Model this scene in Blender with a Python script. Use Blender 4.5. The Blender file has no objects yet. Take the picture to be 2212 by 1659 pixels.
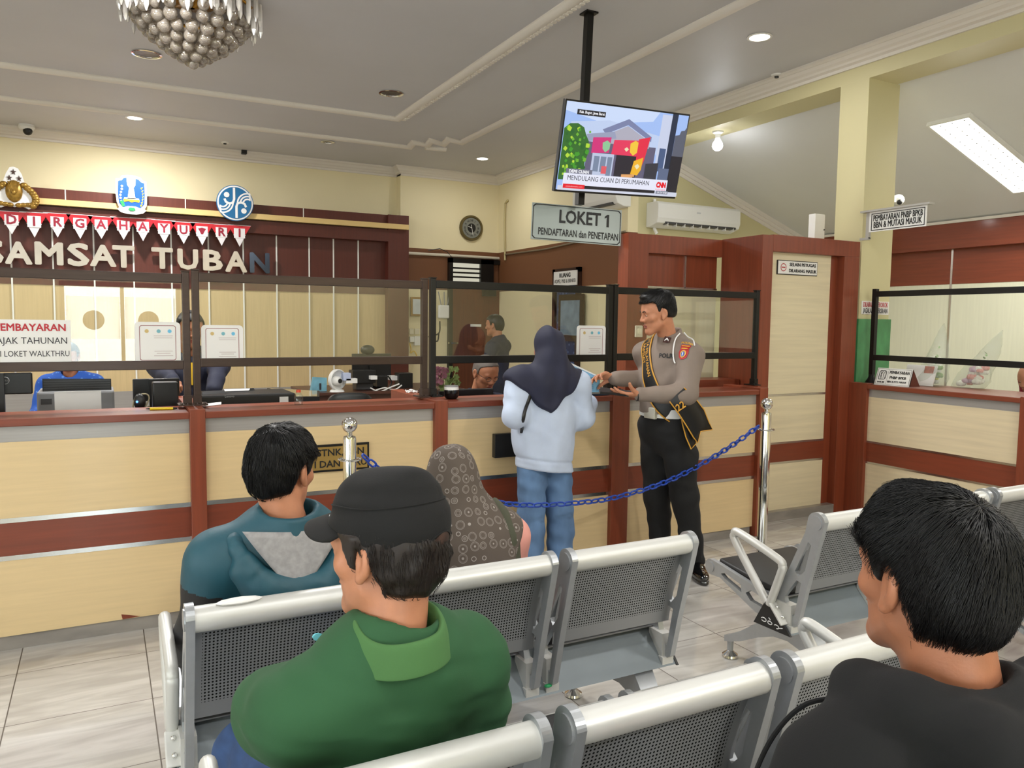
import bpy, bmesh, math, random
import numpy as np
from mathutils import Matrix, Vector, Euler
random.seed(7); np.random.seed(7)
SC = bpy.context.scene
COL = SC.collection
PI = math.pi

# ------------------------------------------------------------------ camera
CAM_F, CAM_CX, CAM_CY = 1685.6, 1106.0, 829.5
CAM_R = np.array([[0.8855466607, -0.0254546508, 0.4638525330],
                  [-0.4643917254, -0.0746048240, 0.8824819803],
                  [0.0121423660, -0.9968882490, -0.0778869820]])   # columns: right, down, forward
CAM_C = np.array([0.0, 0.0, 1.55])
cam_data = bpy.data.cameras.new('camera')
cam_data.sensor_width = 36.0
cam_data.lens = CAM_F / 2212 * 36.0
cam_data.clip_start = 0.02
cam = bpy.data.objects.new('camera', cam_data)
COL.objects.link(cam)
M4 = Matrix.Identity(4)
for i in range(3):
    M4[i][0] = CAM_R[i, 0]; M4[i][1] = -CAM_R[i, 1]; M4[i][2] = -CAM_R[i, 2]; M4[i][3] = CAM_C[i]
cam.matrix_world = M4
SC.camera = cam

def ray(px, py):
    return CAM_R @ np.array([(px - CAM_CX) / CAM_F, (py - CAM_CY) / CAM_F, 1.0])
def PY(px, py, y):
    d = ray(px, py); return CAM_C + d * (y - CAM_C[1]) / d[1]
def PX(px, py, x):
    d = ray(px, py); return CAM_C + d * (x - CAM_C[0]) / d[0]
def PZ(px, py, z):
    d = ray(px, py); return CAM_C + d * (z - CAM_C[2]) / d[2]

# ------------------------------------------------------------------ world, exposure
SC.view_settings.view_transform = 'Standard'
SC.view_settings.look = 'None'
SC.view_settings.gamma = 1.0
SC.view_settings.use_curve_mapping = False
SC.view_settings.exposure = 0.04
world = bpy.data.worlds.new('daylight'); SC.world = world
world.use_nodes = True
wn = world.node_tree.nodes; wn.clear()
wo = wn.new('ShaderNodeOutputWorld'); wb = wn.new('ShaderNodeBackground')
wb.inputs[0].default_value = (0.88, 0.94, 1.0, 1); wb.inputs[1].default_value = 9.0
world.node_tree.links.new(wb.outputs[0], wo.inputs[0])

# lights of seen fittings and added unseen fill lights (shapes follow further down)
def area_lamp(name, loc, size, power, color=(1, 0.96, 0.9), rot=(0, 0, 0), shape='DISK', size_y=None, spread=None):
    d = bpy.data.lights.new(name, 'AREA'); d.shape = shape; d.size = size
    if size_y: d.size_y = size_y
    d.energy = power; d.color = color
    if spread: d.spread = spread
    o = bpy.data.objects.new(name, d); o.location = loc; o.rotation_euler = rot
    COL.objects.link(o); return o
def point_lamp(name, loc, power, color=(1, 0.96, 0.9), r=0.04):
    d = bpy.data.lights.new(name, 'POINT'); d.energy = power; d.color = color; d.shadow_soft_size = r
    o = bpy.data.objects.new(name, d); o.location = loc; COL.objects.link(o); return o

ZC = 3.82            # hall ceiling
WARM = (1.0, 0.983, 0.96)
# unseen ceiling lights over the waiting area, some added to brighten counter fronts
for i, (x, y, e) in enumerate([(-1.6, 0.6, 26), (0.9, 0.3, 26), (3.6, 0.3, 30), (-1.6, 4.7, 36), (2.6, 1.9, 10), (3.4, -2.4, 165), (-0.8, -2.4, 40)]):
    area_lamp('hall_fill_light', (x, y, ZC - 0.03), 0.3, e, WARM)
# lit down-lights seen in the picture
LIT = [(0.393, 10.018), (4.731, 9.965), (4.642, 4.716)]
for (x, y), e in zip(LIT, (70, 10, 14)):
    area_lamp('down_light_glow', (x, y, ZC - 0.03), 0.16, e, WARM)
# unseen fill lights added outside the frame to brighten the office
for x, y, e in [(0.2, 5.3, 64), (1.7, 5.0, 56), (-2.4, 8.6, 110)]:
    area_lamp('office_fill_light', (x, y, ZC - 0.03), 0.3, e, WARM)
point_lamp('bare_bulb_glow', (5.78, 6.42, 3.42), 60, (0.93, 0.95, 1.0), 0.05)
# ------------------------------------------------------------------ materials
MATS = {}
def new_mat(name):
    m = bpy.data.materials.new(name); m.use_nodes = True
    nt = m.node_tree; b = nt.nodes['Principled BSDF']
    return m, nt, b
def lin(c):
    return tuple(((v / 255.0) / 12.92 if v / 255.0 <= 0.04045 else ((v / 255.0 + 0.055) / 1.055) ** 2.4) for v in c)
def mat(name, rgb, rough=0.5, metal=0.0, var=0.0, scale=8.0, stretch=(1, 1, 1), bump=0.0, bscale=60.0, coat=0.0, spec=None, sheen=0.0, trans=0.0, alpha=1.0, emit=None, estr=1.0, detail=3.0):
    """plain or noise-mottled procedural material; rgb in 0-255 sRGB"""
    if name in MATS: return MATS[name]
    m, nt, b = new_mat(name); c = lin(rgb)
    b.inputs['Base Color'].default_value = (*c, 1)
    b.inputs['Roughness'].default_value = rough; b.inputs['Metallic'].default_value = metal
    if coat: b.inputs['Coat Weight'].default_value = coat; b.inputs['Coat Roughness'].default_value = 0.08
    if spec is not None: b.inputs['Specular IOR Level'].default_value = spec
    if sheen: b.inputs['Sheen Weight'].default_value = sheen
    if trans: b.inputs['Transmission Weight'].default_value = trans
    if alpha < 1: b.inputs['Alpha'].default_value = alpha
    if emit is not None:
        b.inputs['Emission Color'].default_value = (*lin(emit), 1); b.inputs['Emission Strength'].default_value = estr
    tc = None
    if var or bump:
        tc = nt.nodes.new('ShaderNodeTexCoord')
        mp = nt.nodes.new('ShaderNodeMapping'); mp.inputs['Scale'].default_value = stretch
        nt.links.new(tc.outputs['Object'], mp.inputs['Vector'])
    if var:
        n = nt.nodes.new('ShaderNodeTexNoise'); n.inputs['Scale'].default_value = scale; n.inputs['Detail'].default_value = detail
        nt.links.new(mp.outputs[0], n.inputs['Vector'])
        r = nt.nodes.new('ShaderNodeValToRGB')
        r.color_ramp.elements[0].position = 0.3; r.color_ramp.elements[1].position = 0.7
        r.color_ramp.elements[0].color = (*[max(0, v * (1 - var)) for v in c], 1)
        r.color_ramp.elements[1].color = (*[min(1, v * (1 + var)) for v in c], 1)
        nt.links.new(n.outputs[0], r.inputs[0]); nt.links.new(r.outputs[0], b.inputs['Base Color'])
    if bump:
        n2 = nt.nodes.new('ShaderNodeTexNoise'); n2.inputs['Scale'].default_value = bscale; n2.inputs['Detail'].default_value = 2
        nt.links.new(mp.outputs[0], n2.inputs['Vector'])
        bp = nt.nodes.new('ShaderNodeBump'); bp.inputs['Strength'].default_value = bump; bp.inputs['Distance'].default_value = 0.01
        nt.links.new(n2.outputs[0], bp.inputs['Height']); nt.links.new(bp.outputs[0], b.inputs['Normal'])
    MATS[name] = m; return m

def emissive(name, rgb, strength):
    if name in MATS: return MATS[name]
    m, nt, b = new_mat(name)
    b.inputs['Base Color'].default_value = (0.01, 0.01, 0.01, 1)
    b.inputs['Emission Color'].default_value = (*lin(rgb), 1); b.inputs['Emission Strength'].default_value = strength
    MATS[name] = m; return m

def wood(name, rgb, var=0.12, rough=0.35, axis=0, scale=3.0, coat=0.15):
    s = [14.0, 14.0, 14.0]; s[axis] = 0.7
    return mat(name, rgb, rough, 0, var, scale, tuple(s), coat=coat, detail=5.0)

def clear_glass(name, tint=(1, 1, 1), strength=1.0):
    """thin pane: clear, with the mirror reflection of a two-sided sheet of glass"""
    if name in MATS: return MATS[name]
    m = bpy.data.materials.new(name); m.use_nodes = True; nt = m.node_tree; nt.nodes.clear()
    out = nt.nodes.new('ShaderNodeOutputMaterial'); mix = nt.nodes.new('ShaderNodeMixShader')
    tr = nt.nodes.new('ShaderNodeBsdfTransparent'); gl = nt.nodes.new('ShaderNodeBsdfGlossy')
    tr.inputs[0].default_value = (*tint, 1); gl.inputs['Roughness'].default_value = 0.0
    fr = nt.nodes.new('ShaderNodeFresnel'); ge = nt.nodes.new('ShaderNodeNewGeometry'); io = nt.nodes.new('ShaderNodeMapRange')
    io.inputs[3].default_value = 1.5; io.inputs[4].default_value = 1 / 1.5; nt.links.new(ge.outputs['Backfacing'], io.inputs[0]); nt.links.new(io.outputs[0], fr.inputs[0])
    mu = nt.nodes.new('ShaderNodeMath'); mu.operation = 'MULTIPLY'; mu.inputs[1].default_value = strength; mu.use_clamp = True
    nt.links.new(fr.outputs[0], mu.inputs[0]); nt.links.new(mu.outputs[0], mix.inputs[0])
    nt.links.new(tr.outputs[0], mix.inputs[1]); nt.links.new(gl.outputs[0], mix.inputs[2]); nt.links.new(mix.outputs[0], out.inputs[0])
    MATS[name] = m; return m

# ------------------------------------------------------------------ mesh builder
def V3(v): return Vector((float(v[0]), float(v[1]), float(v[2])))
class MB:
    def __init__(self): self.bm = bmesh.new(); self.mi = 0; self.uvl = None
    def _tag(self, faces):
        for f in faces: f.material_index = self.mi
    def mat(self, i): self.mi = i; return self
    def box(self, a, b, M=None):
        x0, y0, z0 = a; x1, y1, z1 = b
        co = [(x0, y0, z0), (x1, y0, z0), (x1, y1, z0), (x0, y1, z0), (x0, y0, z1), (x1, y0, z1), (x1, y1, z1), (x0, y1, z1)]
        vs = [self.bm.verts.new(M @ Vector(c) if M else c) for c in co]
        self._tag([self.bm.faces.new([vs[i] for i in q]) for q in ((0, 3, 2, 1), (4, 5, 6, 7), (0, 1, 5, 4), (1, 2, 6, 5), (2, 3, 7, 6), (3, 0, 4, 7))])
        return self
    def rbox(self, a, b, r=0.01, seg=2, M=None):
        t = bmesh.new(); x0, y0, z0 = a; x1, y1, z1 = b
        bmesh.ops.create_cube(t, size=1.0)
        for v in t.verts: v.co = Vector(((x0 + x1) / 2 + v.co.x * (x1 - x0), (y0 + y1) / 2 + v.co.y * (y1 - y0), (z0 + z1) / 2 + v.co.z * (z1 - z0)))
        bmesh.ops.bevel(t, geom=list(t.edges), offset=r, segments=seg, profile=0.5, affect='EDGES')
        return self.absorb(t, M)
    def absorb(self, t, M=None):
        mp = {}
        for v in t.verts: mp[v] = self.bm.verts.new(M @ v.co if M else v.co)
        self._tag([self.bm.faces.new([mp[v] for v in f.verts]) for f in t.faces]); t.free(); return self
    def rings(self, rings, closed=True, cap=True, loop=False):
        """loft a list of rings (each a list of points)"""
        R = [[self.bm.verts.new(V3(p)) for p in r] for r in rings]; n = len(R[0]); fs = []
        rng = range(len(R)) if loop else range(len(R) - 1)
        for i in rng:
            A, B = R[i], R[(i + 1) % len(R)]
            for j in range(n if closed else n - 1):
                k = (j + 1) % n
                try: fs.append(self.bm.faces.new((A[j], A[k], B[k], B[j])))
                except ValueError: pass
        if cap and closed and not loop:
            fs.append(self.bm.faces.new(list(reversed(R[0])))); fs.append(self.bm.faces.new(R[-1]))
        self._tag(fs); return self
    def tube(self, pts, r, seg=10, closed=False, cap=True, flat=None):
        """round tube along points; r a number or one per point; flat=(axis, factor) squashes it"""
        P = [V3(p) for p in pts]; n = len(P); rr = [r] * n if isinstance(r, (int, float)) else list(r)
        T = []
        for i in range(n):
            if closed: t = P[(i + 1) % n] - P[i - 1]
            else: t = P[min(i + 1, n - 1)] - P[max(i - 1, 0)]
            T.append(t.normalized())
        up = Vector((0, 0, 1)) if abs(T[0].z) < 0.9 else Vector((1, 0, 0))
        N = (up - T[0] * up.dot(T[0])).normalized(); rings = []
        for i in range(n):
            N = (N - T[i] * N.dot(T[i]))
            N = N.normalized() if N.length > 1e-6 else T[i].orthogonal().normalized()
            B = T[i].cross(N)
            ring = []
            for j in range(seg):
                o = (N * math.cos(2 * PI * j / seg) + B * math.sin(2 * PI * j / seg)) * rr[i]
                if flat:
                    ax = V3(flat[0]); o = o - ax * o.dot(ax) * (1 - flat[1])
                ring.append(P[i] + o)
            rings.append(ring)
        return self.rings(rings, True, cap, loop=closed)
    def cyl(self, a, b, r, r2=None, seg=20):
        return self.tube([a, b], [r, r if r2 is None else r2], seg)
    def lathe(self, prof, c=(0, 0, 0), seg=24, M=None, cap=True):
        """profile [(radius, z)...] turned about z at c"""
        rings = []
        for r, z in prof:
            ring = [Vector((max(r, 1e-5) * math.cos(2 * PI * j / seg), max(r, 1e-5) * math.sin(2 * PI * j / seg), z)) for j in range(seg)]
            rings.append([(M @ p if M else p) + V3(c) for p in ring])
        return self.rings(rings, True, cap)
    def ball(self, c, r, seg=16, rings=10):
        rx, ry, rz = (r, r, r) if isinstance(r, (int, float)) else r
        prof = []
        for i in range(rings + 1):
            a = -PI / 2 + PI * i / rings
            prof.append([Vector((c[0] + rx * max(math.cos(a), 1e-4) * math.cos(2 * PI * j / seg), c[1] + ry * max(math.cos(a), 1e-4) * math.sin(2 * PI * j / seg), c[2] + rz * math.sin(a))) for j in range(seg)])
        return self.rings(prof, True, True)
    def prism(self, poly, d, M=None):
        """polygon in xy extruded by d along z, then placed by M"""
        A = [Vector((p[0], p[1], 0)) for p in poly]; B = [Vector((p[0], p[1], d)) for p in poly]
        if M: A = [M @ p for p in A]; B = [M @ p for p in B]
        return self.rings([A, B], True, True)
    def quad(self, a, b, c, d):
        f = self.bm.faces.new([self.bm.verts.new(V3(p)) for p in (a, b, c, d)]); self._tag([f]); return self
    def poly(self, pts):
        f = self.bm.faces.new([self.bm.verts.new(V3(p)) for p in pts]); self._tag([f]); return self
    def build(self, name, mats, parent=None, smooth=False, base=None, bevel=0.0, angle=40, local=False):
        bmesh.ops.recalc_face_normals(self.bm, faces=self.bm.faces)
        me = bpy.data.meshes.new(name)
        self.bm.to_mesh(me); self.bm.free()
        return link_mesh(name, me, mats, parent, smooth, base, bevel, angle, local)

def wloc(o):
    l = Vector((0, 0, 0))
    while o is not None: l = l + o.location; o = o.parent
    return l
def link_mesh(name, me, mats, parent=None, smooth=False, base=None, bevel=0.0, angle=40, local=False):
    """shapes are written in room coordinates; under a parent they are re-based to it (unless local)"""
    o = bpy.data.objects.new(name, me); COL.objects.link(o)
    if not isinstance(mats, (list, tuple)): mats = [mats]
    for m in mats: me.materials.append(m)
    if parent is not None and not local:
        if base is None: base = wloc(parent)
    if base is not None: me.transform(Matrix.Translation(-V3(base)))
    if smooth:
        for p in me.polygons: p.use_smooth = True
        if smooth != 'all':
            try: me.set_sharp_from_angle(angle=math.radians(angle))
            except Exception: pass
    if base is not None and parent is None: o.location = V3(base)
    if bevel:
        md = o.modifiers.new('bevel', 'BEVEL'); md.width = bevel; md.segments = 2; md.limit_method = 'ANGLE'; md.angle_limit = math.radians(40)
    if parent is not None: o.parent = parent
    return o

def thing(name, label, cat, loc=(0, 0, 0), rotz=0.0, group=None):
    o = bpy.data.objects.new(name, None); COL.objects.link(o)
    o.location = V3(loc); o.rotation_euler = (0, 0, rotz); o.empty_display_size = 0.1
    o['label'] = label; o['category'] = cat
    if group: o['group'] = group
    return o
def tag(o, label, cat, group=None, kind=None):
    o['label'] = label; o['category'] = cat
    if group: o['group'] = group
    if kind: o['kind'] = kind
    return o
def struct(o, label=None, cat=None):
    o['kind'] = 'structure'
    if label: o['label'] = label
    if cat: o['category'] = cat
    return o
def copy_tree(o, parent=None):
    c = o.copy(); COL.objects.link(c)
    if parent is not None: c.parent = parent
    for ch in list(o.children): copy_tree(ch, c)
    return c
def mono(*rows):
    return Matrix(rows)
def frame(o, x, y, z):
    """matrix with columns x,y,z at origin o"""
    M = Matrix.Identity(4)
    for i in range(3): M[i][0] = x[i]; M[i][1] = y[i]; M[i][2] = z[i]; M[i][3] = o[i]
    return M

# lettering: built-in font turned to a mesh in the xy plane (z out), origin chosen by align
def text_mesh(s, size, depth=0.002, bold=0.0, align='CENTER', width=None, res=2, spacing=1.0, valign='CENTER'):
    cu = bpy.data.curves.new('lettering', 'FONT'); cu.body = s; cu.size = size; cu.extrude = depth / 2
    cu.align_x = align; cu.align_y = valign; cu.resolution_u = res; cu.space_character = spacing
    o = bpy.data.objects.new('lettering', cu); COL.objects.link(o)
    dg = bpy.context.evaluated_depsgraph_get()
    me = bpy.data.meshes.new_from_object(o.evaluated_get(dg))
    bpy.data.objects.remove(o); bpy.data.curves.remove(cu)
    me.materials.clear()
    if bold:                       # heavier strokes: the outline repeated at small shifts
        t = bmesh.new(); src = me.copy()
        nb_ = 16 if bold > 0.002 else 8
        for i_, (dx, dy) in enumerate([(bold * math.cos(2 * PI * k / nb_), bold * math.sin(2 * PI * k / nb_)) for k in range(nb_)] + [(0, 0)]):
            c = src.copy(); c.transform(Matrix.Translation((dx, dy, i_ * (0.00012 if depth < 0.01 else 0.0004)))); t.from_mesh(c); bpy.data.meshes.remove(c)
        t.to_mesh(me); t.free(); bpy.data.meshes.remove(src)
    if width:
        xs = [v.co.x for v in me.vertices]
        if xs:
            f = width / (max(xs) - min(xs))
            for v in me.vertices: v.co.x *= f
    return me
def lettering(s, size, M, m, parent=None, name='lettering', **kw):
    """flat text placed by matrix M (x right, y up, z out of the face)"""
    me = text_mesh(s, size, **kw)
    me.transform(M)
    return link_mesh(name, me, m, parent)
def text_into(mb, s, size, M, **kw):
    me = text_mesh(s, size, **kw); t = bmesh.new(); t.from_mesh(me); bpy.data.meshes.remove(me); mb.absorb(t, M); return mb
# ------------------------------------------------------------------ surfaces of the room
def tile_floor():
    m, nt, b = new_mat('floor_tile'); L = nt.links.new; N = nt.nodes.new
    tc = N('ShaderNodeTexCoord'); sx = N('ShaderNodeSeparateXYZ'); L(tc.outputs['Object'], sx.inputs[0])
    def line(sock, off, pitch, w):
        a = N('ShaderNodeMath'); a.operation = 'SUBTRACT'; L(sock, a.inputs[0]); a.inputs[1].default_value = off - 40 * pitch
        d = N('ShaderNodeMath'); d.operation = 'DIVIDE'; L(a.outputs[0], d.inputs[0]); d.inputs[1].default_value = pitch
        f = N('ShaderNodeMath'); f.operation = 'FRACT'; L(d.outputs[0], f.inputs[0])
        c = N('ShaderNodeMath'); c.operation = 'LESS_THAN'; L(f.outputs[0], c.inputs[0]); c.inputs[1].default_value = w
        fl = N('ShaderNodeMath'); fl.operation = 'FLOOR'; L(d.outputs[0], fl.inputs[0])
        return c.outputs[0], fl.outputs[0]
    lx, ix = line(sx.outputs[0], 0.144, 0.512, 0.009); ly, iy = line(sx.outputs[1], 3.405, 0.5, 0.008)
    mx = N('ShaderNodeMath'); mx.operation = 'MAXIMUM'; L(lx, mx.inputs[0]); L(ly, mx.inputs[1])
    # each tile shifts the veins a little
    cmb = N('ShaderNodeCombineXYZ'); L(ix, cmb.inputs[0]); L(iy, cmb.inputs[1])
    wn_ = N('ShaderNodeTexWhiteNoise'); wn_.noise_dimensions = '3D'; L(cmb.outputs[0], wn_.inputs['Vector'])
    mp = N('ShaderNodeMapping'); mp.inputs['Scale'].default_value = (1.0, 5.0, 1.0); mp.inputs['Rotation'].default_value = (0, 0, 0.12); L(tc.outputs['Object'], mp.inputs[0])
    ad = N('ShaderNodeVectorMath'); ad.operation = 'ADD'; L(mp.outputs[0], ad.inputs[0])
    sc = N('ShaderNodeVectorMath'); sc.operation = 'SCALE'; sc.inputs['Scale'].default_value = 7.0; L(wn_.outputs['Color'], sc.inputs[0]); L(sc.outputs[0], ad.inputs[1])
    n1 = N('ShaderNodeTexNoise'); n1.inputs['Scale'].default_value = 2.2; n1.inputs['Detail'].default_value = 6; n1.inputs['Distortion'].default_value = 1.2; L(ad.outputs[0], n1.inputs['Vector'])
    cr = N('ShaderNodeValToRGB'); e = cr.color_ramp.elements
    e[0].position = 0.36; e[0].color = (*lin((178, 174, 168)), 1); e[1].position = 0.62; e[1].color = (*lin((200, 197, 191)), 1)
    L(n1.outputs[0], cr.inputs[0])
    mix = N('ShaderNodeMix'); mix.data_type = 'RGBA'; L(mx.outputs[0], mix.inputs[0]); L(cr.outputs[0], mix.inputs[6]); mix.inputs[7].default_value = (*lin((92, 84, 76)), 1)
    L(mix.outputs[2], b.inputs['Base Color'])
    rr = N('ShaderNodeMapRange'); L(mx.outputs[0], rr.inputs[0]); rr.inputs[3].default_value = 0.1; rr.inputs[4].default_value = 0.6; L(rr.outputs[0], b.inputs['Roughness'])
    b.inputs['Specular IOR Level'].default_value = 0.55
    return m
M_FLOOR = tile_floor()

def wall_paint(name, upper, band=None, z0=2.04, z1=2.65):
    m, nt, b = new_mat(name); L = nt.links.new; N = nt.nodes.new
    tc = N('ShaderNodeTexCoord'); n = N('ShaderNodeTexNoise'); n.inputs['Scale'].default_value = 1.3; n.inputs['Detail'].default_value = 5
    L(tc.outputs['Object'], n.inputs['Vector'])
    cr = N('ShaderNodeValToRGB'); c = lin(upper)
    cr.color_ramp.elements[0].color = (*[v * 0.93 for v in c], 1); cr.color_ramp.elements[1].color = (*[min(1, v * 1.05) for v in c], 1)
    L(n.outputs[0], cr.inputs[0]); last = cr.outputs[0]
    if band:
        sx = N('ShaderNodeSeparateXYZ'); L(tc.outputs['Object'], sx.inputs[0])
        g = N('ShaderNodeMath'); g.operation = 'GREATER_THAN'; L(sx.outputs[2], g.inputs[0]); g.inputs[1].default_value = z0
        l = N('ShaderNodeMath'); l.operation = 'LESS_THAN'; L(sx.outputs[2], l.inputs[0]); l.inputs[1].default_value = z1
        mu = N('ShaderNodeMath'); mu.operation = 'MULTIPLY'; L(g.outputs[0], mu.inputs[0]); L(l.outputs[0], mu.inputs[1])
        mx = N('ShaderNodeMix'); mx.data_type = 'RGBA'; L(mu.outputs[0], mx.inputs[0]); L(last, mx.inputs[6]); mx.inputs[7].default_value = (*lin(band), 1); last = mx.outputs[2]
    L(last, b.inputs['Base Color']); b.inputs['Roughness'].default_value = 0.55
    return m
M_CREAM = wall_paint('cream_paint', (208, 200, 156))
M_BANDED = wall_paint('cream_paint_with_brown_band', (236, 224, 184), (116, 74, 45))
M_CEIL = wall_paint('ceiling_paint', (198, 197, 199))
M_SLOPE = wall_paint('sloped_ceiling_paint', (222, 222, 219))
M_PLASTER = mat('plaster_white', (226, 220, 210), 0.6)
M_BROWN = wood('brown_laminate', (120, 54, 32), 0.13, 0.4, 0, coat=0.06)
M_BROWNV = wood('brown_laminate_upright', (128, 60, 36), 0.13, 0.4, 2, coat=0.06)
M_DARKRED = wood('dark_red_laminate', (88, 38, 26), 0.10, 0.45, 2, coat=0.0)
M_BEECH = wood('beech_laminate', (214, 188, 142), 0.045, 0.38, 0, 4.0)
M_BEECHV = wood('beech_laminate_panel', (204, 180, 134), 0.05, 0.4, 2, 4.0)
M_MAPLE = wood('pale_maple_laminate', (218, 205, 172), 0.06, 0.4, 0, 3.0)
M_MAPLEY = wood('pale_maple_laminate_side', (216, 200, 166), 0.06, 0.4, 1, 3.0)
M_BROWNY = wood('brown_laminate_side', (124, 58, 36), 0.12, 0.4, 1, coat=0.06)
M_GREYLAM = mat('grey_laminate', (158, 154, 150), 0.35, 0.15, 0.06, 3, (0.6, 0.6, 30))
M_CHROME = mat('chrome', (226, 226, 224), 0.08, 1.0)
M_BRUSHED = mat('brushed_aluminium_strip', (205, 205, 205), 0.22, 1.0)
M_STEEL = mat('brushed_steel', (190, 182, 172), 0.3, 1.0, 0.08, 4)
M_SILVER = mat('silver_powder_coat', (172, 175, 178), 0.33, 0.55, 0.03, 40)
M_BLACK = mat('black_metal', (22, 21, 20), 0.35, 0.3)
M_BRONZE = mat('dark_bronze_aluminium', (66, 52, 46), 0.33, 0.5, 0.12, 5, (1, 1, 8))
M_WHITE = mat('white_plastic', (232, 232, 228), 0.35)
M_OFFWHITE = mat('ivory_plastic', (222, 214, 190), 0.4)
M_BLKPL = mat('black_plastic', (20, 20, 21), 0.38)
M_DKGREY = mat('dark_grey_plastic', (62, 62, 64), 0.42)
M_GREY = mat('grey_plastic', (140, 141, 143), 0.45)
M_INK = mat('black_lettering', (14, 14, 15), 0.5)
M_PAPER = mat('white_paper', (232, 231, 228), 0.7)
M_GLASS = clear_glass('screen_glass', (0.97, 0.985, 0.975), 1.5)
M_SKIRT = mat('grey_stone_skirting', (138, 132, 125), 0.2, 0, 0.18, 4, (1, 1, 3))
M_GREEN = mat('green_marble', (72, 140, 88), 0.3, 0, 0.25, 9, (1, 1, 0.6), detail=8)

def boxes(name, m, *bx, parent=None, bevel=0.0, smooth=False):
    q = MB()
    for a, b in bx: q.box(a, b)
    return q.build(name, m, parent, smooth=smooth, bevel=bevel)

struct(boxes('floor', M_FLOOR, ((-4.6, -4.1, -0.08), (8.7, 11.5, 0.0))), 'glossy pale marbled floor tiles with thin dark joints', 'floor')
struct(boxes('ceiling', M_CEIL, ((-4.6, -4.1, ZC), (5.6, 11.5, ZC + 0.06))), 'grey white plaster ceiling with moulded borders', 'ceiling')
struct(boxes('wall_back', M_BANDED, ((-4.6, 11.30, 0), (3.95, 11.45, ZC)), ((3.95, 11.12, 0), (5.72, 11.45, ZC))), 'cream back wall with brown painted band behind the office', 'wall')
struct(boxes('wall_side', M_BANDED, ((5.57, 7.69, 0), (5.72, 11.12, ZC))), 'cream side wall with brown painted band and doorway', 'wall')
def slope_z(x): return 3.483 - 0.3527 * (x - 6.4)
q = MB(); y0, y1 = 7.69, 7.84
q.rings([[(5.72, y, 0), (8.72, y, 0), (8.72, y, slope_z(8.72)), (5.95, y, slope_z(5.95)), (5.95, y, ZC), (5.72, y, ZC)] for y in (y0, y1)])
struct(q.build('wall_annex', M_CREAM), 'cream gable wall that carries the air conditioner', 'wall')
q = MB(); x0, x1 = 5.93, 8.72
q.rings([[(x0, y, slope_z(x0)), (x1, y, slope_z(x1)), (x1, y, slope_z(x1) + 0.06), (x0, y, slope_z(x0) + 0.06)] for y in (-4.1, 7.69)])
struct(q.build('ceiling_annex', M_SLOPE), 'white sloping ceiling of the side annex', 'ceiling')
struct(boxes('wall_right', M_CREAM, ((8.57, -4.1, 0), (8.72, 7.69, 2.78))), 'wall behind the right hand counter', 'wall')
struct(boxes('trim_beam', M_CREAM, ((5.6, -4.1, 3.58), (5.95, 7.69, ZC + 0.06))), 'cream ceiling beam above the pillar', 'beam')
# rear and left of the waiting area, behind the camera: entrance front with windows
def wall_with_holes(name, u0, u1, z1, holes, put, m):
    q = MB(); us = sorted({u0, u1, *[h[0] for h in holes], *[h[1] for h in holes]})
    for a, b in zip(us[:-1], us[1:]):
        hs = sorted([(h[2], h[3]) for h in holes if h[0] <= a + 1e-6 and h[1] >= b - 1e-6]); z = 0.0
        for h0, h1 in hs:
            if h0 > z + 1e-6: put(q, a, b, z, h0)
            z = h1
        if z < z1 - 1e-6: put(q, a, b, z, z1)
    return q.build(name, m)
struct(wall_with_holes('wall_rear', -4.6, 8.72, ZC, [(-0.52, 1.06, 0.0, 2.07), (-4.0, -2.6, 0.9, 2.2)], lambda q, a, b, z0, z1: q.box((a, -4.1, z0), (b, -3.95, z1)), M_CREAM), 'cream entrance wall behind the camera', 'wall')
struct(wall_with_holes('wall_left', -4.1, 11.5, ZC, [(-2.8, -0.8, 0.9, 2.4), (0.8, 2.6, 0.9, 2.4)], lambda q, a, b, z0, z1: q.box((-4.75, a, z0), (-4.6, b, z1)), M_CREAM), 'cream window wall left of the waiting area', 'wall')

# pillar with green marble foot
p = thing('pillar', 'square cream pillar with green marble foot beside the wooden door', 'pillar', (5.79, 4.59, 0)); p['kind'] = 'structure'
boxes('shaft', M_CREAM, ((5.6, 4.45, 0), (5.98, 4.73, 3.58)), parent=p)
boxes('marble_cladding', M_GREEN, ((5.585, 4.435, 0), (5.995, 4.745, 1.62)), parent=p)

# mouldings -------------------------------------------------------
def sweep(q, path, prof):
    """prof: (out, down) pairs; path in xy at ceiling height, 'out' measured to the left of travel"""
    P = [Vector((p[0], p[1], 0)) for p in path]; rings = []
    for i, p in enumerate(P):
        a = (P[i] - P[i - 1]).normalized() if i else None
        b = (P[i + 1] - P[i]).normalized() if i < len(P) - 1 else None
        if a is None: n = Vector((-b.y, b.x, 0)); s = 1
        elif b is None: n = Vector((-a.y, a.x, 0)); s = 1
        else:
            n1 = Vector((-a.y, a.x, 0)); n2 = Vector((-b.y, b.x, 0)); n = (n1 + n2)
            n = n.normalized() if n.length > 1e-4 else n1; s = 1 / max(0.35, n.dot(n1))
        rings.append([(p.x + n.x * o * s, p.y + n.y * o * s, ZC - d) for o, d in prof])
    q.rings(rings, True, True); return q
HALF = [(-0.05, 0), (-0.05, 0.012), (-0.03, 0.035), (0, 0.042), (0.03, 0.035), (0.05, 0.012), (0.05, 0)]
q = MB(); sweep(q, [(-4.6, 8.55), (2.99, 8.51), (3.0, -3.95)], HALF)
for i in range(150):                       # carved leaves along the visible run
    y = 8.4 - i * 0.055
    q.box((3.015, y, ZC - 0.046), (3.05, y + 0.028, ZC - 0.02))
struct(q.build('trim_1', M_PLASTER, smooth=True), 'inner plaster ceiling moulding with carved edge', 'moulding')
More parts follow.
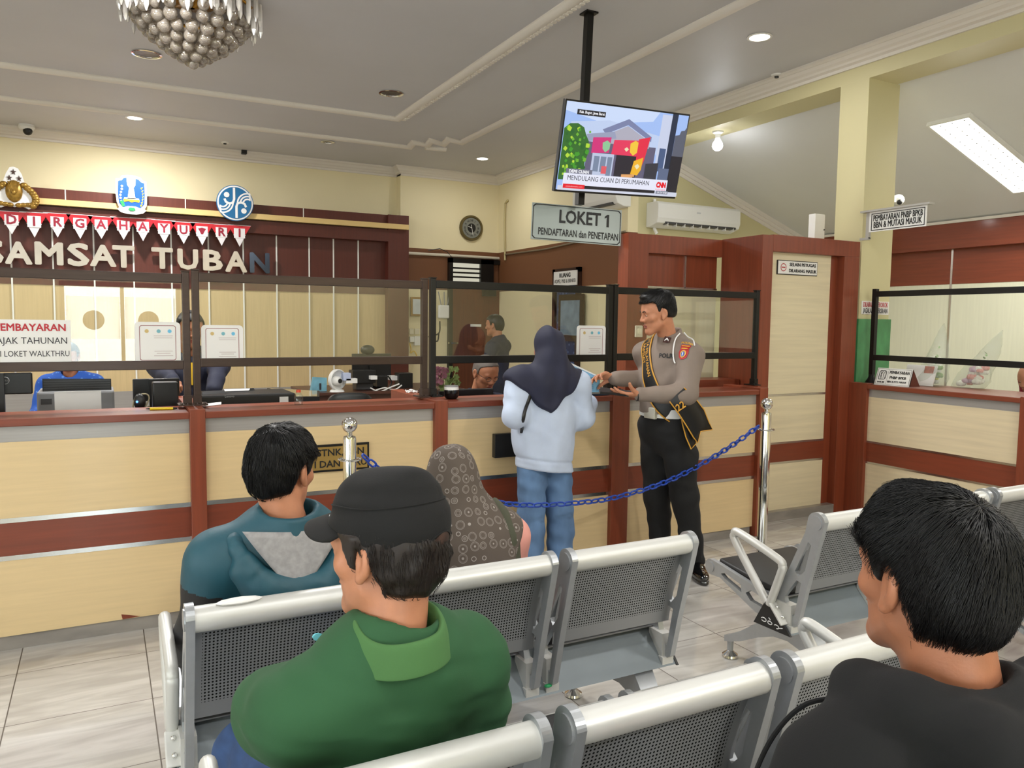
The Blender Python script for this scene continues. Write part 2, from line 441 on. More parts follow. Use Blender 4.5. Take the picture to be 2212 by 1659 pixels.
q = MB(); zz = [PZ(*p, ZC) for p in [(885, 316), (895, 305.5), (924, 312), (932, 302), (959, 310), (969.5, 299), (997, 306)]]
sweep(q, [(-4.6, 9.8)] + [(v[0], v[1]) for v in zz] + [(4.04, 4.27), (4.0, -3.95)], HALF)
a, b = PZ(919, 317, ZC), PZ(963, 321, ZC); sweep(q, [(a[0], a[1]), (b[0], b[1])], HALF)
struct(q.build('trim_2', M_PLASTER, smooth=True), 'outer plaster ceiling moulding with stepped corner', 'moulding')
CORN = [(0, 0), (0.13, 0), (0.13, 0.02), (0.11, 0.035), (0.10, 0.035), (0.085, 0.06), (0.06, 0.075), (0.05, 0.09), (0.02, 0.10), (0.02, 0.125), (0, 0.125)]
CORN_R = [(-o, d) for o, d in CORN]
q = MB(); sweep(q, [(-4.6, 11.30), (3.97, 11.30), (3.97, 11.12), (5.57, 11.12), (5.57, 7.69), (5.6, 7.69), (5.6, -3.95)], CORN_R)
struct(q.build('trim_3', M_PLASTER), 'stepped white cornice round the hall ceiling', 'cornice')
q = MB()
d = Vector((1, 0, -0.3527)).normalized(); nrm = Vector((-d.z, 0, d.x)) * -1
for k, (w, t) in enumerate([(0.05, 0.06), (0.09, 0.04), (0.13, 0.02)]):
    a = Vector((5.95, 7.69, slope_z(5.95))); b = Vector((8.57, 7.69, slope_z(8.57)))
    q.rings([[p, p + nrm * w, p + nrm * w + Vector((0, -t, 0)), p + Vector((0, -t, 0))] for p in (a, b)])
struct(q.build('trim_4', M_PLASTER), 'white cornice along the sloping gable', 'cornice')

# skirting of grey stone under the counters
struct(boxes('baseboard_counter', M_SKIRT, ((-4.4, 4.212, 0), (4.22, 4.4, 0.072)), ((4.5, 4.432, 0), (5.45, 4.5, 0.075))), 'grey stone skirting under the counter front', 'skirting')

# ------------------------------------------------------------------ doors and louvre of the back office
d1 = thing('door_1', 'brown office door with louvred transom in black frame', 'door', (4.85, 11.1, 0)); d1['kind'] = 'structure'
x0, x1 = PY(967, 700, 11.1)[0], PY(1083, 700, 11.1)[0]
zt, zm = PY(1020, 560, 11.1)[2], PY(1020, 612, 11.1)[2]
q = MB(); q.box((x0, 11.04, 0), (x0 + 0.06, 11.12, zt)).box((x1 - 0.06, 11.04, 0), (x1, 11.12, zt)).box((x0, 11.04, zt - 0.07), (x1, 11.12, zt)).box((x0, 11.04, zm - 0.05), (x1, 11.12, zm + 0.02))
q.box((x0 + 0.53, 11.04, zm), (x0 + 0.75, 11.12, zt))
q.build('door_frame', M_BLACK, d1)
boxes('door_leaf', wood('door_veneer', (92, 42, 22), 0.2, 0.4, 2), ((x0 + 0.06, 11.06, 0.01), (x1 - 0.06, 11.11, zm - 0.05)), parent=d1)
boxes('transom_pane', emissive('daylit_transom', (226, 222, 200), 0.75), ((x0 + 0.06, 11.10, zm), (x0 + 0.53, 11.115, zt - 0.07)), parent=d1)
q = MB()
for k in range(1, 4): z = zm + 0.02 + (zt - zm - 0.1) * k / 4; q.box((x0 + 0.06, 11.06, z - 0.012), (x0 + 0.53, 11.11, z + 0.012))
q.build('louvre', M_BLACK, d1)
a = PY(1028, 703, 11.05); boxes('name_plate', M_WHITE, ((a[0] - 0.09, 11.045, a[2] - 0.02), (a[0] + 0.09, 11.06, a[2] + 0.02)), parent=d1)
a = PY(978, 741, 11.05); q = MB(); q.box((a[0] - 0.07, 11.0, a[2] - 0.012), (a[0] + 0.07, 11.02, a[2] + 0.012)).box((a[0] - 0.07, 11.0, a[2] - 0.012), (a[0] - 0.045, 11.06, a[2] + 0.012)); q.build('door_handle', M_CHROME, d1)
a = PY(1055, 633, 11.05); boxes('door_closer', M_BLKPL, ((a[0] - 0.11, 10.99, a[2] - 0.05), (a[0] + 0.11, 11.06, a[2] + 0.05)), parent=d1)

d2 = thing('door_2', 'side doorway with dark frame and blue batik curtain', 'door', (5.57, 9.03, 0)); d2['kind'] = 'structure'
ya, yb = PX(1257, 600, 5.57)[1], PX(1200, 600, 5.57)[1]; zt = 2.29
q = MB(); q.box((5.52, ya, 0), (5.57, ya + 0.07, zt)).box((5.52, yb - 0.07, 0), (5.57, yb, zt)).box((5.52, ya, zt - 0.06), (5.57, yb, zt)); q.build('door_frame', mat('dark_stained_frame', (52, 30, 20), 0.4), d2)
q = MB(); n = 24
q.rings([[(5.545 + 0.012 * math.sin(i * 1.9), ya + 0.07 + (yb - ya - 0.14) * i / n, z) for i in range(n + 1)] for z in (0.05, zt - 0.07)], closed=False, cap=False)
def batik(name, base, motif, sc=30.0, thr=0.32):
    m, nt, b = new_mat(name); L = nt.links.new; N = nt.nodes.new
    tc = N('ShaderNodeTexCoord'); v = N('ShaderNodeTexVoronoi'); v.inputs['Scale'].default_value = sc; L(tc.outputs['Object'], v.inputs['Vector'])
    c = N('ShaderNodeMath'); c.operation = 'LESS_THAN'; c.inputs[1].default_value = thr; L(v.outputs['Distance'], c.inputs[0])
    mx = N('ShaderNodeMix'); mx.data_type = 'RGBA'; L(c.outputs[0], mx.inputs[0]); mx.inputs[6].default_value = (*lin(base), 1); mx.inputs[7].default_value = (*lin(motif), 1)
    L(mx.outputs[2], b.inputs['Base Color']); b.inputs['Roughness'].default_value = 0.8; return m
q.build('curtain', batik('navy_batik', (44, 58, 96), (82, 100, 142), 14), d2, smooth='all')
a = PX(1228, 685, 5.5)
boxes('notice_frame', mat('dark_stained_frame', (52, 30, 20), 0.4), ((5.50, a[1] - 0.34, a[2] - 0.32), (5.53, a[1] + 0.26, a[2] + 0.3)), parent=d2)
boxes('notice', mat('blue_grey_notice', (120, 140, 158), 0.5, 0, 0.2, 9), ((5.49, a[1] - 0.27, a[2] - 0.24), (5.505, a[1] + 0.19, a[2] + 0.22)), parent=d2)

# entrance windows behind the camera, mirrored in the left glass screen
w1 = thing('window_1', 'bright entrance window with two white notices behind the camera', 'window', (0.27, -4.02, 0)); w1['kind'] = 'structure'
q = MB(); q.box((-0.52, -4.06, 0), (-0.46, -3.98, 2.07)).box((1.0, -4.06, 0), (1.06, -3.98, 2.07)).box((-0.52, -4.06, 2.0), (1.06, -3.98, 2.07)).box((0.25, -4.06, 0), (0.30, -3.98, 2.0))
q.build('window_frame', M_BRONZE, w1)
boxes('pane', clear_glass('window_glass', (0.95, 0.98, 0.96), 1.0), ((-0.46, -4.03, 0.02), (1.0, -4.02, 2.0)), parent=w1)
paper_back, nt_, b_ = new_mat('backlit_notice_paper')
tl_ = nt_.nodes.new('ShaderNodeBsdfTranslucent'); tl_.inputs[0].default_value = (0.95, 0.95, 0.92, 1); mx_ = nt_.nodes.new('ShaderNodeMixShader'); mx_.inputs[0].default_value = 0.92
b_.inputs['Base Color'].default_value = (0.8, 0.79, 0.76, 1); nt_.links.new(b_.outputs[0], mx_.inputs[1]); nt_.links.new(tl_.outputs[0], mx_.inputs[2]); nt_.links.new(mx_.outputs[0], nt_.nodes['Material Output'].inputs[0])
disc = mat('olive_disc', (96, 88, 62), 0.6)
for xa, xb, dx in ((-0.44, 0.24, 0.0), (0.31, 0.99, 0.62)):
    MB().quad((xa, -4.012, 1.25), (xb, -4.012, 1.25), (xb, -4.012, 1.86), (xa, -4.012, 1.86)).build('notice', paper_back, w1)
for cx_ in (-0.1, 0.62):
    q = MB(); M = frame((cx_, -4.008, 1.52), (1, 0, 0), (0, 0, 1), (0, 1, 0)); q.lathe([(0.14, 0), (0.14, 0.004)], (cx_, -4.008, 1.52), 32, M.to_3x3().to_4x4()); q.build('handle_disc', disc, w1)
# ------------------------------------------------------------------ service counter along the hall
CY = 4.20
def counter_unit(x0, x1, label, back=4.46):
    t = thing('counter_unit', label, 'counter', ((x0 + x1) / 2, CY, 0), group='service counter sections')
    boxes('carcass', M_BROWN, ((x0, CY + 0.012, 0.08), (x1, back, 1.05)), parent=t)
    boxes('upper_front_panel', M_BEECH, ((x0, CY, 0.626), (x1, CY + 0.012, 0.978)), parent=t)
    boxes('lower_front_panel', M_BEECH, ((x0, CY, 0.07), (x1, CY + 0.012, 0.428)), parent=t)
    boxes('brown_band', M_BROWN, ((x0, CY, 0.45), (x1, CY + 0.012, 0.604)), parent=t)
    boxes('metal_strip', M_BRUSHED, ((x0, CY - 0.004, 0.604), (x1, CY + 0.012, 0.626)), parent=t)
    boxes('metal_strip', M_BRUSHED, ((x0, CY - 0.004, 0.428), (x1, CY + 0.012, 0.45)), parent=t)
    boxes('grey_band', M_GREYLAM, ((x0, CY + 0.004, 0.978), (x1, CY + 0.012, 1.052)), parent=t)
    boxes('ledge_top', M_BROWN, ((x0, CY - 0.03, 1.052), (x1, 4.50, 1.087)), parent=t, bevel=0.004)
    return t
counter_unit(-4.4, 0.377, 'longest counter section at far left with payment notice on its glass')
counter_unit(0.451, 1.692, 'counter section with brass lettered plaque on its front')
counter_unit(1.772, 2.935, 'counter section with black box where woman in blue sweatshirt stands')
counter_unit(3.07, 4.23, 'counter section behind the uniformed officer, beside last brown post')
def counter_post(x0, x1, back, label, ztop=1.10):
    return tag(boxes('counter_post', M_BROWNV, ((x0, CY - 0.035, 0.0), (x1, back, ztop)), bevel=0.003), label, 'counter post', 'brown counter posts')
counter_post(0.377, 0.451, 4.95, 'brown counter post under double screen foot behind teal jacket man')
counter_post(1.692, 1.772, 4.95, 'brown counter post between plaque section and black box section')
counter_post(2.935, 3.07, 4.95, 'brown counter post between standing woman and uniformed officer')
counter_post(4.23, 4.31, 4.55, 'brown end post of counter right of uniformed officer')
tag(boxes('ledge_shelf', M_BROWN, ((3.62, 4.62, 1.02), (4.46, 4.86, 1.13))), 'raised brown ledge behind last counter section at portal side', 'shelf')

# brass plaque and black box on the counter front
t = thing('brass_plaque', 'brass plaque with black lettering on counter front behind steel post', 'sign', (1.19, 4.19, 0.85))
a, b = PY(664, 963, 4.19), PY(797, 1012, 4.19)
tag_m = mat('brass_sheet', (176, 146, 84), 0.35, 0.7, 0.06, 4)
boxes('backing', M_BLACK, ((a[0], 4.186, b[2]), (b[0], 4.20, a[2])), parent=t)
boxes('plate', tag_m, ((a[0] + 0.012, 4.182, b[2] + 0.012), (b[0] - 0.012, 4.19, a[2] - 0.012)), parent=t)
def MF(x, y, z): return frame((x, y, z), (1, 0, 0), (0, 0, 1), (0, -1, 0))     # faces the camera side (-Y)
cxp = (a[0] + b[0]) / 2 + 0.01
lettering('STNK, BBN', 0.052, MF(cxp, 4.181, a[2] - 0.045), M_INK, t, width=0.26, bold=0.001)
lettering('I DAN BARU', 0.052, MF(cxp, 4.181, b[2] + 0.042), M_INK, t, width=0.29, bold=0.001)
a, b = PY(1068, 938, 4.17), PY(1150, 983, 4.17)
t = thing('suggestion_box', 'flat black box fixed to counter front left of standing woman', 'box', ((a[0] + b[0]) / 2, 4.17, b[2]))
boxes('box_body', M_BLKPL, ((a[0], 4.16, b[2]), (b[0], 4.2, a[2])), parent=t, bevel=0.003)
q = MB(); q.cyl((a[0] + 0.185, 4.16, b[2] + 0.06), (a[0] + 0.185, 4.152, b[2] + 0.06), 0.008); q.build('lock', M_CHROME, t, True)

# ------------------------------------------------------------------ glass screens on the counter
SY = 4.40
def screen(x0, x1, zt, zb, m, label, feet=(True, True), pw=0.036, zf=1.10):
    t = thing('glass_screen', label, 'screen', ((x0 + x1) / 2, SY, zf), group='glass counter screens')
    rt = 0.046
    for x, k in ((x0, 0), (x1 - pw, 1)):
        boxes('post', m, ((x, SY - 0.018, zf), (x + pw, SY + 0.018, zt + 0.012)), parent=t, bevel=0.003)
        if feet[k]:
            q = MB(); q.box((x - (0.03 if k else 0.003), SY - 0.055, zf), (x + pw + (0.003 if k else 0.03), SY + 0.055, zf + 0.008)); q.box((x - 0.002, SY - 0.026, zf), (x + pw + 0.002, SY + 0.026, zf + 0.05))
            for sx in ((-0.015, pw * 0.5) if k else (pw * 0.5, pw + 0.015)): q.cyl((x + sx, SY - 0.035, zf + 0.008), (x + sx, SY - 0.035, zf + 0.014), 0.008, seg=10)
            q.build('foot', m, t)
    boxes('top_rail', m, ((x0 + pw, SY - 0.017, zt - rt), (x1 - pw, SY + 0.017, zt)), parent=t, bevel=0.003)
    boxes('bottom_rail', m, ((x0 + pw, SY - 0.017, zb - rt), (x1 - pw, SY + 0.017, zb)), parent=t, bevel=0.003)
    boxes('pane', M_GLASS, ((x0 + pw, SY - 0.003, zb), (x1 - pw, SY + 0.003, zt - rt)), parent=t)
    for x in (x0 + pw / 2, x1 - pw / 2): boxes('cap_bracket', m, ((x - 0.02, SY - 0.02, zt + 0.012), (x + 0.02, SY + 0.02, zt + 0.018)), parent=t)
    return t
xs = lambda px: PY(px, 700, SY)[0]
s1 = screen(-1.9, xs(410), 1.782, 1.335, M_BRONZE, 'bronze framed glass screen with payment notice at far left')
s2 = screen(xs(415), xs(922), 1.792, 1.345, M_BRONZE, 'dark framed glass screen over plaque section, white sticker at lower left', zf=1.10)
s3 = screen(xs(928), xs(1320), 1.800, 1.345, M_BLACK, 'black framed glass screen behind navy hijab, sticker at lower right')
s4 = screen(xs(1323), xs(1636), 1.802, 1.35, M_BLACK, 'black framed glass screen behind uniformed officer', pw=0.032)
M_WHEDGE = mat('white_edge', (235, 235, 230), 0.5)
# right hand screen on the side counter
RX = 5.66
t = thing('glass_screen', 'black framed screen on right hand counter before bouquets', 'screen', (RX, 3.4, 1.087))
ya, yb = 4.36, 2.2; za, zb = 1.846, 1.30
q = MB(); q.box((RX - 0.018, ya - 0.036, 1.087), (RX + 0.018, ya, za + 0.02)); q.build('post', M_BLACK, t)
q = MB(); q.box((RX - 0.018, yb, 1.087), (RX + 0.018, yb + 0.036, za)); q.build('post', M_BLACK, t)
boxes('top_rail', M_BLACK, ((RX - 0.017, yb + 0.036, za - 0.045), (RX + 0.017, ya - 0.036, za)), parent=t)
boxes('bottom_rail', M_BLACK, ((RX - 0.017, yb + 0.036, zb - 0.02), (RX + 0.017, ya - 0.036, zb + 0.025)), parent=t)
q = MB(); q.lathe([(0.055, 1.087), (0.05, 1.10), (0.03, 1.13), (0.022, 1.16)], (RX, ya - 0.018, 0), 16); q.build('foot', M_BLACK, t, True)

# ------------------------------------------------------------------ portal with wooden door, partition behind it
d3 = thing('door_3', 'pale maple staff door in thick brown portal', 'door', (5.0, 4.5, 0)); d3['kind'] = 'structure'
q = MB(); q.box((4.471, 4.43, 0), (4.58, 4.876, 2.245)).box((4.58, 4.43, 2.125), (5.558, 4.876, 2.252)).box((5.38, 4.43, 0), (5.558, 4.60, 2.125)).box((5.29, 4.50, 0), (5.38, 4.876, 2.125))
q.build('portal_frame', M_BROWNV, d3, bevel=0.003)
boxes('door_panel', M_MAPLE, ((4.58, 4.49, 1.012), (5.29, 4.53, 2.125)), ((4.58, 4.49, 0.625), (5.29, 4.53, 0.995)), ((4.58, 4.49, 0.075), (5.29, 4.53, 0.45)), parent=d3)
boxes('brown_band', M_BROWN, ((4.58, 4.488, 0.465), (5.29, 4.53, 0.61)), parent=d3)
for z in (1.003, 0.617, 0.457): boxes('metal_strip', M_BRUSHED, ((4.58, 4.486, z - 0.008), (5.29, 4.53, z + 0.008)), parent=d3)
t = thing('staff_only_sign', 'small white sign SELAIN PETUGAS with red no entry ring on maple door', 'sign', (4.77, 4.485, 2.0))
a, b = PY(1679, 561, 4.485), PY(1764, 597, 4.485)
boxes('border', M_INK, ((a[0], 4.480, b[2]), (b[0], 4.49, a[2])), parent=t, bevel=0.001)
boxes('plate', M_PAPER, ((a[0] + 0.006, 4.478, b[2] + 0.006), (b[0] - 0.006, 4.488, a[2] - 0.006)), parent=t)
w = b[0] - a[0]; zc = (a[2] + b[2]) / 2
lettering('SELAIN PETUGAS', 0.036, MF(a[0] + w * 0.62, 4.477, zc + 0.024), M_INK, t, width=w * 0.66, bold=0.0008)
lettering('DILARANG MASUK', 0.036, MF(a[0] + w * 0.62, 4.477, zc - 0.024), M_INK, t, width=w * 0.69, bold=0.0008)
q = MB(); cx_ = a[0] + w * 0.14
n = 28; ro, ri = 0.031, 0.025
for k in range(n):
    a0, a1 = 2 * PI * k / n, 2 * PI * (k + 1) / n
    q.quad(*[(cx_ + r * math.cos(t_), 4.4765, zc + r * math.sin(t_)) for r, t_ in ((ro, a0), (ro, a1), (ri, a1), (ri, a0))])
q.box((cx_ - 0.018, 4.476, zc - 0.004), (cx_ + 0.018, 4.478, zc + 0.004)); q.build('no_entry_mark', mat('sign_red', (176, 38, 44), 0.5), t)

pt = thing('wall_partition', 'brown framed partition with pale lower panel behind the officer', 'partition', (4.0, 4.9, 0)); pt['kind'] = 'structure'
xl, xr = 3.54, 4.471; zh = PY(1450, 549, 4.87)[2]; xs_ = PY(1401, 560, 4.87)[0]; zl = PY(1450, 621, 4.87)[2]
boxes('frame', M_BROWNV, ((xl, 4.87, 0), (xs_, 5.0, 2.24)), ((xs_, 4.87, zh), (xr, 5.0, 2.24)), parent=pt)
boxes('red_board', M_BROWNV, ((xs_, 4.93, zl), (xr, 5.0, zh)), parent=pt)
boxes('pale_board', wood('pale_cream_laminate', (226, 218, 186), 0.03, 0.4, 2), ((xs_, 4.93, 0), (xr, 4.99, zl)), parent=pt)
xm = PY(1481, 580, 4.92)[0]
boxes('metal_strip', M_BRUSHED, ((xm - 0.006, 4.92, zl), (xm + 0.006, 4.94, zh)), ((xs_, 4.92, zl - 0.006), (xr, 4.94, zl + 0.008)), parent=pt)
a = PY(1380, 716, 4.86)
t = thing('light_switch', 'ivory light switch on brown partition left of officer', 'switch', (a[0], 4.865, a[2]))
q = MB(); q.rbox((a[0] - 0.035, 4.855, a[2] - 0.045), (a[0] + 0.035, 4.87, a[2] + 0.045), 0.006); q.build('plate', M_OFFWHITE, t)
boxes('rocker', mat('cream_rocker', (236, 228, 200), 0.4), ((a[0] - 0.014, 4.85, a[2] - 0.02), (a[0] + 0.018, 4.858, a[2] + 0.02)), parent=t)

# ------------------------------------------------------------------ right hand counter (runs towards the camera)
FX = 5.53
def side_counter(y0, y1, label):
    t = thing('side_counter_unit', label, 'counter', (FX, (y0 + y1) / 2, 0), group='side counter sections')
    boxes('carcass', M_BROWNY, ((FX + 0.012, y0, 0.0), (5.9, y1, 1.05)), parent=t)
    boxes('upper_front_panel', M_MAPLEY, ((FX, y0, 0.626), (FX + 0.012, y1, 0.985)), parent=t)
    boxes('lower_front_panel', M_MAPLEY, ((FX, y0, 0.07), (FX + 0.012, y1, 0.44)), parent=t)
    boxes('brown_band', M_BROWNY, ((FX, y0, 0.455), (FX + 0.012, y1, 0.612)), parent=t)
    boxes('metal_strip', M_BRUSHED, ((FX - 0.004, y0, 0.61), (FX + 0.012, y1, 0.626)), parent=t)
    boxes('metal_strip', M_BRUSHED, ((FX - 0.004, y0, 0.44), (FX + 0.012, y1, 0.455)), parent=t)
    boxes('grey_band', M_GREYLAM, ((FX + 0.004, y0, 0.985), (FX + 0.012, y1, 1.05)), parent=t)
    boxes('ledge_top', M_BROWNY, ((FX - 0.03, y0, 1.05), (6.05, y1, 1.087)), parent=t, bevel=0.004)
side_counter(3.06, 4.26, 'pale maple counter section along right side below bouquets')
side_counter(-1.2, 2.96, 'pale maple counter section nearest camera at right edge')
tag(boxes('counter_post', M_BROWNV, ((FX - 0.03, 4.26, 0), (5.58, 4.43, 1.095)), bevel=0.003), 'brown corner post where side counter meets portal', 'counter post')
tag(boxes('counter_post', M_BROWNV, ((FX - 0.03, 2.96, 0), (5.9, 3.06, 1.095)), bevel=0.003), 'brown post of side counter at right picture edge', 'counter post')

# cladding on the right wall
t = thing('wall_cladding', 'brown and pale panelling on right wall above side counter', 'panelling', (8.5, 4.0, 0)); t['kind'] = 'structure'
boxes('header_board', M_BROWNY, ((8.44, -1, 2.44), (8.57, 7.4, 2.72)), parent=t)
boxes('red_board', M_BROWNY, ((8.54, -1, 2.05), (8.57, 7.4, 2.44)), parent=t)
boxes('pale_board', wood('pale_green_white_laminate', (222, 222, 200), 0.03, 0.4, 2), ((8.545, -1, 0.0), (8.57, 7.4, 2.05)), parent=t)
for px in (2055, 1700): 
    yy = PX(px, 600, 8.54)[1]; boxes('metal_strip', M_BRUSHED, ((8.535, yy - 0.012, 0.4), (8.545, yy + 0.012, 2.44)), parent=t)
boxes('cap_moulding', M_PLASTER, ((8.42, -1, 2.72), (8.57, 7.4, 2.75)), parent=t)

# ------------------------------------------------------------------ lettered back panel of the office
BY = 11.0
bp_ = thing('wall_backdrop', 'brown panelled backdrop with pale boards behind the office', 'panelling', (0.5, 11.1, 0)); bp_['kind'] = 'structure'
bx = lambda px, py=540: PY(px, py, BY)
xr = bx(880)[0]; xi = bx(836)[0]; zi = 2.705; zlt = 1.945
q = MB(); q.box((xi, BY - 0.06, 0), (xr, 11.3, 3.09)).box((-4.5, BY - 0.06, zi), (xi, 11.3, 2.87)).box((-4.5, BY, 2.86), (xr, 11.3, 3.09)); q.build('frame', M_DARKRED, bp_)
boxes('light_shelf', mat('beech_shelf', (226, 196, 132), 0.4), ((-4.5, BY - 0.12, 2.885), (bx(877)[0], BY + 0.02, 2.955)), parent=bp_)
boxes('dark_board', M_DARKRED, ((-4.5, BY + 0.08, zlt), (xi, BY + 0.2, zi)), parent=bp_)
boxes('pale_board', M_BEECHV, ((-4.5, BY + 0.09, 0.62), (xi, BY + 0.2, zlt)), parent=bp_)
boxes('grey_base', M_GREYLAM, ((-4.5, BY + 0.08, 0), (xi, BY + 0.2, 0.62)), parent=bp_)
for px in (23.6, 113.8, 202.5, 288, 369.7, 450, 525, 597, 667.5, 720, 773.4, -70, -165):
    x = PY(px, 540, BY + 0.08)[0]
    boxes('metal_strip', M_WHEDGE, ((x - 0.009, BY + 0.07, 0.62), (x + 0.009, BY + 0.085, zi)), parent=bp_)
for px in (141, 400, 655):
    x = PY(px, 415, BY)[0]; boxes('joint', M_WHEDGE, ((x - 0.006, BY - 0.004, 2.955), (x + 0.006, BY + 0.01, 3.09)), parent=bp_)
# ------------------------------------------------------------------ steel letters on the backdrop
LY = 10.99
letters = [('S', -34, 8, 517, 571, 'partly cut letter S at left picture edge'), ('A', 10.5, 69.6, 522, 571, 'first letter A, right of the cut S'), ('M', 75, 137, 523, 572.5, 'letter M of the upper sign'),
           ('S', 145.6, 193, 525, 575.5, 'whole letter S between M and A'), ('A', 194, 251, 529, 576, 'letter A just before first T'), ('T', 242.7, 291, 530.5, 578.5, 'first letter T, ending first word'),
           ('T', 327, 373.5, 535, 581, 'second letter T, starting second word'), ('U', 383, 428, 538, 583, 'letter U above the double screen post'), ('B', 438, 481, 540, 585, 'letter B'),
           ('A', 486, 533, 543, 588, 'letter A before dark last letter'), ('N', 539, 582, 546, 590, 'last letter N, dark reflection in its colour')]
M_STEELD = mat('steel_dark_reflection', (70, 78, 92), 0.18, 1.0)  # letter steel with a dark bluish reflection put into its base colour
for ch, xa, xb, ya, yb, lab in letters:
    A, B = PY(xa, (ya + yb) / 2, LY), PY(xb, (ya + yb) / 2, LY); zt, zb = PY((xa + xb) / 2, ya, LY)[2], PY((xa + xb) / 2, yb, LY)[2]
    me = text_mesh(ch, 0.4, 0.035, 0.014)
    X = [v.co.x for v in me.vertices]; Y = [v.co.y for v in me.vertices]
    x0, x1, y0, y1 = min(X), max(X), min(Y), max(Y)
    for v in me.vertices:
        v.co.x = (v.co.x - (x0 + x1) / 2) * (B[0] - A[0]) / (x1 - x0); v.co.y = (v.co.y - (y0 + y1) / 2) * (zt - zb) / (y1 - y0)
    c = ((A[0] + B[0]) / 2, LY, (zt + zb) / 2)
    me.transform(MF(*c))
    o = link_mesh('steel_letter', me, M_STEELD if ch == 'N' else M_STEEL, base=c)
    tag(o, 'large brushed steel ' + lab + ' on brown backdrop' if ch != 'N' else 'large steel last letter N on brown backdrop, dark reflection painted in', 'letter', 'steel letters of the upper wall sign')

# ------------------------------------------------------------------ bunting
M_FLAGR = mat('bunting_red', (196, 24, 40), 0.35); M_FLAGW = mat('bunting_white', (226, 222, 224), 0.35); M_FLAGI = mat('bunting_letter_red', (150, 28, 52), 0.5)
bt = thing('bunting', 'red and white paper pennant string with letters above steel sign', 'bunting', (0.5, 10.9, 2.8))
GY = 10.9
pen = [('D', 24, 457, 506), ('I', 73, 459, 513), ('R', 123, 461, 513), ('G', 172, 464, 516), ('A', 218, 468, 516), ('H', 266, 470, 518), ('A', 308, 472, 521), ('Y', 354, 476, 525), ('U', 396, 480, 527), ('', 436, 482, 530), ('R', 478, 485, 531), ('I', 517, 487, 533)]
pts = []
for ch, px, ya, yb in pen:
    T = PY(px, ya, GY); Bm = PY(px, yb, GY); w = 0.29; h = T[2] - Bm[2]; x, z = T[0], T[2]
    q = MB(); q.poly([(x - w * 0.5, GY, z), (x + w * 0.5, GY, z), (x + w * 0.24, GY, z - h * 0.46), (x - w * 0.24, GY, z - h * 0.46)])
    q.mat(1).poly([(x - w * 0.27, GY, z - h * 0.44), (x + w * 0.27, GY, z - h * 0.44), (x, GY, z - h)])
    o = q.build('pennant', [M_FLAGR, M_FLAGW], bt); md = o.modifiers.new('thickness', 'SOLIDIFY'); md.thickness = 0.003
    q = MB(); q.rbox((x - 0.07, GY - 0.006, z - h * 0.60), (x + 0.07, GY - 0.003, z - h * 0.14), 0.0012, 1); q.build('letter_field', M_FLAGW, o)
    if ch: lettering(ch, 0.15, MF(x, GY - 0.007, z - h * 0.37), M_FLAGI, o, bold=0.004)
    else:
        q = MB(); e = [(0, 0.045), (0.05, 0.03), (0.03, 0.0), (0.012, -0.04), (-0.012, -0.04), (-0.03, 0), (-0.05, 0.03)]
        q.poly([(x + a, GY - 0.0075, z - h * 0.36 + b) for a, b in e]); q.build('eagle_mark', M_FLAGI, o)
    pts += [(x - w * 0.5, GY, z), (x + w * 0.5, GY, z)]
q = MB(); q.tube([(-3.4, GY, pts[0][2] + 0.02)] + pts, 0.004, 6); q.build('string', M_FLAGW, bt)

# ------------------------------------------------------------------ emblems on the light shelf
EY = 10.84
def disc_poly(c, r, y, n=40, a0=0, a1=2 * PI): return [(c[0] + r * math.cos(a0 + (a1 - a0) * k / n), y, c[1] + r * math.sin(a0 + (a1 - a0) * k / n)) for k in range(n)]
def slab(q, poly, y, t=0.01):
    """outline in x,z given thickness from y towards the back"""
    q.rings([[(p[0], y, p[1]) for p in poly], [(p[0], y + t, p[1]) for p in poly]]); return q
M_EWHITE = mat('emblem_white', (236, 236, 236), 0.35); M_EBLUE = mat('emblem_blue', (20, 84, 196), 0.35); M_ETEAL = mat('emblem_teal_blue', (22, 104, 156), 0.35)
M_EGOLD = mat('emblem_gold', (150, 116, 48), 0.4, 0.5, 0.35, 25); M_EYEL = mat('emblem_yellow', (240, 214, 40), 0.4); M_EGRN = mat('emblem_green', (40, 150, 90), 0.4); M_EDARK = mat('emblem_dark', (30, 30, 36), 0.4)
M_EBROWN = mat('emblem_dark_star', (62, 36, 26), 0.4)
def sc_of(px, py): 
    c = PY(px, py, EY); return c, abs(PY(px + 1, py, EY)[0] - c[0]), abs(PY(px, py + 1, EY)[2] - c[2])
# blue provincial shield
c, sx, sz = sc_of(284, 420)
S = lambda pts: [(c[0] + a * sx, c[2] - b * sz) for a, b in pts]
t = thing('shield_emblem', 'blue shield emblem with white tower on light shelf', 'emblem', (c[0], EY, c[2] - 42 * sz))
outl = [(-33, -32), (-24, -33), (-20, -39), (-8, -41), (8, -41), (20, -38), (25, -32), (33, -30), (34, 0), (33, 22), (28, 30), (32, 34), (24, 38), (14, 42), (0, 43), (-14, 42), (-24, 38), (-31, 34), (-27, 29), (-32, 18), (-34, 0)]
q = MB(); slab(q, S(outl), EY, 0.02); q.build('white_outline', M_EWHITE, t)
q = MB(); slab(q, S([(-28, -27), (-20, -29), (-16, -34), (0, -37), (16, -33), (21, -28), (28, -26), (29, 0), (27, 20), (18, 29), (0, 33), (-18, 29), (-27, 20), (-29, 0)]), EY - 0.006, 0.01); q.build('blue_field', M_EBLUE, t)
q = MB(); slab(q, S([(-10, -36), (10, -36), (9, -20), (5, -14), (8, 6), (10, 10), (-10, 10), (-8, 6), (-5, -14), (-9, -20)]), EY - 0.01, 0.008); slab(q, S([(-16, 8), (16, 8), (16, 12), (-16, 12)]), EY - 0.01, 0.008); q.build('white_tower', M_EWHITE, t)
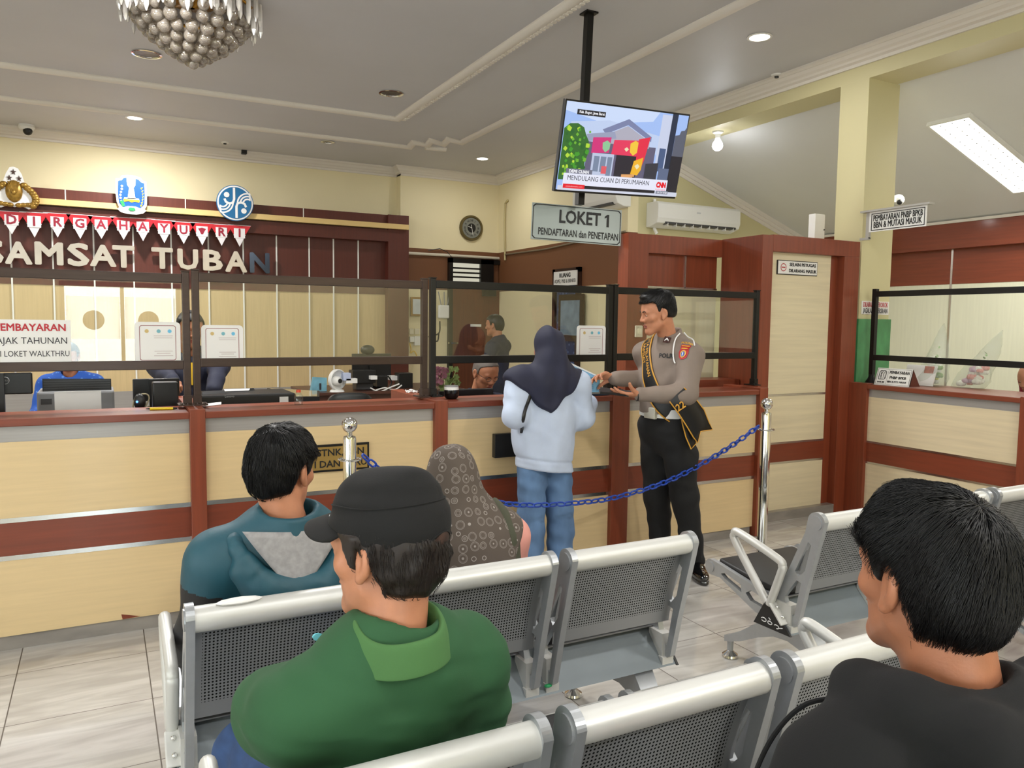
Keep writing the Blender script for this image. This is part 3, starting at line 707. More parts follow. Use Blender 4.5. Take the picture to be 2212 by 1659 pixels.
q = MB(); slab(q, S([(-18, 11), (18, 11), (16, 17), (6, 15), (0, 18), (-6, 15), (-16, 17)]), EY - 0.012, 0.008)
for k in range(7): slab(q, S([(18 + 5 * math.sin(k / 2.2), 22 - k * 6.2), (24 + 3 * math.sin(k / 2.2), 20 - k * 6.2), (20 + 4 * math.sin(k / 2.2), 26 - k * 6.2)]), EY - 0.012, 0.008)
q.build('yellow_rice_ear', M_EYEL, t)
q = MB()
for k in range(6): q.rings([disc_poly((c[0] + (-22 - 2 * math.sin(k)) * sx, c[2] - (16 - k * 6.5) * sz), 2.6 * sx, EY - 0.012, 10), disc_poly((c[0] + (-22 - 2 * math.sin(k)) * sx, c[2] - (16 - k * 6.5) * sz), 2.6 * sx, EY - 0.004, 10)])
q.build('cotton_sprig', M_EWHITE, t)
q = MB(); slab(q, S([(-26, 16), (-18, 14), (-14, 26), (-20, 28)]), EY - 0.013, 0.008); slab(q, S([(-8, 33), (-5, 29), (5, 29), (8, 33), (4, 36), (-4, 36)]), EY - 0.03, 0.03); q.build('green_leaves', M_EGRN, t)
q = MB(); slab(q, S([(-32, 33), (-20, 30), (-8, 26), (8, 26), (20, 30), (32, 33), (24, 40), (10, 43), (-10, 43), (-24, 40)]), EY - 0.02, 0.018); q.build('ribbon', M_EWHITE, t)
# round blue and white emblem
c, sx, sz = sc_of(508, 438.5); R0 = 40 * sx
t = thing('round_emblem', 'round blue emblem with white curved bands on light shelf', 'emblem', (c[0], EY, c[2] - R0))
q = MB(); q.rings([disc_poly((c[0], c[2]), R0, EY, 48), disc_poly((c[0], c[2]), R0, EY + 0.03, 48)]); q.build('rim', M_ETEAL, t)
q = MB(); q.rings([disc_poly((c[0], c[2]), R0 * 0.96, EY - 0.004, 48), disc_poly((c[0], c[2]), R0 * 0.96, EY + 0.01, 48)]); q.build('white_ring', M_EWHITE, t)
q = MB(); q.rings([disc_poly((c[0], c[2]), R0 * 0.88, EY - 0.008, 48), disc_poly((c[0], c[2]), R0 * 0.88, EY + 0.01, 48)]); q.build('blue_disc', M_ETEAL, t)
q = MB()
def band(q, pts, w, y):
    P = [Vector((p[0], 0, p[1])) for p in pts]; L, Rr = [], []
    for i, p in enumerate(P):
        d = (P[min(i + 1, len(P) - 1)] - P[max(i - 1, 0)]).normalized(); n = Vector((-d.z, 0, d.x)) * w / 2
        L.append(p + n); Rr.append(p - n)
    for i in range(len(P) - 1): q.quad(*[(v.x, y, v.z) for v in (L[i], L[i + 1], Rr[i + 1], Rr[i])])
def EP(u, v): return (c[0] + u * R0, c[2] + v * R0)
for s in (1, -1):
    band(q, [EP(-0.06 * s, 0.84 * s), EP(-0.06 * s, 0.2 * s), EP(-0.12 * s, 0.02 * s), EP(-0.3 * s, -0.06 * s), EP(-0.5 * s, 0.02 * s), EP(-0.58 * s, 0.2 * s)], R0 * 0.13, EY - 0.0115)
    for k in range(3):
        a_ = 0.56 - 0.15 * k; band(q, [EP(s * min(0.8, 0.68 + a_ * math.cos(t_)), s * (-0.02 + 1.05 * a_ * math.sin(t_))) for t_ in np.linspace(PI, 0.55 + 0.1 * k, 14)], R0 * 0.085, EY - 0.0092 - 0.0004 * k)
    q.poly(disc_poly(EP(-0.46 * s, 0.42 * s), R0 * 0.15, EY - 0.0125, 20))
q.build('white_bands', M_EWHITE, t)
# gilded police emblem with three stars
c, sx, sz = sc_of(30, 405)
S = lambda pts: [(c[0] + a * sx, c[2] - b * sz) for a, b in pts]
t = thing('gilded_emblem', 'gilded garland emblem with three dark stars at far left', 'emblem', (c[0], EY, c[2] - 44 * sz))
q = MB(); slab(q, S([(-16, -30), (-8, -43), (0, -45), (10, -42), (18, -30), (24, -10), (36, -2), (48, 12), (52, 30), (48, 40), (30, 45), (14, 39), (0, 42), (-14, 39), (-30, 45), (-48, 40), (-52, 30), (-48, 12), (-36, -2), (-24, -10)]), EY, 0.015); q.build('white_backing', M_EWHITE, t)
q = MB()
for s in (-1, 1):
    for k in range(9):
        a = k / 8; px_ = s * (22 + 25 * math.sin(a * 2.3)); py_ = -6 + 44 * a
        q.ball((c[0] + px_ * sx, EY - 0.01, c[2] - py_ * sz), (9 * sx, 0.03, 6.5 * sz), 10, 6)
    for k in range(4): q.ball((c[0] + s * (10 + 10 * k) * sx, EY - 0.01, c[2] - (38 - k) * sz), (9 * sx, 0.025, 5 * sz), 10, 6)
q.ball((c[0], EY - 0.005, c[2] - 8 * sz), (19 * sx, 0.05, 24 * sz), 18, 10)
for k in range(7): q.cyl((c[0] + (-12 + 4 * k) * sx, EY - 0.03, c[2] + 12 * sz), (c[0] + (-5 + 1.7 * k) * sx, EY - 0.055, c[2] - 12 * sz), 0.008, seg=6)
q.ball((c[0], EY - 0.05, c[2] - 12 * sz), (5 * sx, 0.02, 6 * sz), 12, 8)
q.build('gilded_relief', M_EGOLD, t, True)
q = MB()
for (a, b) in ((0, -33), (-9, -20), (12, -20)):
    pl = [(a + (6.5 if k % 2 == 0 else 2.7) * math.sin(k * PI / 5), b - (6.5 if k % 2 == 0 else 2.7) * math.cos(k * PI / 5)) for k in range(10)]
    slab(q, S(pl), EY - 0.008, 0.01)
q.build('stars', M_EBROWN, t)

# ------------------------------------------------------------------ notices on the glass
GYF = SY - 0.0045
def sticker(px0, px1, py0, py1, label, fade=False):
    A, B = PY(px0, py0, GYF), PY(px1, py1, GYF); w = B[0] - A[0]; h = A[2] - B[2]; cx_, cz_ = (A[0] + B[0]) / 2, (A[2] + B[2]) / 2
    t = thing('glass_sticker', label, 'sticker', (cx_, GYF, B[2]), group='white service stickers')
    def rr(w, h, r, n=6):
        P = []
        for (sx_, sz_, a0) in ((1, 1, 0), (-1, 1, PI / 2), (-1, -1, PI), (1, -1, 1.5 * PI)):
            for k in range(n): a = a0 + PI / 2 * k / (n - 1); P.append((cx_ + sx_ * (w / 2 - r) + r * math.cos(a), cz_ + sz_ * (h / 2 - r) + r * math.sin(a)))
        return P
    q = MB(); slab(q, rr(w, h, 0.02), GYF - 0.001, 0.001); q.build('sheet', M_PAPER, t)
    o_, i_ = rr(w * 0.8, h * 0.84, 0.012), rr(w * 0.8 - 0.006, h * 0.84 - 0.006, 0.010); q = MB()
    for k in range(len(o_)): k2 = (k + 1) % len(o_); q.quad(*[(p[0], GYF - 0.0018, p[1]) for p in (o_[k], o_[k2], i_[k2], i_[k])])
    q.build('printed_border', mat('sticker_border', (150, 96, 96), 0.6), t)
    for k, (u, m_) in enumerate(((-0.24, mat('pale_gold_print', (206, 180, 120), 0.6)), (0.02, mat('pale_teal_print', (120, 178, 190), 0.6)), (0.26, mat('pale_blue_print', (110, 190, 226), 0.6)))):
        q = MB(); q.poly(disc_poly((cx_ + u * w, cz_ + 0.28 * h), 0.045 * w, GYF - 0.002, 16)); q.build('printed_mark', m_, t)
    q = MB()
    for (v, ww) in ((0.17, 0.42), (0.12, 0.4), (-0.20, 0.4), (-0.25, 0.3), (-0.31, 0.42)):
        q.box((cx_ + 0.12 * w - ww * w / 2, GYF - 0.0025, cz_ + v * h - 0.006 * h), (cx_ + 0.12 * w + ww * w / 2, GYF - 0.0018, cz_ + v * h + 0.006 * h))
    q.build('printed_lines', mat('sticker_print', (188, 170, 170), 0.6), t)
sticker(290, 391, 695, 785, 'faded white service sticker on far left glass screen beside payment notice')
sticker(434, 526, 702, 785, 'white service sticker at lower left of second glass screen')
sticker(1246, 1307, 703, 774, 'white service sticker on glass right of navy hijab')
A, B = PY(-75, 689, GYF), PY(155, 788, GYF)
t = thing('payment_notice', 'large white paper payment notice with red heading on far left glass', 'notice', ((A[0] + B[0]) / 2, GYF, B[2]))
boxes('sheet', M_PAPER, ((A[0], GYF - 0.0015, B[2]), (B[0], GYF, A[2])), parent=t)
M_RED = mat('red_print', (186, 44, 56), 0.6); M_DKP = mat('dark_print', (44, 44, 50), 0.6)
def pxtext(s, x0, x1, yc, hpx, Yp, m, parent, bold=0.0, off=0.001):
    a = PY(x0, yc, Yp); b = PY(x1, yc, Yp); z = PY((x0 + x1) / 2, yc, Yp)[2]
    sz_ = abs(PY(x0, yc - hpx / 2, Yp)[2] - PY(x0, yc + hpx / 2, Yp)[2]) / 0.72
    me = text_mesh(s, sz_, 0.0006, bold)
    xs_ = [v.co.x for v in me.vertices]; f = (b[0] - a[0]) / (max(xs_) - min(xs_)); ys_ = [v.co.y for v in me.vertices]; my = (max(ys_) + min(ys_)) / 2; mx = (max(xs_) + min(xs_)) / 2
    for v in me.vertices: v.co.x = (v.co.x - mx) * f; v.co.y -= my
    me.transform(MF((a[0] + b[0]) / 2, Yp - off, z)); return link_mesh('lettering', me, m, parent)
pxtext('PEMBAYARAN', -12, 142, 707, 16, GYF - 0.0015, M_RED, t, 0.0012)
pxtext('PAJAK TAHUNAN', -18, 145, 738, 15, GYF - 0.0015, M_DKP, t)
pxtext('DI LOKET WALKTHRU', -12, 150, 764, 13, GYF - 0.0015, M_DKP, t)

# ------------------------------------------------------------------ TV on ceiling pole with hanging sign
def Rzxy(y, t_, r): return (Matrix.Rotation(y, 4, 'Z') @ Matrix.Rotation(t_, 4, 'X') @ Matrix.Rotation(r, 4, 'Y'))
pole = thing('television', 'wall television showing news, tilted on black ceiling pole', 'television', (3.217, 4.98, ZC))
q = MB(); q.box((3.217 - 0.05, 4.93, ZC - 0.012), (3.217 + 0.05, 5.03, ZC)); 
q.rings([[(x + dx, 4.98 + dy, z) for dx, dy in ((-0.026, -0.026), (0.026, -0.026), (0.026, 0.026), (-0.026, 0.026))] for x, z in ((3.217, ZC), (3.165, 2.43))])
q.build('ceiling_pole', M_BLACK, pole)
TW, TH = 1.1, 0.6215
MT = Matrix.Translation((3.4, 4.76, 2.802)) @ Rzxy(0.023, 0.284, -0.039)
q = MB(); q.rbox((-TW / 2, 0.0, -TH / 2), (TW / 2, 0.035, TH / 2), 0.004, 2, MT); q.rbox((-0.36, 0.03, -0.22), (0.36, 0.07, 0.16), 0.012, 2, MT); q.build('television_body', M_BLKPL, pole)
q = MB(); q.box((-0.24, 0.07, -0.12), (-0.14, 0.21, 0.1), MT); q.build('bracket', M_BLACK, pole)
SX0, SX1, SZ0, SZ1 = -TW / 2 + 0.012, TW / 2 - 0.012, -TH / 2 + 0.016, TH / 2 - 0.012
def EM(n, rgb, s=1.0): return emissive('screen_' + n, rgb, s)
def TVP(u, v, k=0): return MT @ Vector((SX0 + u * (SX1 - SX0), -0.0008 - 0.0006 * k, SZ1 - v * (SZ1 - SZ0)))
lay = [0]
scr = None
def tvpoly(name, pts, m):
    lay[0] += 1; q = MB(); q.poly([TVP(u, v, lay[0] * 0.5) for u, v in pts])
    o = q.build(name, m, scr if scr else pole); return o
def rect(a, b, c, d): return [(a, c), (b, c), (b, d), (a, d)]
scr = tvpoly('screen', rect(0, 1, 0, 1), EM('sky', (160, 188, 240), 1.0))
tvpoly('sky_patch', [(0, 0), (0.75, 0), (0.7, 0.12), (0.3, 0.2), (0, 0.1)], EM('skyhi', (200, 216, 246), 1.0))
tvpoly('cloud', [(0.05, 0.22), (0.35, 0.16), (0.55, 0.22), (0.78, 0.28), (0.78, 0.5), (0.05, 0.5)], EM('haze', (188, 204, 236), 1.0))
tvpoly('house_wall', rect(0.2, 0.76, 0.42, 0.86), EM('wall', (96, 92, 118)))
tvpoly('roof', [(0.30, 0.27), (0.50, 0.12), (0.71, 0.30), (0.71, 0.36), (0.50, 0.19), (0.33, 0.32)], EM('roof', (120, 128, 166)))
tvpoly('gable', [(0.33, 0.33), (0.50, 0.2), (0.70, 0.36), (0.70, 0.44), (0.33, 0.42)], EM('gable', (172, 170, 186)))
tvpoly('awning', [(0.18, 0.34), (0.4, 0.28), (0.42, 0.36), (0.2, 0.42)], EM('awning', (150, 156, 184)))
tvpoly('doorway', rect(0.44, 0.62, 0.53, 0.86), EM('dark', (34, 30, 44)))
tvpoly('red_banner', [(0.235, 0.37), (0.38, 0.35), (0.375, 0.53), (0.235, 0.55)], EM('magenta', (208, 46, 120)))
tvpoly('banner_picture', [(0.315, 0.42), (0.35, 0.39), (0.378, 0.42), (0.375, 0.49), (0.345, 0.53), (0.32, 0.49)], EM('leaf', (140, 196, 150)))
tvpoly('red_banner', [(0.405, 0.375), (0.605, 0.355), (0.605, 0.545), (0.395, 0.545)], EM('pink', (226, 52, 92)))
tvpoly('yellow_dish', [(0.54, 0.40), (0.58, 0.36), (0.605, 0.38), (0.605, 0.5), (0.575, 0.54), (0.545, 0.5)], EM('yellow', (240, 196, 60)))
tvpoly('dish', [(0.495, 0.47), (0.515, 0.445), (0.535, 0.47), (0.515, 0.5)], EM('cream', (232, 222, 180)))
tvpoly('red_banner', [(0.605, 0.34), (0.70, 0.30), (0.675, 0.58), (0.66, 0.66), (0.605, 0.62)], EM('red', (226, 40, 70)))
tvpoly('yellow_banner_end', [(0.59, 0.60), (0.665, 0.55), (0.66, 0.70), (0.635, 0.77), (0.575, 0.76)], EM('gold', (236, 178, 40)))
tvpoly('dish', [(0.6, 0.66), (0.625, 0.63), (0.645, 0.66), (0.625, 0.7)], EM('cream', (232, 222, 180)))
tvpoly('display_case', rect(0.245, 0.42, 0.545, 0.88), EM('case', (186, 196, 222)))
for (a, b, c, d) in ((0.262, 0.305, 0.58, 0.76), (0.315, 0.36, 0.58, 0.76), (0.37, 0.408, 0.58, 0.88)): tvpoly('case_shelf', rect(a, b, c, d), EM('case2', (120, 134, 160)))
tvpoly('case_food', rect(0.33, 0.372, 0.69, 0.78), EM('food', (222, 90, 100)))
tvpoly('table', [(0.5, 0.77), (0.61, 0.76), (0.61, 0.79), (0.595, 0.79), (0.595, 0.92), (0.585, 0.92), (0.585, 0.8), (0.515, 0.81), (0.515, 0.92), (0.505, 0.92)], EM('table', (222, 160, 100)))
tvpoly('side_wall', rect(0.77, 0.86, 0.02, 0.7), EM('swall', (198, 206, 230)))
tvpoly('blue_door', rect(0.79, 0.845, 0.42, 0.7), EM('bdoor', (70, 90, 130)))
tvpoly('post', rect(0.855, 0.905, 0.0, 1.0), EM('post', (28, 40, 66)))
tvpoly('gate', [(0.69, 0.62), (0.80, 0.60), (0.80, 0.92), (0.69, 0.92)], EM('gate', (50, 50, 62)))
tvpoly('gate_pillar', rect(0.81, 0.9, 0.66, 0.95), EM('pillar', (92, 104, 134)))
tvpoly('right_house', [(0.905, 0.25), (0.94, 0.24), (0.95, 0.19), (0.98, 0.18), (1.0, 0.12), (1.0, 1), (0.905, 1)], EM('rhouse', (88, 92, 108)))
tvpoly('right_gate', rect(0.9, 1.0, 0.5, 1.0), EM('rgate', (30, 28, 40)))
tvpoly('tree_mass', [(0, 0.3), (0.04, 0.24), (0.1, 0.23), (0.15, 0.27), (0.17, 0.34), (0.2, 0.42), (0.21, 0.55), (0.19, 0.66), (0.2, 0.8), (0.14, 0.88), (0, 0.88)], EM('lf5', (48, 104, 40)))
rnd = random.Random(3)
for k in range(60):
    u = 0.02 + rnd.random() * 0.2 * (0.6 + 0.4 * rnd.random()); v = 0.26 + rnd.random() * 0.56; s_ = 0.012 + rnd.random() * 0.016
    m_ = EM(*[('lf1', (64, 150, 40)), ('lf2', (178, 214, 60)), ('lf3', (34, 96, 40)), ('lf4', (110, 176, 50))][k % 4]); a0 = rnd.random() * 6
    lay[0] = 40 + k * 0.2
    tvpoly('leaf_clump', [(u + s_ * 0.7 * (1 if j % 2 else 0.75) * math.cos(a0 + j * PI / 4), v + s_ * 1.25 * (1 if j % 2 else 0.75) * math.sin(a0 + j * PI / 4)) for j in range(8)], m_)
lay[0] = 60
tvpoly('caption_bar', [(0.07, 0.875), (0.93, 0.845), (0.985, 0.845), (0.985, 0.965), (0.07, 0.995)] if 0 else rect(0.035, 0.90, 0.80, 0.90), EM('bar', (222, 224, 240), 1.05))
tvpoly('caption_bar', rect(0.035, 0.90, 0.87, 0.945), EM('bar', (222, 224, 240), 1.05))
tvpoly('caption_tab', rect(0.05, 0.255, 0.745, 0.80), EM('tab', (110, 112, 130)))
tvpoly('ticker', rect(0.0, 1.0, 0.945, 1.0), EM('tick2', (206, 210, 226)))
tvpoly('ticker_dark', rect(0.21, 0.80, 0.935, 0.972), EM('tick', (26, 24, 34)))
tvpoly('ticker_red', rect(0.04, 0.21, 0.925, 0.975), EM('tickred', (226, 24, 44)))
tvpoly('clock_box', rect(0.81, 0.915, 0.935, 0.975), EM('clk', (128, 132, 150)))
tvpoly('place_tag', rect(0.075, 0.295, 0.075, 0.135), EM('ptag', (18, 16, 26)))
def tvtext(s, u0, u1, v, hv, m, bold=0.0):
    me = text_mesh(s, hv * (SZ1 - SZ0) / 0.72, 0.0, bold, align='LEFT')
    xs_ = [q_.co.x for q_ in me.vertices]; ys_ = [q_.co.y for q_ in me.vertices]; f = (u1 - u0) * (SX1 - SX0) / (max(xs_) - min(xs_)); my = (max(ys_) + min(ys_)) / 2; x0 = min(xs_)
    for q_ in me.vertices: q_.co.x = (q_.co.x - x0) * f; q_.co.y -= my
    o = TVP(u0, v, 40); ax = MT.to_3x3()
    me.transform(frame(o, ax @ Vector((1, 0, 0)), ax @ Vector((0, 0, 1)), ax @ Vector((0, -1, 0)))); return link_mesh('lettering', me, m, scr)
W_ = EM('white', (250, 250, 255), 1.0); K_ = EM('black', (16, 16, 30))
tvtext('MENDULANG CUAN DI PERUMAHAN', 0.065, 0.735, 0.85, 0.058, K_)
tvtext('DEMI CUAN', 0.07, 0.225, 0.774, 0.036, W_, 0.001)
tvtext('Kab. Bogor, Jawa Barat', 0.09, 0.285, 0.105, 0.03, W_, 0.0006)
tvtext('CNN', 0.80, 0.885, 0.862, 0.062, EM('cnn', (226, 20, 40)), 0.004)
tvtext('Indonesia', 0.80, 0.885, 0.918, 0.026, EM('cnn2', (236, 120, 140)))
tvtext('09.24 WIB', 0.82, 0.905, 0.956, 0.024, W_)
tvtext('cnnindonesia.com', 0.06, 0.19, 0.95, 0.018, EM('pinkt', (250, 180, 186)))
# hanging sign under the TV
SW, SH = 0.7, 0.273
MS = Matrix.Translation((3.196, 5.059, 2.298)) @ Rzxy(-0.291, -0.077, 0.047)
hs = thing('counter_number_sign', 'grey hanging sign LOKET 1 under the television', 'sign', (3.196, 5.059, 2.17))
ch = 0.018; oc = [(-SW / 2 + ch, -SH / 2), (SW / 2 - ch, -SH / 2), (SW / 2, -SH / 2 + ch), (SW / 2, SH / 2 - ch), (SW / 2 - ch, SH / 2), (-SW / 2 + ch, SH / 2), (-SW / 2, SH / 2 - ch), (-SW / 2, -SH / 2 + ch)]
def oct_(f, y): return [MS @ Vector((a - math.copysign(f, a), y, b - math.copysign(f, b))) for a, b in oc]
q = MB(); q.box((-SW / 2, 0.0, -SH / 2), (SW / 2, 0.012, SH / 2), MS); q.build('board', mat('sign_grey_green', (130, 138, 133), 0.3, 0.2), hs)
q = MB(); O, I = oct_(0.006, -0.0015), oct_(0.012, -0.0015)
for k in range(8): q.quad(O[k], O[(k + 1) % 8], I[(k + 1) % 8], I[k])
q.build('border_line', M_INK, hs)
def on_sign(s, x, z, w, size, bold):
    me = text_mesh(s, size, 0.001, bold, width=w); ax = MS.to_3x3()
    me.transform(frame(MS @ Vector((x, -0.001, z)), ax @ Vector((1, 0, 0)), ax @ Vector((0, 0, 1)), ax @ Vector((0, -1, 0)))); link_mesh('lettering', me, M_INK, hs)
on_sign('LOKET', 0.02, 0.045, 0.325, 0.135, 0.0035)
q = MB(); q.prism([(0.232, -0.003), (0.251, -0.003), (0.251, 0.093), (0.236, 0.093), (0.216, 0.076), (0.216, 0.062), (0.232, 0.07)], 0.0015, MS @ frame((0, -0.0015, 0), (1, 0, 0), (0, 0, 1), (0, 1, 0))); q.build('lettering', M_INK, hs)
on_sign('PENDAFTARAN dan PENETAPAN', 0.015, -0.075, 0.625, 0.074, 0.0014)

# hanging sign at the pillar
t = thing('hanging_sign', 'white bracket sign PEMBAYARAN PNBP BPKB hanging from the pillar', 'sign', (5.58, 4.2, 2.2))
A = PX(1884, 461, 5.58); B = PX(1998, 484, 5.58); C_ = PX(1997, 438, 5.58)
ya, yb = A[1], B[1]; zt, zb = A[2] - 0.005, PX(1881, 499, 5.58)[2]
boxes('board', M_WHITE, ((5.575, yb - 0.01, zb - 0.01), (5.585, ya + 0.02, zt + 0.015)), parent=t)
boxes('bracket', mat('grey_bracket', (176, 174, 168), 0.4, 0.3), ((5.55, yb - 0.05, zt + 0.015), (5.61, 4.44, zt + 0.03)), ((5.57, ya + 0.02, zb - 0.07), (5.60, 4.45, zb - 0.05)), ((5.575, ya + 0.02, zb - 0.06), (5.60, ya + 0.05, zt + 0.03)), parent=t)
q = MB()
for a, b in (((yb, zb), (ya, zb + 0.006)), ((yb, zt - 0.006), (ya, zt)), ((yb, zb), (yb + 0.006, zt)), ((ya - 0.006, zb), (ya, zt))): q.box((5.5735, a[0], a[1]), (5.575, b[0], b[1]))
q.build('border_line', M_INK, t)
MX = lambda x, y, z: frame((x, y, z), (0, -1, 0), (0, 0, 1), (-1, 0, 0))
ym = (ya + yb) / 2; w = ya - yb; zm = (zt + zb) / 2
lettering('PEMBAYARAN PNBP BPKB', 0.07, MX(5.573, ym, zm + (zt - zb) * 0.2), M_INK, t, width=w * 0.92, bold=0.0006)
lettering('BBN & MUTASI MASUK', 0.07, MX(5.573, ym, zm - (zt - zb) * 0.2), M_INK, t, width=w * 0.9, bold=0.0006)
# no smoking notice on the pillar
t = thing('no_smoking_notice', 'small white notice with red and black lines on the pillar', 'notice', (5.8, 4.445, 1.63))
A, B = PY(1862, 650, 4.445), PY(1919, 680, 4.445); ax0 = max(A[0], 5.61)
boxes('plate', M_PAPER, ((ax0, 4.444, B[2]), (B[0], 4.449, A[2])), parent=t)
lettering('DILARANG MEROKOK', 0.06, MF((ax0 + B[0]) / 2, 4.443, B[2] + (A[2] - B[2]) * 0.72), M_RED, t, width=(B[0] - ax0) * 0.9)
lettering('JAGALAH KEBERSIHAN', 0.06, MF((ax0 + B[0]) / 2, 4.443, B[2] + (A[2] - B[2]) * 0.26), M_DKP, t, width=(B[0] - ax0) * 0.9)
# room sign at the side door
t = thing('room_sign', 'small white room sign RUANG beside brown side doorway', 'sign', (5.50, 9.0, 2.1))
A, B = PX(1197, 588, 5.5), PX(1246, 615, 5.5)
boxes('plate', M_WHITE, ((5.495, B[1], B[2]), (5.51, A[1], A[2])), parent=t)
ym = (A[1] + B[1]) / 2; w = A[1] - B[1]; h = A[2] - B[2]
lettering('RUANG', 0.08, MX(5.494, ym, B[2] + h * 0.7), M_INK, t, width=w * 0.48, bold=0.002)
lettering('ADPEL PKB & BBNKB', 0.07, MX(5.494, ym, B[2] + h * 0.3), M_INK, t, width=w * 0.92)
# ------------------------------------------------------------------ fittings on ceiling and walls
M_LAMP = emissive('lit_diffuser', (255, 250, 240), 9.0)
def downlight(x, y, lit, label, r=0.085):
    t = thing('down_light', label, 'ceiling light', (x, y, ZC), group='recessed down lights')
    q = MB(); q.lathe([(r, 0.0), (r + 0.012, -0.004), (r + 0.012, -0.008), (r - 0.006, -0.010), (r - 0.012, -0.002), (r - 0.012, 0)], (x, y, ZC), 28, cap=False); q.build('rim', M_CHROME if not lit else M_WHITE, t, True)
    q = MB()
    if lit: q.lathe([(r - 0.01, -0.004), (r - 0.012, -0.008)], (x, y, ZC), 28); q.build('diffuser', M_LAMP, t)
    else:
        q.lathe([(r - 0.012, -0.001), (r - 0.02, -0.0015)], (x, y, ZC), 28); q.build('reflector', mat('dull_reflector', (112, 110, 106), 0.35, 0.7, 0.4, 12), t)
downlight(*LIT[0], True, 'lit round down light left of the shield emblem')
downlight(*LIT[1], True, 'lit round down light above the wall clock')
downlight(*LIT[2], True, 'lit round down light nearest, right of the television')
downlight(0.403, 7.59, False, 'unlit down light beside the chandelier', 0.11)
downlight(2.614, 7.637, False, 'unlit down light inside the moulding corner', 0.11)
downlight(2.605, 10.071, False, 'unlit small down light between the two mouldings', 0.075)
t = thing('dome_camera', 'white dome camera with dark eye at top left cornice', 'camera', (-0.729, 11.063, ZC))
q = MB(); q.lathe([(0.085, 0), (0.09, -0.03), (0.07, -0.06), (0.05, -0.065)], (-0.729, 11.063, ZC), 20); q.build('housing', M_WHITE, t, True)
q = MB(); q.ball((-0.715, 11.03, ZC - 0.075), 0.05, 16, 10); q.build('lens_dome', M_BLKPL, t, True)
for (x, y, lab) in ((1.462, 10.78, 'small dark sensor on ceiling above round emblem'), (5.467, 5.326, 'small dark sensor on ceiling near beam right of the television')):
    t = thing('ceiling_sensor', lab, 'sensor', (x, y, ZC)); q = MB(); q.lathe([(0.05, 0), (0.045, -0.012), (0.02, -0.016)], (x, y, ZC), 16); q.build('base', M_WHITE, t, True)
    q = MB(); q.lathe([(0.022, -0.012), (0.018, -0.03)], (x, y, ZC), 12); q.build('probe', M_BLKPL, t, True)
a = PY(527, 327, 11.17); q = MB(); q.rbox((a[0] - 0.035, 11.13, a[2] - 0.04), (a[0] + 0.035, 11.2, a[2] + 0.04), 0.008); tag(q.build('corner_sensor', M_BLKPL, base=(a[0], 11.16, a[2])), 'tiny black sensor stuck on cornice above round emblem', 'sensor')

# bare bulb under the beam
t = thing('bare_bulb', 'glowing bare bulb in white holder under the beam', 'lamp', (5.78, 6.42, 3.58))
q = MB(); q.lathe([(0.06, 0), (0.055, -0.015), (0.03, -0.03), (0.025, -0.07)], (5.78, 6.42, 3.58), 20); q.build('holder', M_WHITE, t, True)
q = MB(); q.lathe([(0.02, -0.065), (0.03, -0.09), (0.05, -0.12), (0.056, -0.15), (0.045, -0.18), (0.02, -0.197), (0.002, -0.2)], (5.78, 6.42, 3.58), 20); q.build('bulb', emissive('lit_bulb', (246, 248, 255), 14.0), t, True)

# fluorescent troffer on the sloping ceiling
ex = Vector((1, 0, -0.3527)).normalized(); ez = Vector((0.3527, 0, 1)).normalized()
def SLP(s, y, h): p = Vector((6.66, 0, slope_z(6.66))) + ex * s - ez * h; return (p.x, y, p.z)
t = thing('ceiling_light_panel', 'long bright prismatic light panel on sloping annex ceiling', 'ceiling light', SLP(0.7, 4.5, 0)); L0, Ya, Yb = 1.42, 4.27, 4.63
def sbox(q, s0, s1, ya, yb, h0, h1):
    A = [SLP(s, y, h) for h in (h1, h0) for s, y in ((s0, ya), (s1, ya), (s1, yb), (s0, yb))]
    q.rings([A[:4], A[4:]]); return q
q = MB(); sbox(q, -0.02, L0 + 0.02, Ya - 0.02, Ya, 0, 0.035); sbox(q, -0.02, L0 + 0.02, Yb, Yb + 0.02, 0, 0.035); sbox(q, -0.02, 0, Ya, Yb, 0, 0.035); sbox(q, L0, L0 + 0.02, Ya, Yb, 0, 0.035); q.build('frame', M_WHITE, t)
q = MB(); sbox(q, 0, L0, Ya, Yb, 0.002, 0.02); q.build('diffuser', emissive('lit_panel', (255, 252, 240), 5.0), t)
q = MB(); 
for i in range(18):
    for j in range(3): sbox(q, 0.04 + i * 0.078, 0.052 + i * 0.078, Ya + 0.06 + j * 0.11, Ya + 0.072 + j * 0.11, 0.018, 0.024)
q.build('prism_studs', mat('lamp_stud_grey', (150, 150, 146), 0.4), t)
pl = area_lamp('panel_glow', SLP(0.71, 4.45, 0.05), 1.35, 42, (1, 0.98, 0.9), (0, -math.atan(-0.3527), 0), 'RECTANGLE', 0.34)
# unseen extra light further along, no fitting built, raised to brighten the door side
area_lamp('annex_fill_glow', SLP(0.71, 1.2, 0.05), 1.35, 34, (1, 0.98, 0.9), (0, -math.atan(-0.3527), 0), 'RECTANGLE', 0.34)

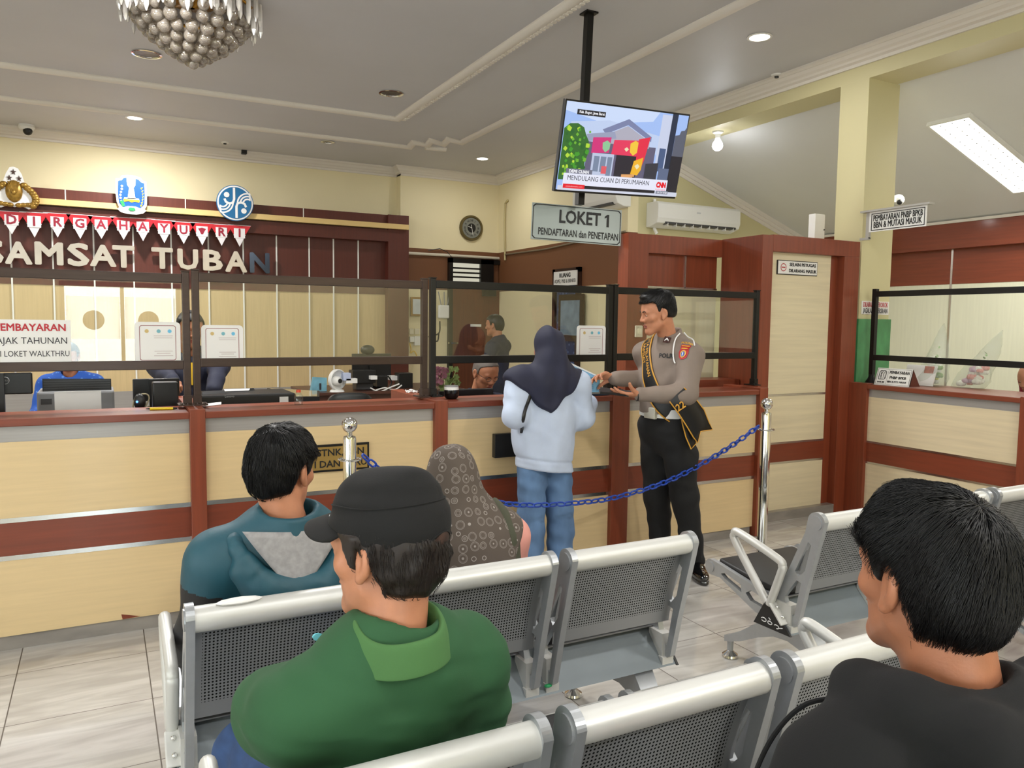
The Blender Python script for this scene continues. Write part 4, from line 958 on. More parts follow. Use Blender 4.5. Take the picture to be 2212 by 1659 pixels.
# air conditioners
def aircon(name, label, x0, x1, zb, zt, y, parentgroup):
    t = thing(name, label, 'air conditioner', ((x0 + x1) / 2, y, zb)); h = zt - zb; d = 0.23
    prof = [(0, 0.0), (0, h), (d * 0.86, h), (d, h * 0.9), (d, h * 0.34), (d * 0.9, h * 0.14), (d * 0.62, 0.02), (d * 0.3, 0)]
    q = MB(); q.rings([[(x, y - a, zb + b) for a, b in prof] for x in (x0, x1)]); q.build('casing', M_WHITE, t, bevel=0.008)
    q = MB(); q.rings([[(x, y - a, zb + b) for a, b in ((d * 0.93, h * 0.20), (d * 0.64, 0.03), (d * 0.6, 0.022), (d * 0.94, h * 0.12))] for x in (x0 + 0.12, x1 - 0.06)]); q.build('outlet_slot', M_DKGREY, t)
    q = MB(); n = 9
    for k in range(n): x = x0 + 0.16 + (x1 - x0 - 0.26) * k / (n - 1); q.box((x - 0.004, y - d * 0.95, zb + 0.006), (x + 0.004, y - d * 0.6, zb + h * 0.16))
    q.build('vane', M_WHITE, t)
    boxes('display', mat('pale_grey_mark', (196, 198, 200), 0.4), (((x0 + x1) / 2 - 0.06, y - d - 0.001, zb + h * 0.62), ((x0 + x1) / 2 + 0.0, y - d + 0.002, zb + h * 0.68)), parent=t)
    return t
A = PY(1421, 492, 7.46); B = PY(1601, 440, 7.46)
aircon('air_conditioner', 'white split air conditioner on gable wall right of television', A[0], B[0], PY(1500, 494, 7.46)[2], PY(1500, 441, 7.46)[2], 7.69, None)
A = PX(1332, 420, 5.35)
t = thing('air_conditioner', 'white air conditioner end showing between television and LOKET sign', 'air conditioner', (5.5, A[1] + 0.5, 2.9))
zb, zt = PX(1328, 446, 5.4)[2], PX(1300, 392, 5.4)[2]; ya = PX(1330, 430, 5.35)[1]
prof = [(0, 0.0), (0, 0.3), (0.2, 0.3), (0.22, 0.26), (0.22, 0.1), (0.19, 0.03), (0.1, 0)]
q = MB(); q.rings([[(5.57 - a, y, zb + b) for a, b in prof] for y in (ya, ya + 0.95)]); q.build('casing', M_WHITE, t, bevel=0.008)
boxes('outlet_slot', M_DKGREY, ((5.36, ya + 0.08, zb + 0.02), (5.41, ya + 0.9, zb + 0.05)), parent=t)
# stabiliser box on the partition top, second dome camera
a = PY(1755, 462, 4.8); b = PY(1775, 515, 4.8)
t = thing('junction_box', 'narrow white box standing on brown portal before the pillar', 'box', ((a[0] + b[0]) / 2, 4.8, 2.25))
q = MB(); q.rbox((a[0], 4.77, 2.252), (b[0], 4.84, a[2]), 0.006); q.build('casing', M_WHITE, t)
q = MB(); q.cyl((b[0] - 0.012, 4.77, (a[2] + 2.25) / 2), (b[0] - 0.012, 4.764, (a[2] + 2.25) / 2), 0.006, seg=10); q.build('screw', M_DKGREY, t)
a = PY(1936, 431, 4.9)
t = thing('dome_camera', 'white dome camera behind pillar above hanging sign', 'camera', (a[0], 4.9, a[2]))
q = MB(); q.ball((a[0] + 0.03, 4.9, a[2]), (0.06, 0.05, 0.05), 16, 10); q.box((5.96, 4.88, a[2] - 0.03), (a[0] + 0.03, 4.92, a[2] + 0.03)); q.build('housing', M_WHITE, t, True)
q = MB(); q.ball((a[0] - 0.005, 4.86, a[2] - 0.03), 0.025, 12, 8); q.build('lens', M_BLKPL, t, True)

# wall clock
c = PY(1021, 492, 11.05); r = 0.195
t = thing('wall_clock', 'round wall clock with grey dial and dark rim on cream wall', 'clock', (c[0], 11.1, c[2]))
MCk = frame((c[0], 11.12, c[2]), (1, 0, 0), (0, 0, 1), (0, -1, 0)).to_3x3().to_4x4()
q = MB(); q.lathe([(r, 0), (r, 0.03), (r - 0.012, 0.05), (r - 0.03, 0.05), (r - 0.042, 0.03)], (c[0], 11.12, c[2]), 40, MCk); q.build('rim', mat('antique_gold_rim', (104, 92, 58), 0.4, 0.5), t, True)
q = MB(); q.lathe([(r - 0.035, 0.028), (r - 0.037, 0.032)], (c[0], 11.12, c[2]), 40, MCk); q.build('dial', mat('clock_dial', (128, 130, 122), 0.5), t)
q = MB(); q.lathe([(0.07, 0.032), (0.069, 0.035)], (c[0], 11.12, c[2]), 30, MCk); q.build('dial_centre', M_INK, t)
for k, s in enumerate(['XII', 'I', 'II', 'III', 'IIII', 'V', 'VI', 'VII', 'VIII', 'IX', 'X', 'XI']):
    a = k * PI / 6; Mx = frame((c[0] + 0.112 * math.sin(a), 11.085, c[2] + 0.112 * math.cos(a)), (math.cos(a), 0, -math.sin(a)), (math.sin(a), 0, math.cos(a)), (0, -1, 0))
    lettering(s, 0.045, Mx, M_INK, t, name='numeral', res=1)
q = MB(); q.tube([(c[0], 11.08, c[2]), (c[0] - 0.06, 11.08, c[2] + 0.022)], 0.005, 6); q.build('hour_hand', M_WHITE, t)
q = MB(); q.tube([(c[0] - 0.008, 11.078, c[2] + 0.05), (c[0] + 0.018, 11.078, c[2] - 0.1)], 0.004, 6); q.build('minute_hand', M_WHITE, t)

# wall conduits and cables
def cable(name, label, pts, r, m, cat='cable'):
    q = MB(); q.tube(pts, r, 8); return tag(q.build(name, m), label, cat)
ya = 11.09
cable('conduit', 'white conduit along brown band of back wall under the clock', [PY(882, 547, ya), PY(960, 551, ya), PY(1060, 557, ya), PY(1087, 559, ya), PY(1087, 566, ya)], 0.022, mat('conduit_white', (214, 206, 188), 0.5), 'conduit')
cable('conduit', 'thin vertical conduit in corner right of the clock', [PX(1091, 562, 5.55), PX(1090, 480, 5.55), PX(1091, 440, 5.55), PX(1097, 432, 5.55)], 0.016, mat('conduit_cream', (190, 176, 130), 0.5), 'conduit')
cable('cable', 'brown cable sagging along side wall under LOKET sign', [PX(1090, 550, 5.55), PX(1120, 546, 5.55), PX(1180, 538, 5.55), PX(1250, 522, 5.55), PX(1350, 500, 5.55)], 0.012, mat('cable_brown', (120, 106, 84), 0.5))
cable('cable', 'short dark cable curling above the louvred transom', [PY(925, 541, 11.08), PY(950, 537, 11.08), PY(966, 544, 11.08), PY(976, 556, 11.07), PY(977, 590, 11.03)], 0.006, M_BLKPL)
cable('pipe_wrap', 'white wrapped pipe falling from air conditioner at wall corner', [PY(1414, 430, 7.64), PY(1413, 470, 7.64), PY(1414, 495, 7.64), PY(1419, 505, 7.62)], 0.02, M_WHITE, 'pipe')

# ------------------------------------------------------------------ chandelier
c0 = PZ(417, 145, 2.95)
cx_, cy_ = None, None
d_ = ray(417, 145); tt = 5.6 / (d_ @ CAM_R[:, 2]); tip = CAM_C + d_ * tt
ch_ = thing('chandelier', 'tiered crystal chandelier with glass balls and prism bars', 'chandelier', (tip[0], tip[1], ZC))
M_CRYS = mat('smoky_crystal', (196, 186, 174), 0.03, 0.1, coat=0.6); M_CRYS.node_tree.nodes['Principled BSDF'].inputs['Transmission Weight'].default_value = 0.7
M_PRISM = mat('clear_prism', (240, 236, 232), 0.08, 0.1, coat=0.8); M_PRISM.node_tree.nodes['Principled BSDF'].inputs['Transmission Weight'].default_value = 0.3
M_GOLD = mat('polished_gold', (200, 150, 60), 0.18, 1.0)
tx, ty, tz = tip
R_ = 0.50
q = MB(); q.lathe([(0.16, ZC - 0.001), (0.16, ZC - 0.03), (0.05, ZC - 0.05), (0.02, ZC - 0.06), (0.02, tz + 0.66), (0.36, tz + 0.64), (0.36, tz + 0.60)], (tx, ty, 0), 28); q.build('gold_frame', M_GOLD, ch_, True)
q = MB(); q.tube([(tx + 0.42 * math.cos(a), ty + 0.42 * math.sin(a), tz + 0.42) for a in np.linspace(0, 2 * PI, 40, endpoint=False)], 0.012, 8, closed=True); q.build('gold_ring', M_GOLD, ch_, True)
balls = []
qb = MB(); qb.ball((0, 0, 0), 1.0, 14, 10)
bmesh.ops.recalc_face_normals(qb.bm, faces=qb.bm.faces); bme = bpy.data.meshes.new('crystal_ball'); qb.bm.to_mesh(bme); qb.bm.free(); bme.materials.append(M_CRYS)
for p_ in bme.polygons: p_.use_smooth = True
rings_ = [(0.0, 0.03, 1), (0.075, 0.065, 6), (0.14, 0.105, 10), (0.205, 0.15, 14), (0.265, 0.20, 17), (0.325, 0.255, 20), (0.375, 0.315, 22)]
nb = 0
for rr_, hh, n in rings_:
    for k in range(n):
        if nb >= 92: break
        a = 2 * PI * k / n + rr_ * 9
        o = bpy.data.objects.new('crystal_ball', bme); COL.objects.link(o); o.parent = ch_
        o.location = (rr_ * math.cos(a), rr_ * math.sin(a), tz + hh - ZC); s_ = 0.043 + 0.004 * math.sin(k * 2.1); o.scale = (s_, s_, s_ * 1.06); nb += 1
# outer prism bars: hexagonal hanging rods all round
def prism_bar(): 
    q = MB(); q.lathe([(0.004, -0.30), (0.017, -0.265), (0.017, 0.0), (0.004, 0.02)], (0, 0, 0), 6); bmesh.ops.recalc_face_normals(q.bm, faces=q.bm.faces)
    me = bpy.data.meshes.new('prism_bar'); q.bm.to_mesh(me); q.bm.free(); me.materials.append(M_PRISM); return me
pb = prism_bar()
nbar = 58
for k in range(nbar):
    a = 2 * PI * k / nbar; o = bpy.data.objects.new('prism_bar', pb); COL.objects.link(o); o.parent = ch_
    r2 = 0.465 if k % 2 else 0.43
    o.location = (r2 * math.cos(a), r2 * math.sin(a), tz + 0.58 + (0.03 if k % 2 else 0.0) - ZC); o.rotation_euler = (0, 0, a); o.scale = (1, 1, 1.0 + (0.15 if k % 3 == 0 else 0))
for k in range(36):
    a = 2 * PI * (k + .5) / 36; o = bpy.data.objects.new('prism_bar', pb); COL.objects.link(o); o.parent = ch_
    o.location = (0.405 * math.cos(a), 0.405 * math.sin(a), tz + 0.47 - ZC); o.rotation_euler = (0, 0, a); o.scale = (0.9, 0.9, 0.55)
# ------------------------------------------------------------------ steel beam benches of three seats
def perforated(name, w):
    m, nt, b = new_mat(name); L = nt.links.new; N = nt.nodes.new
    b.inputs['Base Color'].default_value = (*lin((150, 152, 154)), 1); b.inputs['Metallic'].default_value = 0.5; b.inputs['Roughness'].default_value = 0.38
    tc = N('ShaderNodeTexCoord'); sx = N('ShaderNodeSeparateXYZ'); L(tc.outputs['Object'], sx.inputs[0])
    def M(op, a, v=None, b_=None):
        n = N('ShaderNodeMath'); n.operation = op
        L(a, n.inputs[0]) if not isinstance(a, float) else setattr(n.inputs[0], 'default_value', a)
        if b_ is not None: L(b_, n.inputs[1])
        elif v is not None: n.inputs[1].default_value = v
        return n.outputs[0]
    P = 0.0098
    fx = M('SUBTRACT', M('FRACT', M('DIVIDE', sx.outputs[0], P)), 0.5); fz = M('SUBTRACT', M('FRACT', M('DIVIDE', sx.outputs[2], P)), 0.5)
    r = M('ADD', M('MULTIPLY', fx, None, fx), None, M('MULTIPLY', fz, None, fz)); hole = M('LESS_THAN', r, 0.075)
    for sock, lo, hi in ((sx.outputs[0], 0.045, w - 0.045), (sx.outputs[2], 0.515, 0.745)):
        hole = M('MULTIPLY', hole, None, M('MULTIPLY', M('GREATER_THAN', sock, lo), None, M('LESS_THAN', sock, hi)))
    out = nt.nodes['Material Output']; tr = N('ShaderNodeBsdfDiffuse'); tr.inputs[0].default_value = (0.006, 0.006, 0.006, 1); mx = N('ShaderNodeMixShader')
    L(hole, mx.inputs[0]); L(b.outputs[0], mx.inputs[1]); L(tr.outputs[0], mx.inputs[2]); L(mx.outputs[0], out.inputs[0])
    return m
BW, BP = 0.52, 0.57
M_PERF = perforated('perforated_steel', BW)
M_BEAM = mat('blue_grey_steel', (116, 124, 128), 0.5, 0.3, 0.04, 6)
M_CUSH = mat('black_cushion', (30, 30, 31), 0.45, 0, 0, bump=0.05, bscale=300)
M_TUBE = mat('pale_silver_tube', (208, 208, 204), 0.42, 0.3)
def as_mesh(q, name, m, smooth=False, angle=40):
    bmesh.ops.recalc_face_normals(q.bm, faces=q.bm.faces)
    me = bpy.data.meshes.new(name); q.bm.to_mesh(me); q.bm.free()
    for x in (m if isinstance(m, list) else [m]): me.materials.append(x)
    if smooth:
        for p in me.polygons: p.use_smooth = True
        if smooth != 'all': me.set_sharp_from_angle(angle=math.radians(angle))
    return me
def put(name, me, parent, loc=(0, 0, 0)):
    o = bpy.data.objects.new(name, me); COL.objects.link(o); o.parent = parent; o.location = V3(loc); return o
# backrest sheet
q = MB(); n = 6
A = [(0.012 + 0.085 * t + 0.012 * math.sin(t * PI), 0.765 - 0.295 * t) for t in np.linspace(0, 1, n)]
q.rings([[(x, y, z) for y, z in A] + [(x, y + 0.003, z) for y, z in reversed(A)] for x in (0.012, BW - 0.012)]); ME_BACK = as_mesh(q, 'backrest', M_PERF)
# rolled top edge: flattened tube
q = MB(); ring = lambda x: [(x, 0.0 + 0.036 * math.cos(a) * (1.0 if math.cos(a) < 0 else 0.8), 0.782 + 0.034 * math.sin(a)) for a in np.linspace(0, 2 * PI, 20, endpoint=False)]
q.rings([ring(0.002), ring(BW - 0.002)]); ME_ROLL = as_mesh(q, 'rolled_top', M_TUBE, True)
# side frame with slots
def slot_frame():
    outer = []
    for a in np.linspace(2.9, 0.35, 18): outer.append((0.0 + 0.042 * math.cos(a), 0.784 + 0.042 * math.sin(a)))
    outer += [(0.052, 0.735), (0.165, 0.48), (0.205, 0.437), (0.27, 0.43), (0.55, 0.475)]
    for a in np.linspace(1.8, -1.6, 9): outer.append((0.585 + 0.036 * math.cos(a), 0.443 + 0.036 * math.sin(a)))
    outer += [(0.52, 0.41), (0.30, 0.325), (0.17, 0.315), (0.10, 0.325), (0.07, 0.345), (0.035, 0.50), (-0.028, 0.74)]
    slots = [[(0.02, 0.69), (0.035, 0.70), (0.095, 0.565), (0.075, 0.545), (0.045, 0.58)], [(0.062, 0.525), (0.085, 0.53), (0.145, 0.445), (0.125, 0.385), (0.09, 0.38)],
             [(0.23, 0.355), (0.235, 0.395), (0.33, 0.412), (0.36, 0.39), (0.33, 0.365)], [(0.385, 0.385), (0.39, 0.418), (0.49, 0.44), (0.515, 0.43), (0.49, 0.415)]]
    q = MB(); bm = q.bm
    def loop(P): 
        vs = [bm.verts.new((0, p[0], p[1])) for p in P]; return [bm.edges.new((vs[i], vs[(i + 1) % len(vs)])) for i in range(len(vs))]
    E = loop(outer)
    for s in slots: E += loop(s)
    bmesh.ops.triangle_fill(bm, use_beauty=True, use_dissolve=False, edges=E)
    g = bmesh.ops.extrude_face_region(bm, geom=list(bm.faces))
    for v in g['geom']:
        if isinstance(v, bmesh.types.BMVert): v.co.x += 0.022
    q.lathe([(0.029, 0), (0.029, 0.0035)], (-0.0035, 0.0, 0.784), 20, Matrix.Rotation(PI / 2, 4, 'Y'))
    q.lathe([(0.024, 0), (0.024, 0.0035)], (-0.0035, 0.585, 0.443), 20, Matrix.Rotation(PI / 2, 4, 'Y'))
    return as_mesh(q, 'side_frame', M_SILVER)
ME_SIDE = slot_frame()
# seat sheet, cushion, front roll
q = MB(); SP = [(0.175, 0.425), (0.21, 0.418), (0.30, 0.425), (0.50, 0.452), (0.585, 0.462)]
q.rings([[(x, y, z) for y, z in SP] + [(x, y, z - 0.004) for y, z in reversed(SP)] for x in (0.022, BW - 0.022)]); ME_SEAT = as_mesh(q, 'seat_sheet', M_PERF)
q = MB(); q.cyl((0.02, 0.585, 0.443), (BW - 0.02, 0.585, 0.443), 0.024, seg=16); ME_FROLL = as_mesh(q, 'front_roll', M_TUBE, True)
q = MB(); sh = Matrix.Identity(4); sh[2][1] = 0.115; q.rbox((0.025, 0.195, 0.395), (BW - 0.025, 0.56, 0.424), 0.012, 3, sh); ME_CUSH = as_mesh(q, 'cushion', M_CUSH, True)
q = MB(); q.box((0, 0.09, 0.30), (0.05, 0.115, 0.335)); q.box((0.004, 0.1, 0.31), (0.046, 0.18, 0.42))
ME_BRKT = as_mesh(q, 'seat_bracket', M_TUBE)
BL = 2 * BP + BW
TRI = [(0.205, 0.425), (0.085, 0.302), (0.275, 0.297)]
q = MB(); q.rings([[(x, y, z) for y, z in TRI] for x in (-0.02, BL + 0.02)]); ME_BEAM = as_mesh(q, 'beam', M_BEAM)
def endcap():
    q = MB(); T2 = [(0.188 + (y - 0.188) * 1.06, 0.34 + (z - 0.34) * 1.06) for y, z in TRI]; q.rings([[(x, y, z) for y, z in T2] for x in (-0.028, -0.018)])
    return as_mesh(q, 'end_cap', M_BLKPL)
ME_CAP = endcap()
q = MB()     # swirl mark on the cap
for (y, z, r, a0, a1) in ((0.222, 0.325, 0.014, 0.3, 5.6), (0.188, 0.322, 0.012, 0.0, 6.2), (0.152, 0.318, 0.013, 0.5, 4.6)):
    q.tube([(-0.0295, y + r * math.cos(a), z + 0.55 * r * math.sin(a)) for a in np.linspace(a0, a1, 12)], 0.0018, 5)
q.tube([(-0.0295, 0.14, 0.316), (-0.0295, 0.12, 0.322)], 0.0018, 5); q.tube([(-0.0295, 0.185, 0.335), (-0.0295, 0.195, 0.342)], 0.0018, 5)
ME_MARK = as_mesh(q, 'cap_mark', M_EWHITE)
# leg: arched casting with two feet
def leg_mesh():
    q = MB(); W = 0.03
    def arm(P):
        rings = []
        for (y, z, t) in P: rings.append([(-W * (0.6 + t * 8), y, z), (W * (0.6 + t * 8), y, z), (W * (0.6 + t * 8), y - 0, z - t), (-W * (0.6 + t * 8), y, z - t)])
        q.rings(rings)
    arm([(0.18, 0.302, 0.08), (0.27, 0.298, 0.085), (0.36, 0.245, 0.07), (0.47, 0.165, 0.05), (0.545, 0.12, 0.035), (0.58, 0.105, 0.03)])
    arm([(0.20, 0.302, 0.08), (0.10, 0.298, 0.095), (0.045, 0.23, 0.08), (-0.04, 0.15, 0.055), (-0.12, 0.115, 0.035), (-0.16, 0.105, 0.03)])
    for y in (0.565, -0.145): q.cyl((0, y, 0.10), (0, y, 0.03), 0.016, 0.014, 12)
    return as_mesh(q, 'leg', M_SILVER, True, 50)
ME_LEG = leg_mesh()
q = MB(); q.lathe([(0.012, 0.034), (0.02, 0.026), (0.036, 0.014), (0.038, 0.004), (0.034, 0.0)], (0, 0, 0), 20); ME_FOOT = as_mesh(q, 'foot_pad', M_CHROME, True)
def arm_mesh():
    q = MB(); C = [(0.215, 0.40), (0.40, 0.60), (0.415, 0.64), (0.385, 0.652), (0.17, 0.60), (0.14, 0.575), (0.145, 0.545), (0.20, 0.395)]
    def smooth_pts(C):
        P = [Vector((0, a, b)) for a, b in C]; out = []
        for i in range(len(P) - 1):
            p0, p1, p2, p3 = P[max(i - 1, 0)], P[i], P[i + 1], P[min(i + 2, len(P) - 1)]
            for t in np.linspace(0, 1, 7, endpoint=False): out.append(0.5 * ((2 * p1) + (-p0 + p2) * t + (2 * p0 - 5 * p1 + 4 * p2 - p3) * t * t + (-p0 + 3 * p1 - 3 * p2 + p3) * t ** 3))
        return out + [P[-1]]
    q.tube(smooth_pts(C), 0.0175, 14); return as_mesh(q, 'armrest', M_TUBE, True)
ME_ARM = arm_mesh()
q = MB(); Rm = Matrix.Rotation(math.radians(-45), 4, 'X')
q.rbox((-0.022, -0.012, -0.05), (0.022, -0.002, 0.05), 0.004, 2, Matrix.Translation((0, 0.155, 0.368)) @ Rm); ME_PLATE = as_mesh(q, 'armrest_plate', M_TUBE)
q = MB()
for d in (-0.022, 0.025): q.ball((0, 0.155 + d * 0.7 - 0.012, 0.368 + d * 0.7 + 0.012), 0.008, 10, 6)
ME_BOLT = as_mesh(q, 'bolt', M_CHROME, True)
def make_bench(label, loc, arms=(1, 0)):
    t = thing('beam_bench', label, 'bench', loc, group='steel waiting benches')
    bmk = put('beam', ME_BEAM, t); cp = put('end_cap', ME_CAP, t); put('cap_mark', ME_MARK, cp)
    cp2 = put('end_cap', ME_CAP, t, (BL + 0.046, 0, 0))
    for k in range(3):
        x = k * BP
        bk = put('backrest', ME_BACK, t, (x, 0, 0)); put('rolled_top', ME_ROLL, bk)
        st = put('seat', ME_SEAT, t, (x, 0, 0)); put('front_roll', ME_FROLL, st)
        put('cushion', ME_CUSH, t, (x, 0, 0))
        put('side_frame', ME_SIDE, t, (x, 0, 0)); put('side_frame', ME_SIDE, t, (x + BW - 0.022, 0, 0))
        put('seat_bracket', ME_BRKT, t, (x - 0.012, 0, 0)); put('seat_bracket', ME_BRKT, t, (x + BW - 0.04, 0, 0))
    for x in (0.12, BL - 0.12):
        lg = put('leg', ME_LEG, t, (x, 0, 0))
        for y in (0.565, -0.145): put('foot_pad', ME_FOOT, lg, (0, y, 0))
    for k, x in enumerate((-0.022, BL + 0.022)):
        if arms[k]:
            ar = put('armrest', ME_ARM, t, (x, 0, 0)); put('armrest_plate', ME_PLATE, ar); put('bolt', ME_BOLT, ar)
    return t
R1Y, R2Y = 2.10, 1.21
make_bench('silver perforated bench in front row with teal jacket man on it', (0.168, R1Y, 0), (1, 0))
make_bench('silver perforated bench whose back the green polo man leans on', (0.19, R2Y, 0), (1, 1))
make_bench('silver bench right of the aisle with looped armrest and black cushion', (2.455, R1Y, 0), (1, 0))
make_bench('silver bench at right edge behind hooded man, black cushion showing', (3.10, R2Y, 0), (0, 1))
make_bench('silver bench that hooded black jacket man sits on', (0.36, 0.26, 0), (0, 0))

# ------------------------------------------------------------------ stanchions and chain
def stanchion(x, y, label):
    t = thing('stanchion', label, 'stanchion', (x, y, 0), group='chrome chain posts')
    q = MB(); q.lathe([(0.16, 0), (0.16, 0.012), (0.13, 0.03), (0.05, 0.045), (0.03, 0.05)], (x, y, 0), 32); q.build('base', M_CHROME, t, True)
    q = MB(); q.lathe([(0.031, 0.045), (0.031, 1.0), (0.028, 1.012), (0.013, 1.018), (0.013, 1.035)], (x, y, 0), 24); q.build('post', M_CHROME, t, True)
    q = MB(); q.ball((x, y, 1.067), 0.037, 24, 14); q.build('ball_finial', M_CHROME, t, True)
    q = MB(); q.tube([(x + 0.052 * math.cos(a), y + 0.052 * math.sin(a), 0.905) for a in np.linspace(0, 2 * PI, 32, endpoint=False)], 0.004, 8, closed=True)
    for a in (0, PI): q.cyl((x + 0.03 * math.cos(a), y + 0.03 * math.sin(a), 0.905), (x + 0.052 * math.cos(a), y + 0.052 * math.sin(a), 0.905), 0.003, seg=6)
    q.build('chain_ring', M_CHROME, t, True)
CYY = 3.55
SLx, SRx = PY(755, 905, CYY)[0], PY(1657, 862, CYY)[0]
stanchion(SLx, CYY, 'chrome ball topped post left, between two seated heads')
stanchion(SRx, CYY, 'chrome ball topped post right, beside wooden door')
cp = [PY(783, 983, CYY), PY(860, 1035, CYY), PY(1035, 1077, CYY), PY(1130, 1091, CYY), PY(1250, 1086, CYY), PY(1340, 1072, CYY), PY(1450, 1036, CYY), PY(1560, 976, CYY), PY(1640, 920, CYY)]
ct = thing('chain', 'blue plastic chain hanging between the two chrome posts', 'chain', (2.0, CYY, 0.5))
def resample(P, step):
    P = [Vector(p) for p in P]; out = []; 
    D = []
    for i in range(len(P) - 1):
        p0, p1, p2, p3 = P[max(i - 1, 0)], P[i], P[i + 1], P[min(i + 2, len(P) - 1)]
        for t in np.linspace(0, 1, 30, endpoint=False): D.append(0.5 * ((2 * p1) + (-p0 + p2) * t + (2 * p0 - 5 * p1 + 4 * p2 - p3) * t * t + (-p0 + 3 * p1 - 3 * p2 + p3) * t ** 3))
    D.append(P[-1]); acc = 0; out = [D[0]]
    for a, b in zip(D[:-1], D[1:]):
        acc += (b - a).length
        if acc >= step: out.append(b); acc = 0
    return out
q = MB(); L_, w_ = 0.0225, 0.0135
q.tube([(L_ * math.copysign(abs(math.cos(a)) ** 0.7, math.cos(a)), w_ * math.copysign(abs(math.sin(a)) ** 0.7, math.sin(a)), 0) for a in np.linspace(0, 2 * PI, 20, endpoint=False)], 0.0052, 7, closed=True)
ME_LINK = as_mesh(q, 'link', mat('blue_plastic', (22, 62, 158), 0.3), 'all')
cpts = resample(cp, 0.0375)
for i in range(len(cpts) - 1):
    a, b = cpts[i], cpts[i + 1]; d = (b - a).normalized()
    o = bpy.data.objects.new('link', ME_LINK); COL.objects.link(o); o.parent = ct
    x = d; y = Vector((0, 1, 0)); z = x.cross(y).normalized(); y = z.cross(x)
    if i % 2: y, z = z, -y
    roll = Matrix.Rotation(0.6, 4, 'X')
    M = frame((a + b) / 2 - Vector(ct.location), x, y, z) @ roll; o.matrix_local = M
# ------------------------------------------------------------------ soft-bodied shapes: signed distance fields meshed by surface nets
def A3(v): return np.array([float(v[0]), float(v[1]), float(v[2])])
def cap(a, b, ra, rb=None, flat=None):
    a, b = A3(a), A3(b); rb = ra if rb is None else rb; ab = b - a; L2 = max(ab @ ab, 1e-9)
    if flat is not None: n = A3(flat[0]); n /= np.linalg.norm(n); s = flat[1]
    def f(P):
        t = np.clip((P - a) @ ab / L2, 0, 1); v = P - a - t[:, None] * ab
        if flat is not None: v = v + np.outer((v @ n) * (1 / s - 1), n)
        return (np.sqrt((v * v).sum(1)) - (ra + t * (rb - ra))) * (min(1.0, s) if flat is not None else 1.0)
    return f
def chain_(pts, rs, flat=None, k=0.0):
    fs = [cap(pts[i], pts[i + 1], rs[i], rs[i + 1], flat) for i in range(len(pts) - 1)]
    return fs[0] if len(fs) == 1 else un(*fs, k=k)
def ell(c, r, R=None):
    c, r = A3(c), A3(r); Rm = None if R is None else np.array(R)
    def f(P):
        p = P - c
        if Rm is not None: p = p @ Rm
        k0 = np.sqrt(((p / r) ** 2).sum(1)); k1 = np.sqrt(((p / (r * r)) ** 2).sum(1)) + 1e-9
        return k0 * (k0 - 1) / k1
    return f
def rbx(c, h, R=None, rd=0.01):
    c, h = A3(c), A3(h) - rd; Rm = None if R is None else np.array(R)
    def f(P):
        p = P - c
        if Rm is not None: p = p @ Rm
        q = np.abs(p) - h
        return np.sqrt((np.maximum(q, 0) ** 2).sum(1)) + np.minimum(q.max(1), 0) - rd
    return f
def smin(a, b, k):
    if k <= 0: return np.minimum(a, b)
    h = np.maximum(k - np.abs(a - b), 0) / k
    return np.minimum(a, b) - h * h * k / 4
def un(*fs, k=0.02):
    def f(P):
        d = fs[0](P)
        for g in fs[1:]: d = smin(d, g(P), k)
        return d
    return f
def sub(f, *gs, k=0.006):
    def h(P):
        d = f(P)
        for g in gs: d = -smin(-d, g(P), k)
        return d
    return h
def inter(f, g, k=0.0):
    return lambda P: -smin(-f(P), -g(P), k)
def off(f, d): return lambda P: f(P) - d
def disp(f, g): return lambda P: f(P) + g(P)
def plane(p, n):
    p, n = A3(p), A3(n); n = n / np.linalg.norm(n)
    return lambda P: (P - p) @ n
def xf(f, c, R):
    """field f written in a local frame, placed by origin c and rotation R (columns = local axes)"""
    c = A3(c); R = np.array(R); return lambda P: f((P - c) @ R)
def rotm(yaw=0, pitch=0, roll=0):
    """local x right, y forward, z up; yaw about z (positive to the left), pitch nose up, roll tilt to the right"""
    return np.array((Matrix.Rotation(yaw, 3, 'Z') @ Matrix.Rotation(pitch, 3, 'X') @ Matrix.Rotation(roll, 3, 'Y')))

def field_mesh(f, lo, hi, h):
    lo, hi = A3(lo), A3(hi); n = np.maximum(np.ceil((hi - lo) / h).astype(int) + 1, 5); B = 4
    nb = (n + B - 1) // B; n = nb * B
    bi = np.stack(np.meshgrid(*[np.arange(k) for k in nb], indexing='ij'), -1).reshape(-1, 3)
    ctr = lo + (bi * B + (B - 1) / 2) * h; dc = np.empty(len(ctr))
    for s in range(0, len(ctr), 200000): dc[s:s + 200000] = f(ctr[s:s + 200000])
    D = np.repeat(np.repeat(np.repeat(dc.reshape(nb), B, 0), B, 1), B, 2)
    near = np.abs(dc) < B * h * 1.9
    b = bi[near]
    if len(b) == 0: raise ValueError('empty field')
    o = np.stack(np.meshgrid(*[np.arange(B)] * 3, indexing='ij'), -1).reshape(-1, 3)
    idx = (b[:, None, :] * B + o[None]).reshape(-1, 3); val = np.empty(len(idx))
    for s in range(0, len(idx), 200000): val[s:s + 200000] = f(lo + idx[s:s + 200000] * h)
    D[idx[:, 0], idx[:, 1], idx[:, 2]] = val
    D[0] = D[-1] = 1; D[:, 0] = D[:, -1] = 1; D[:, :, 0] = D[:, :, -1] = 1
    return nets(D, lo, h)
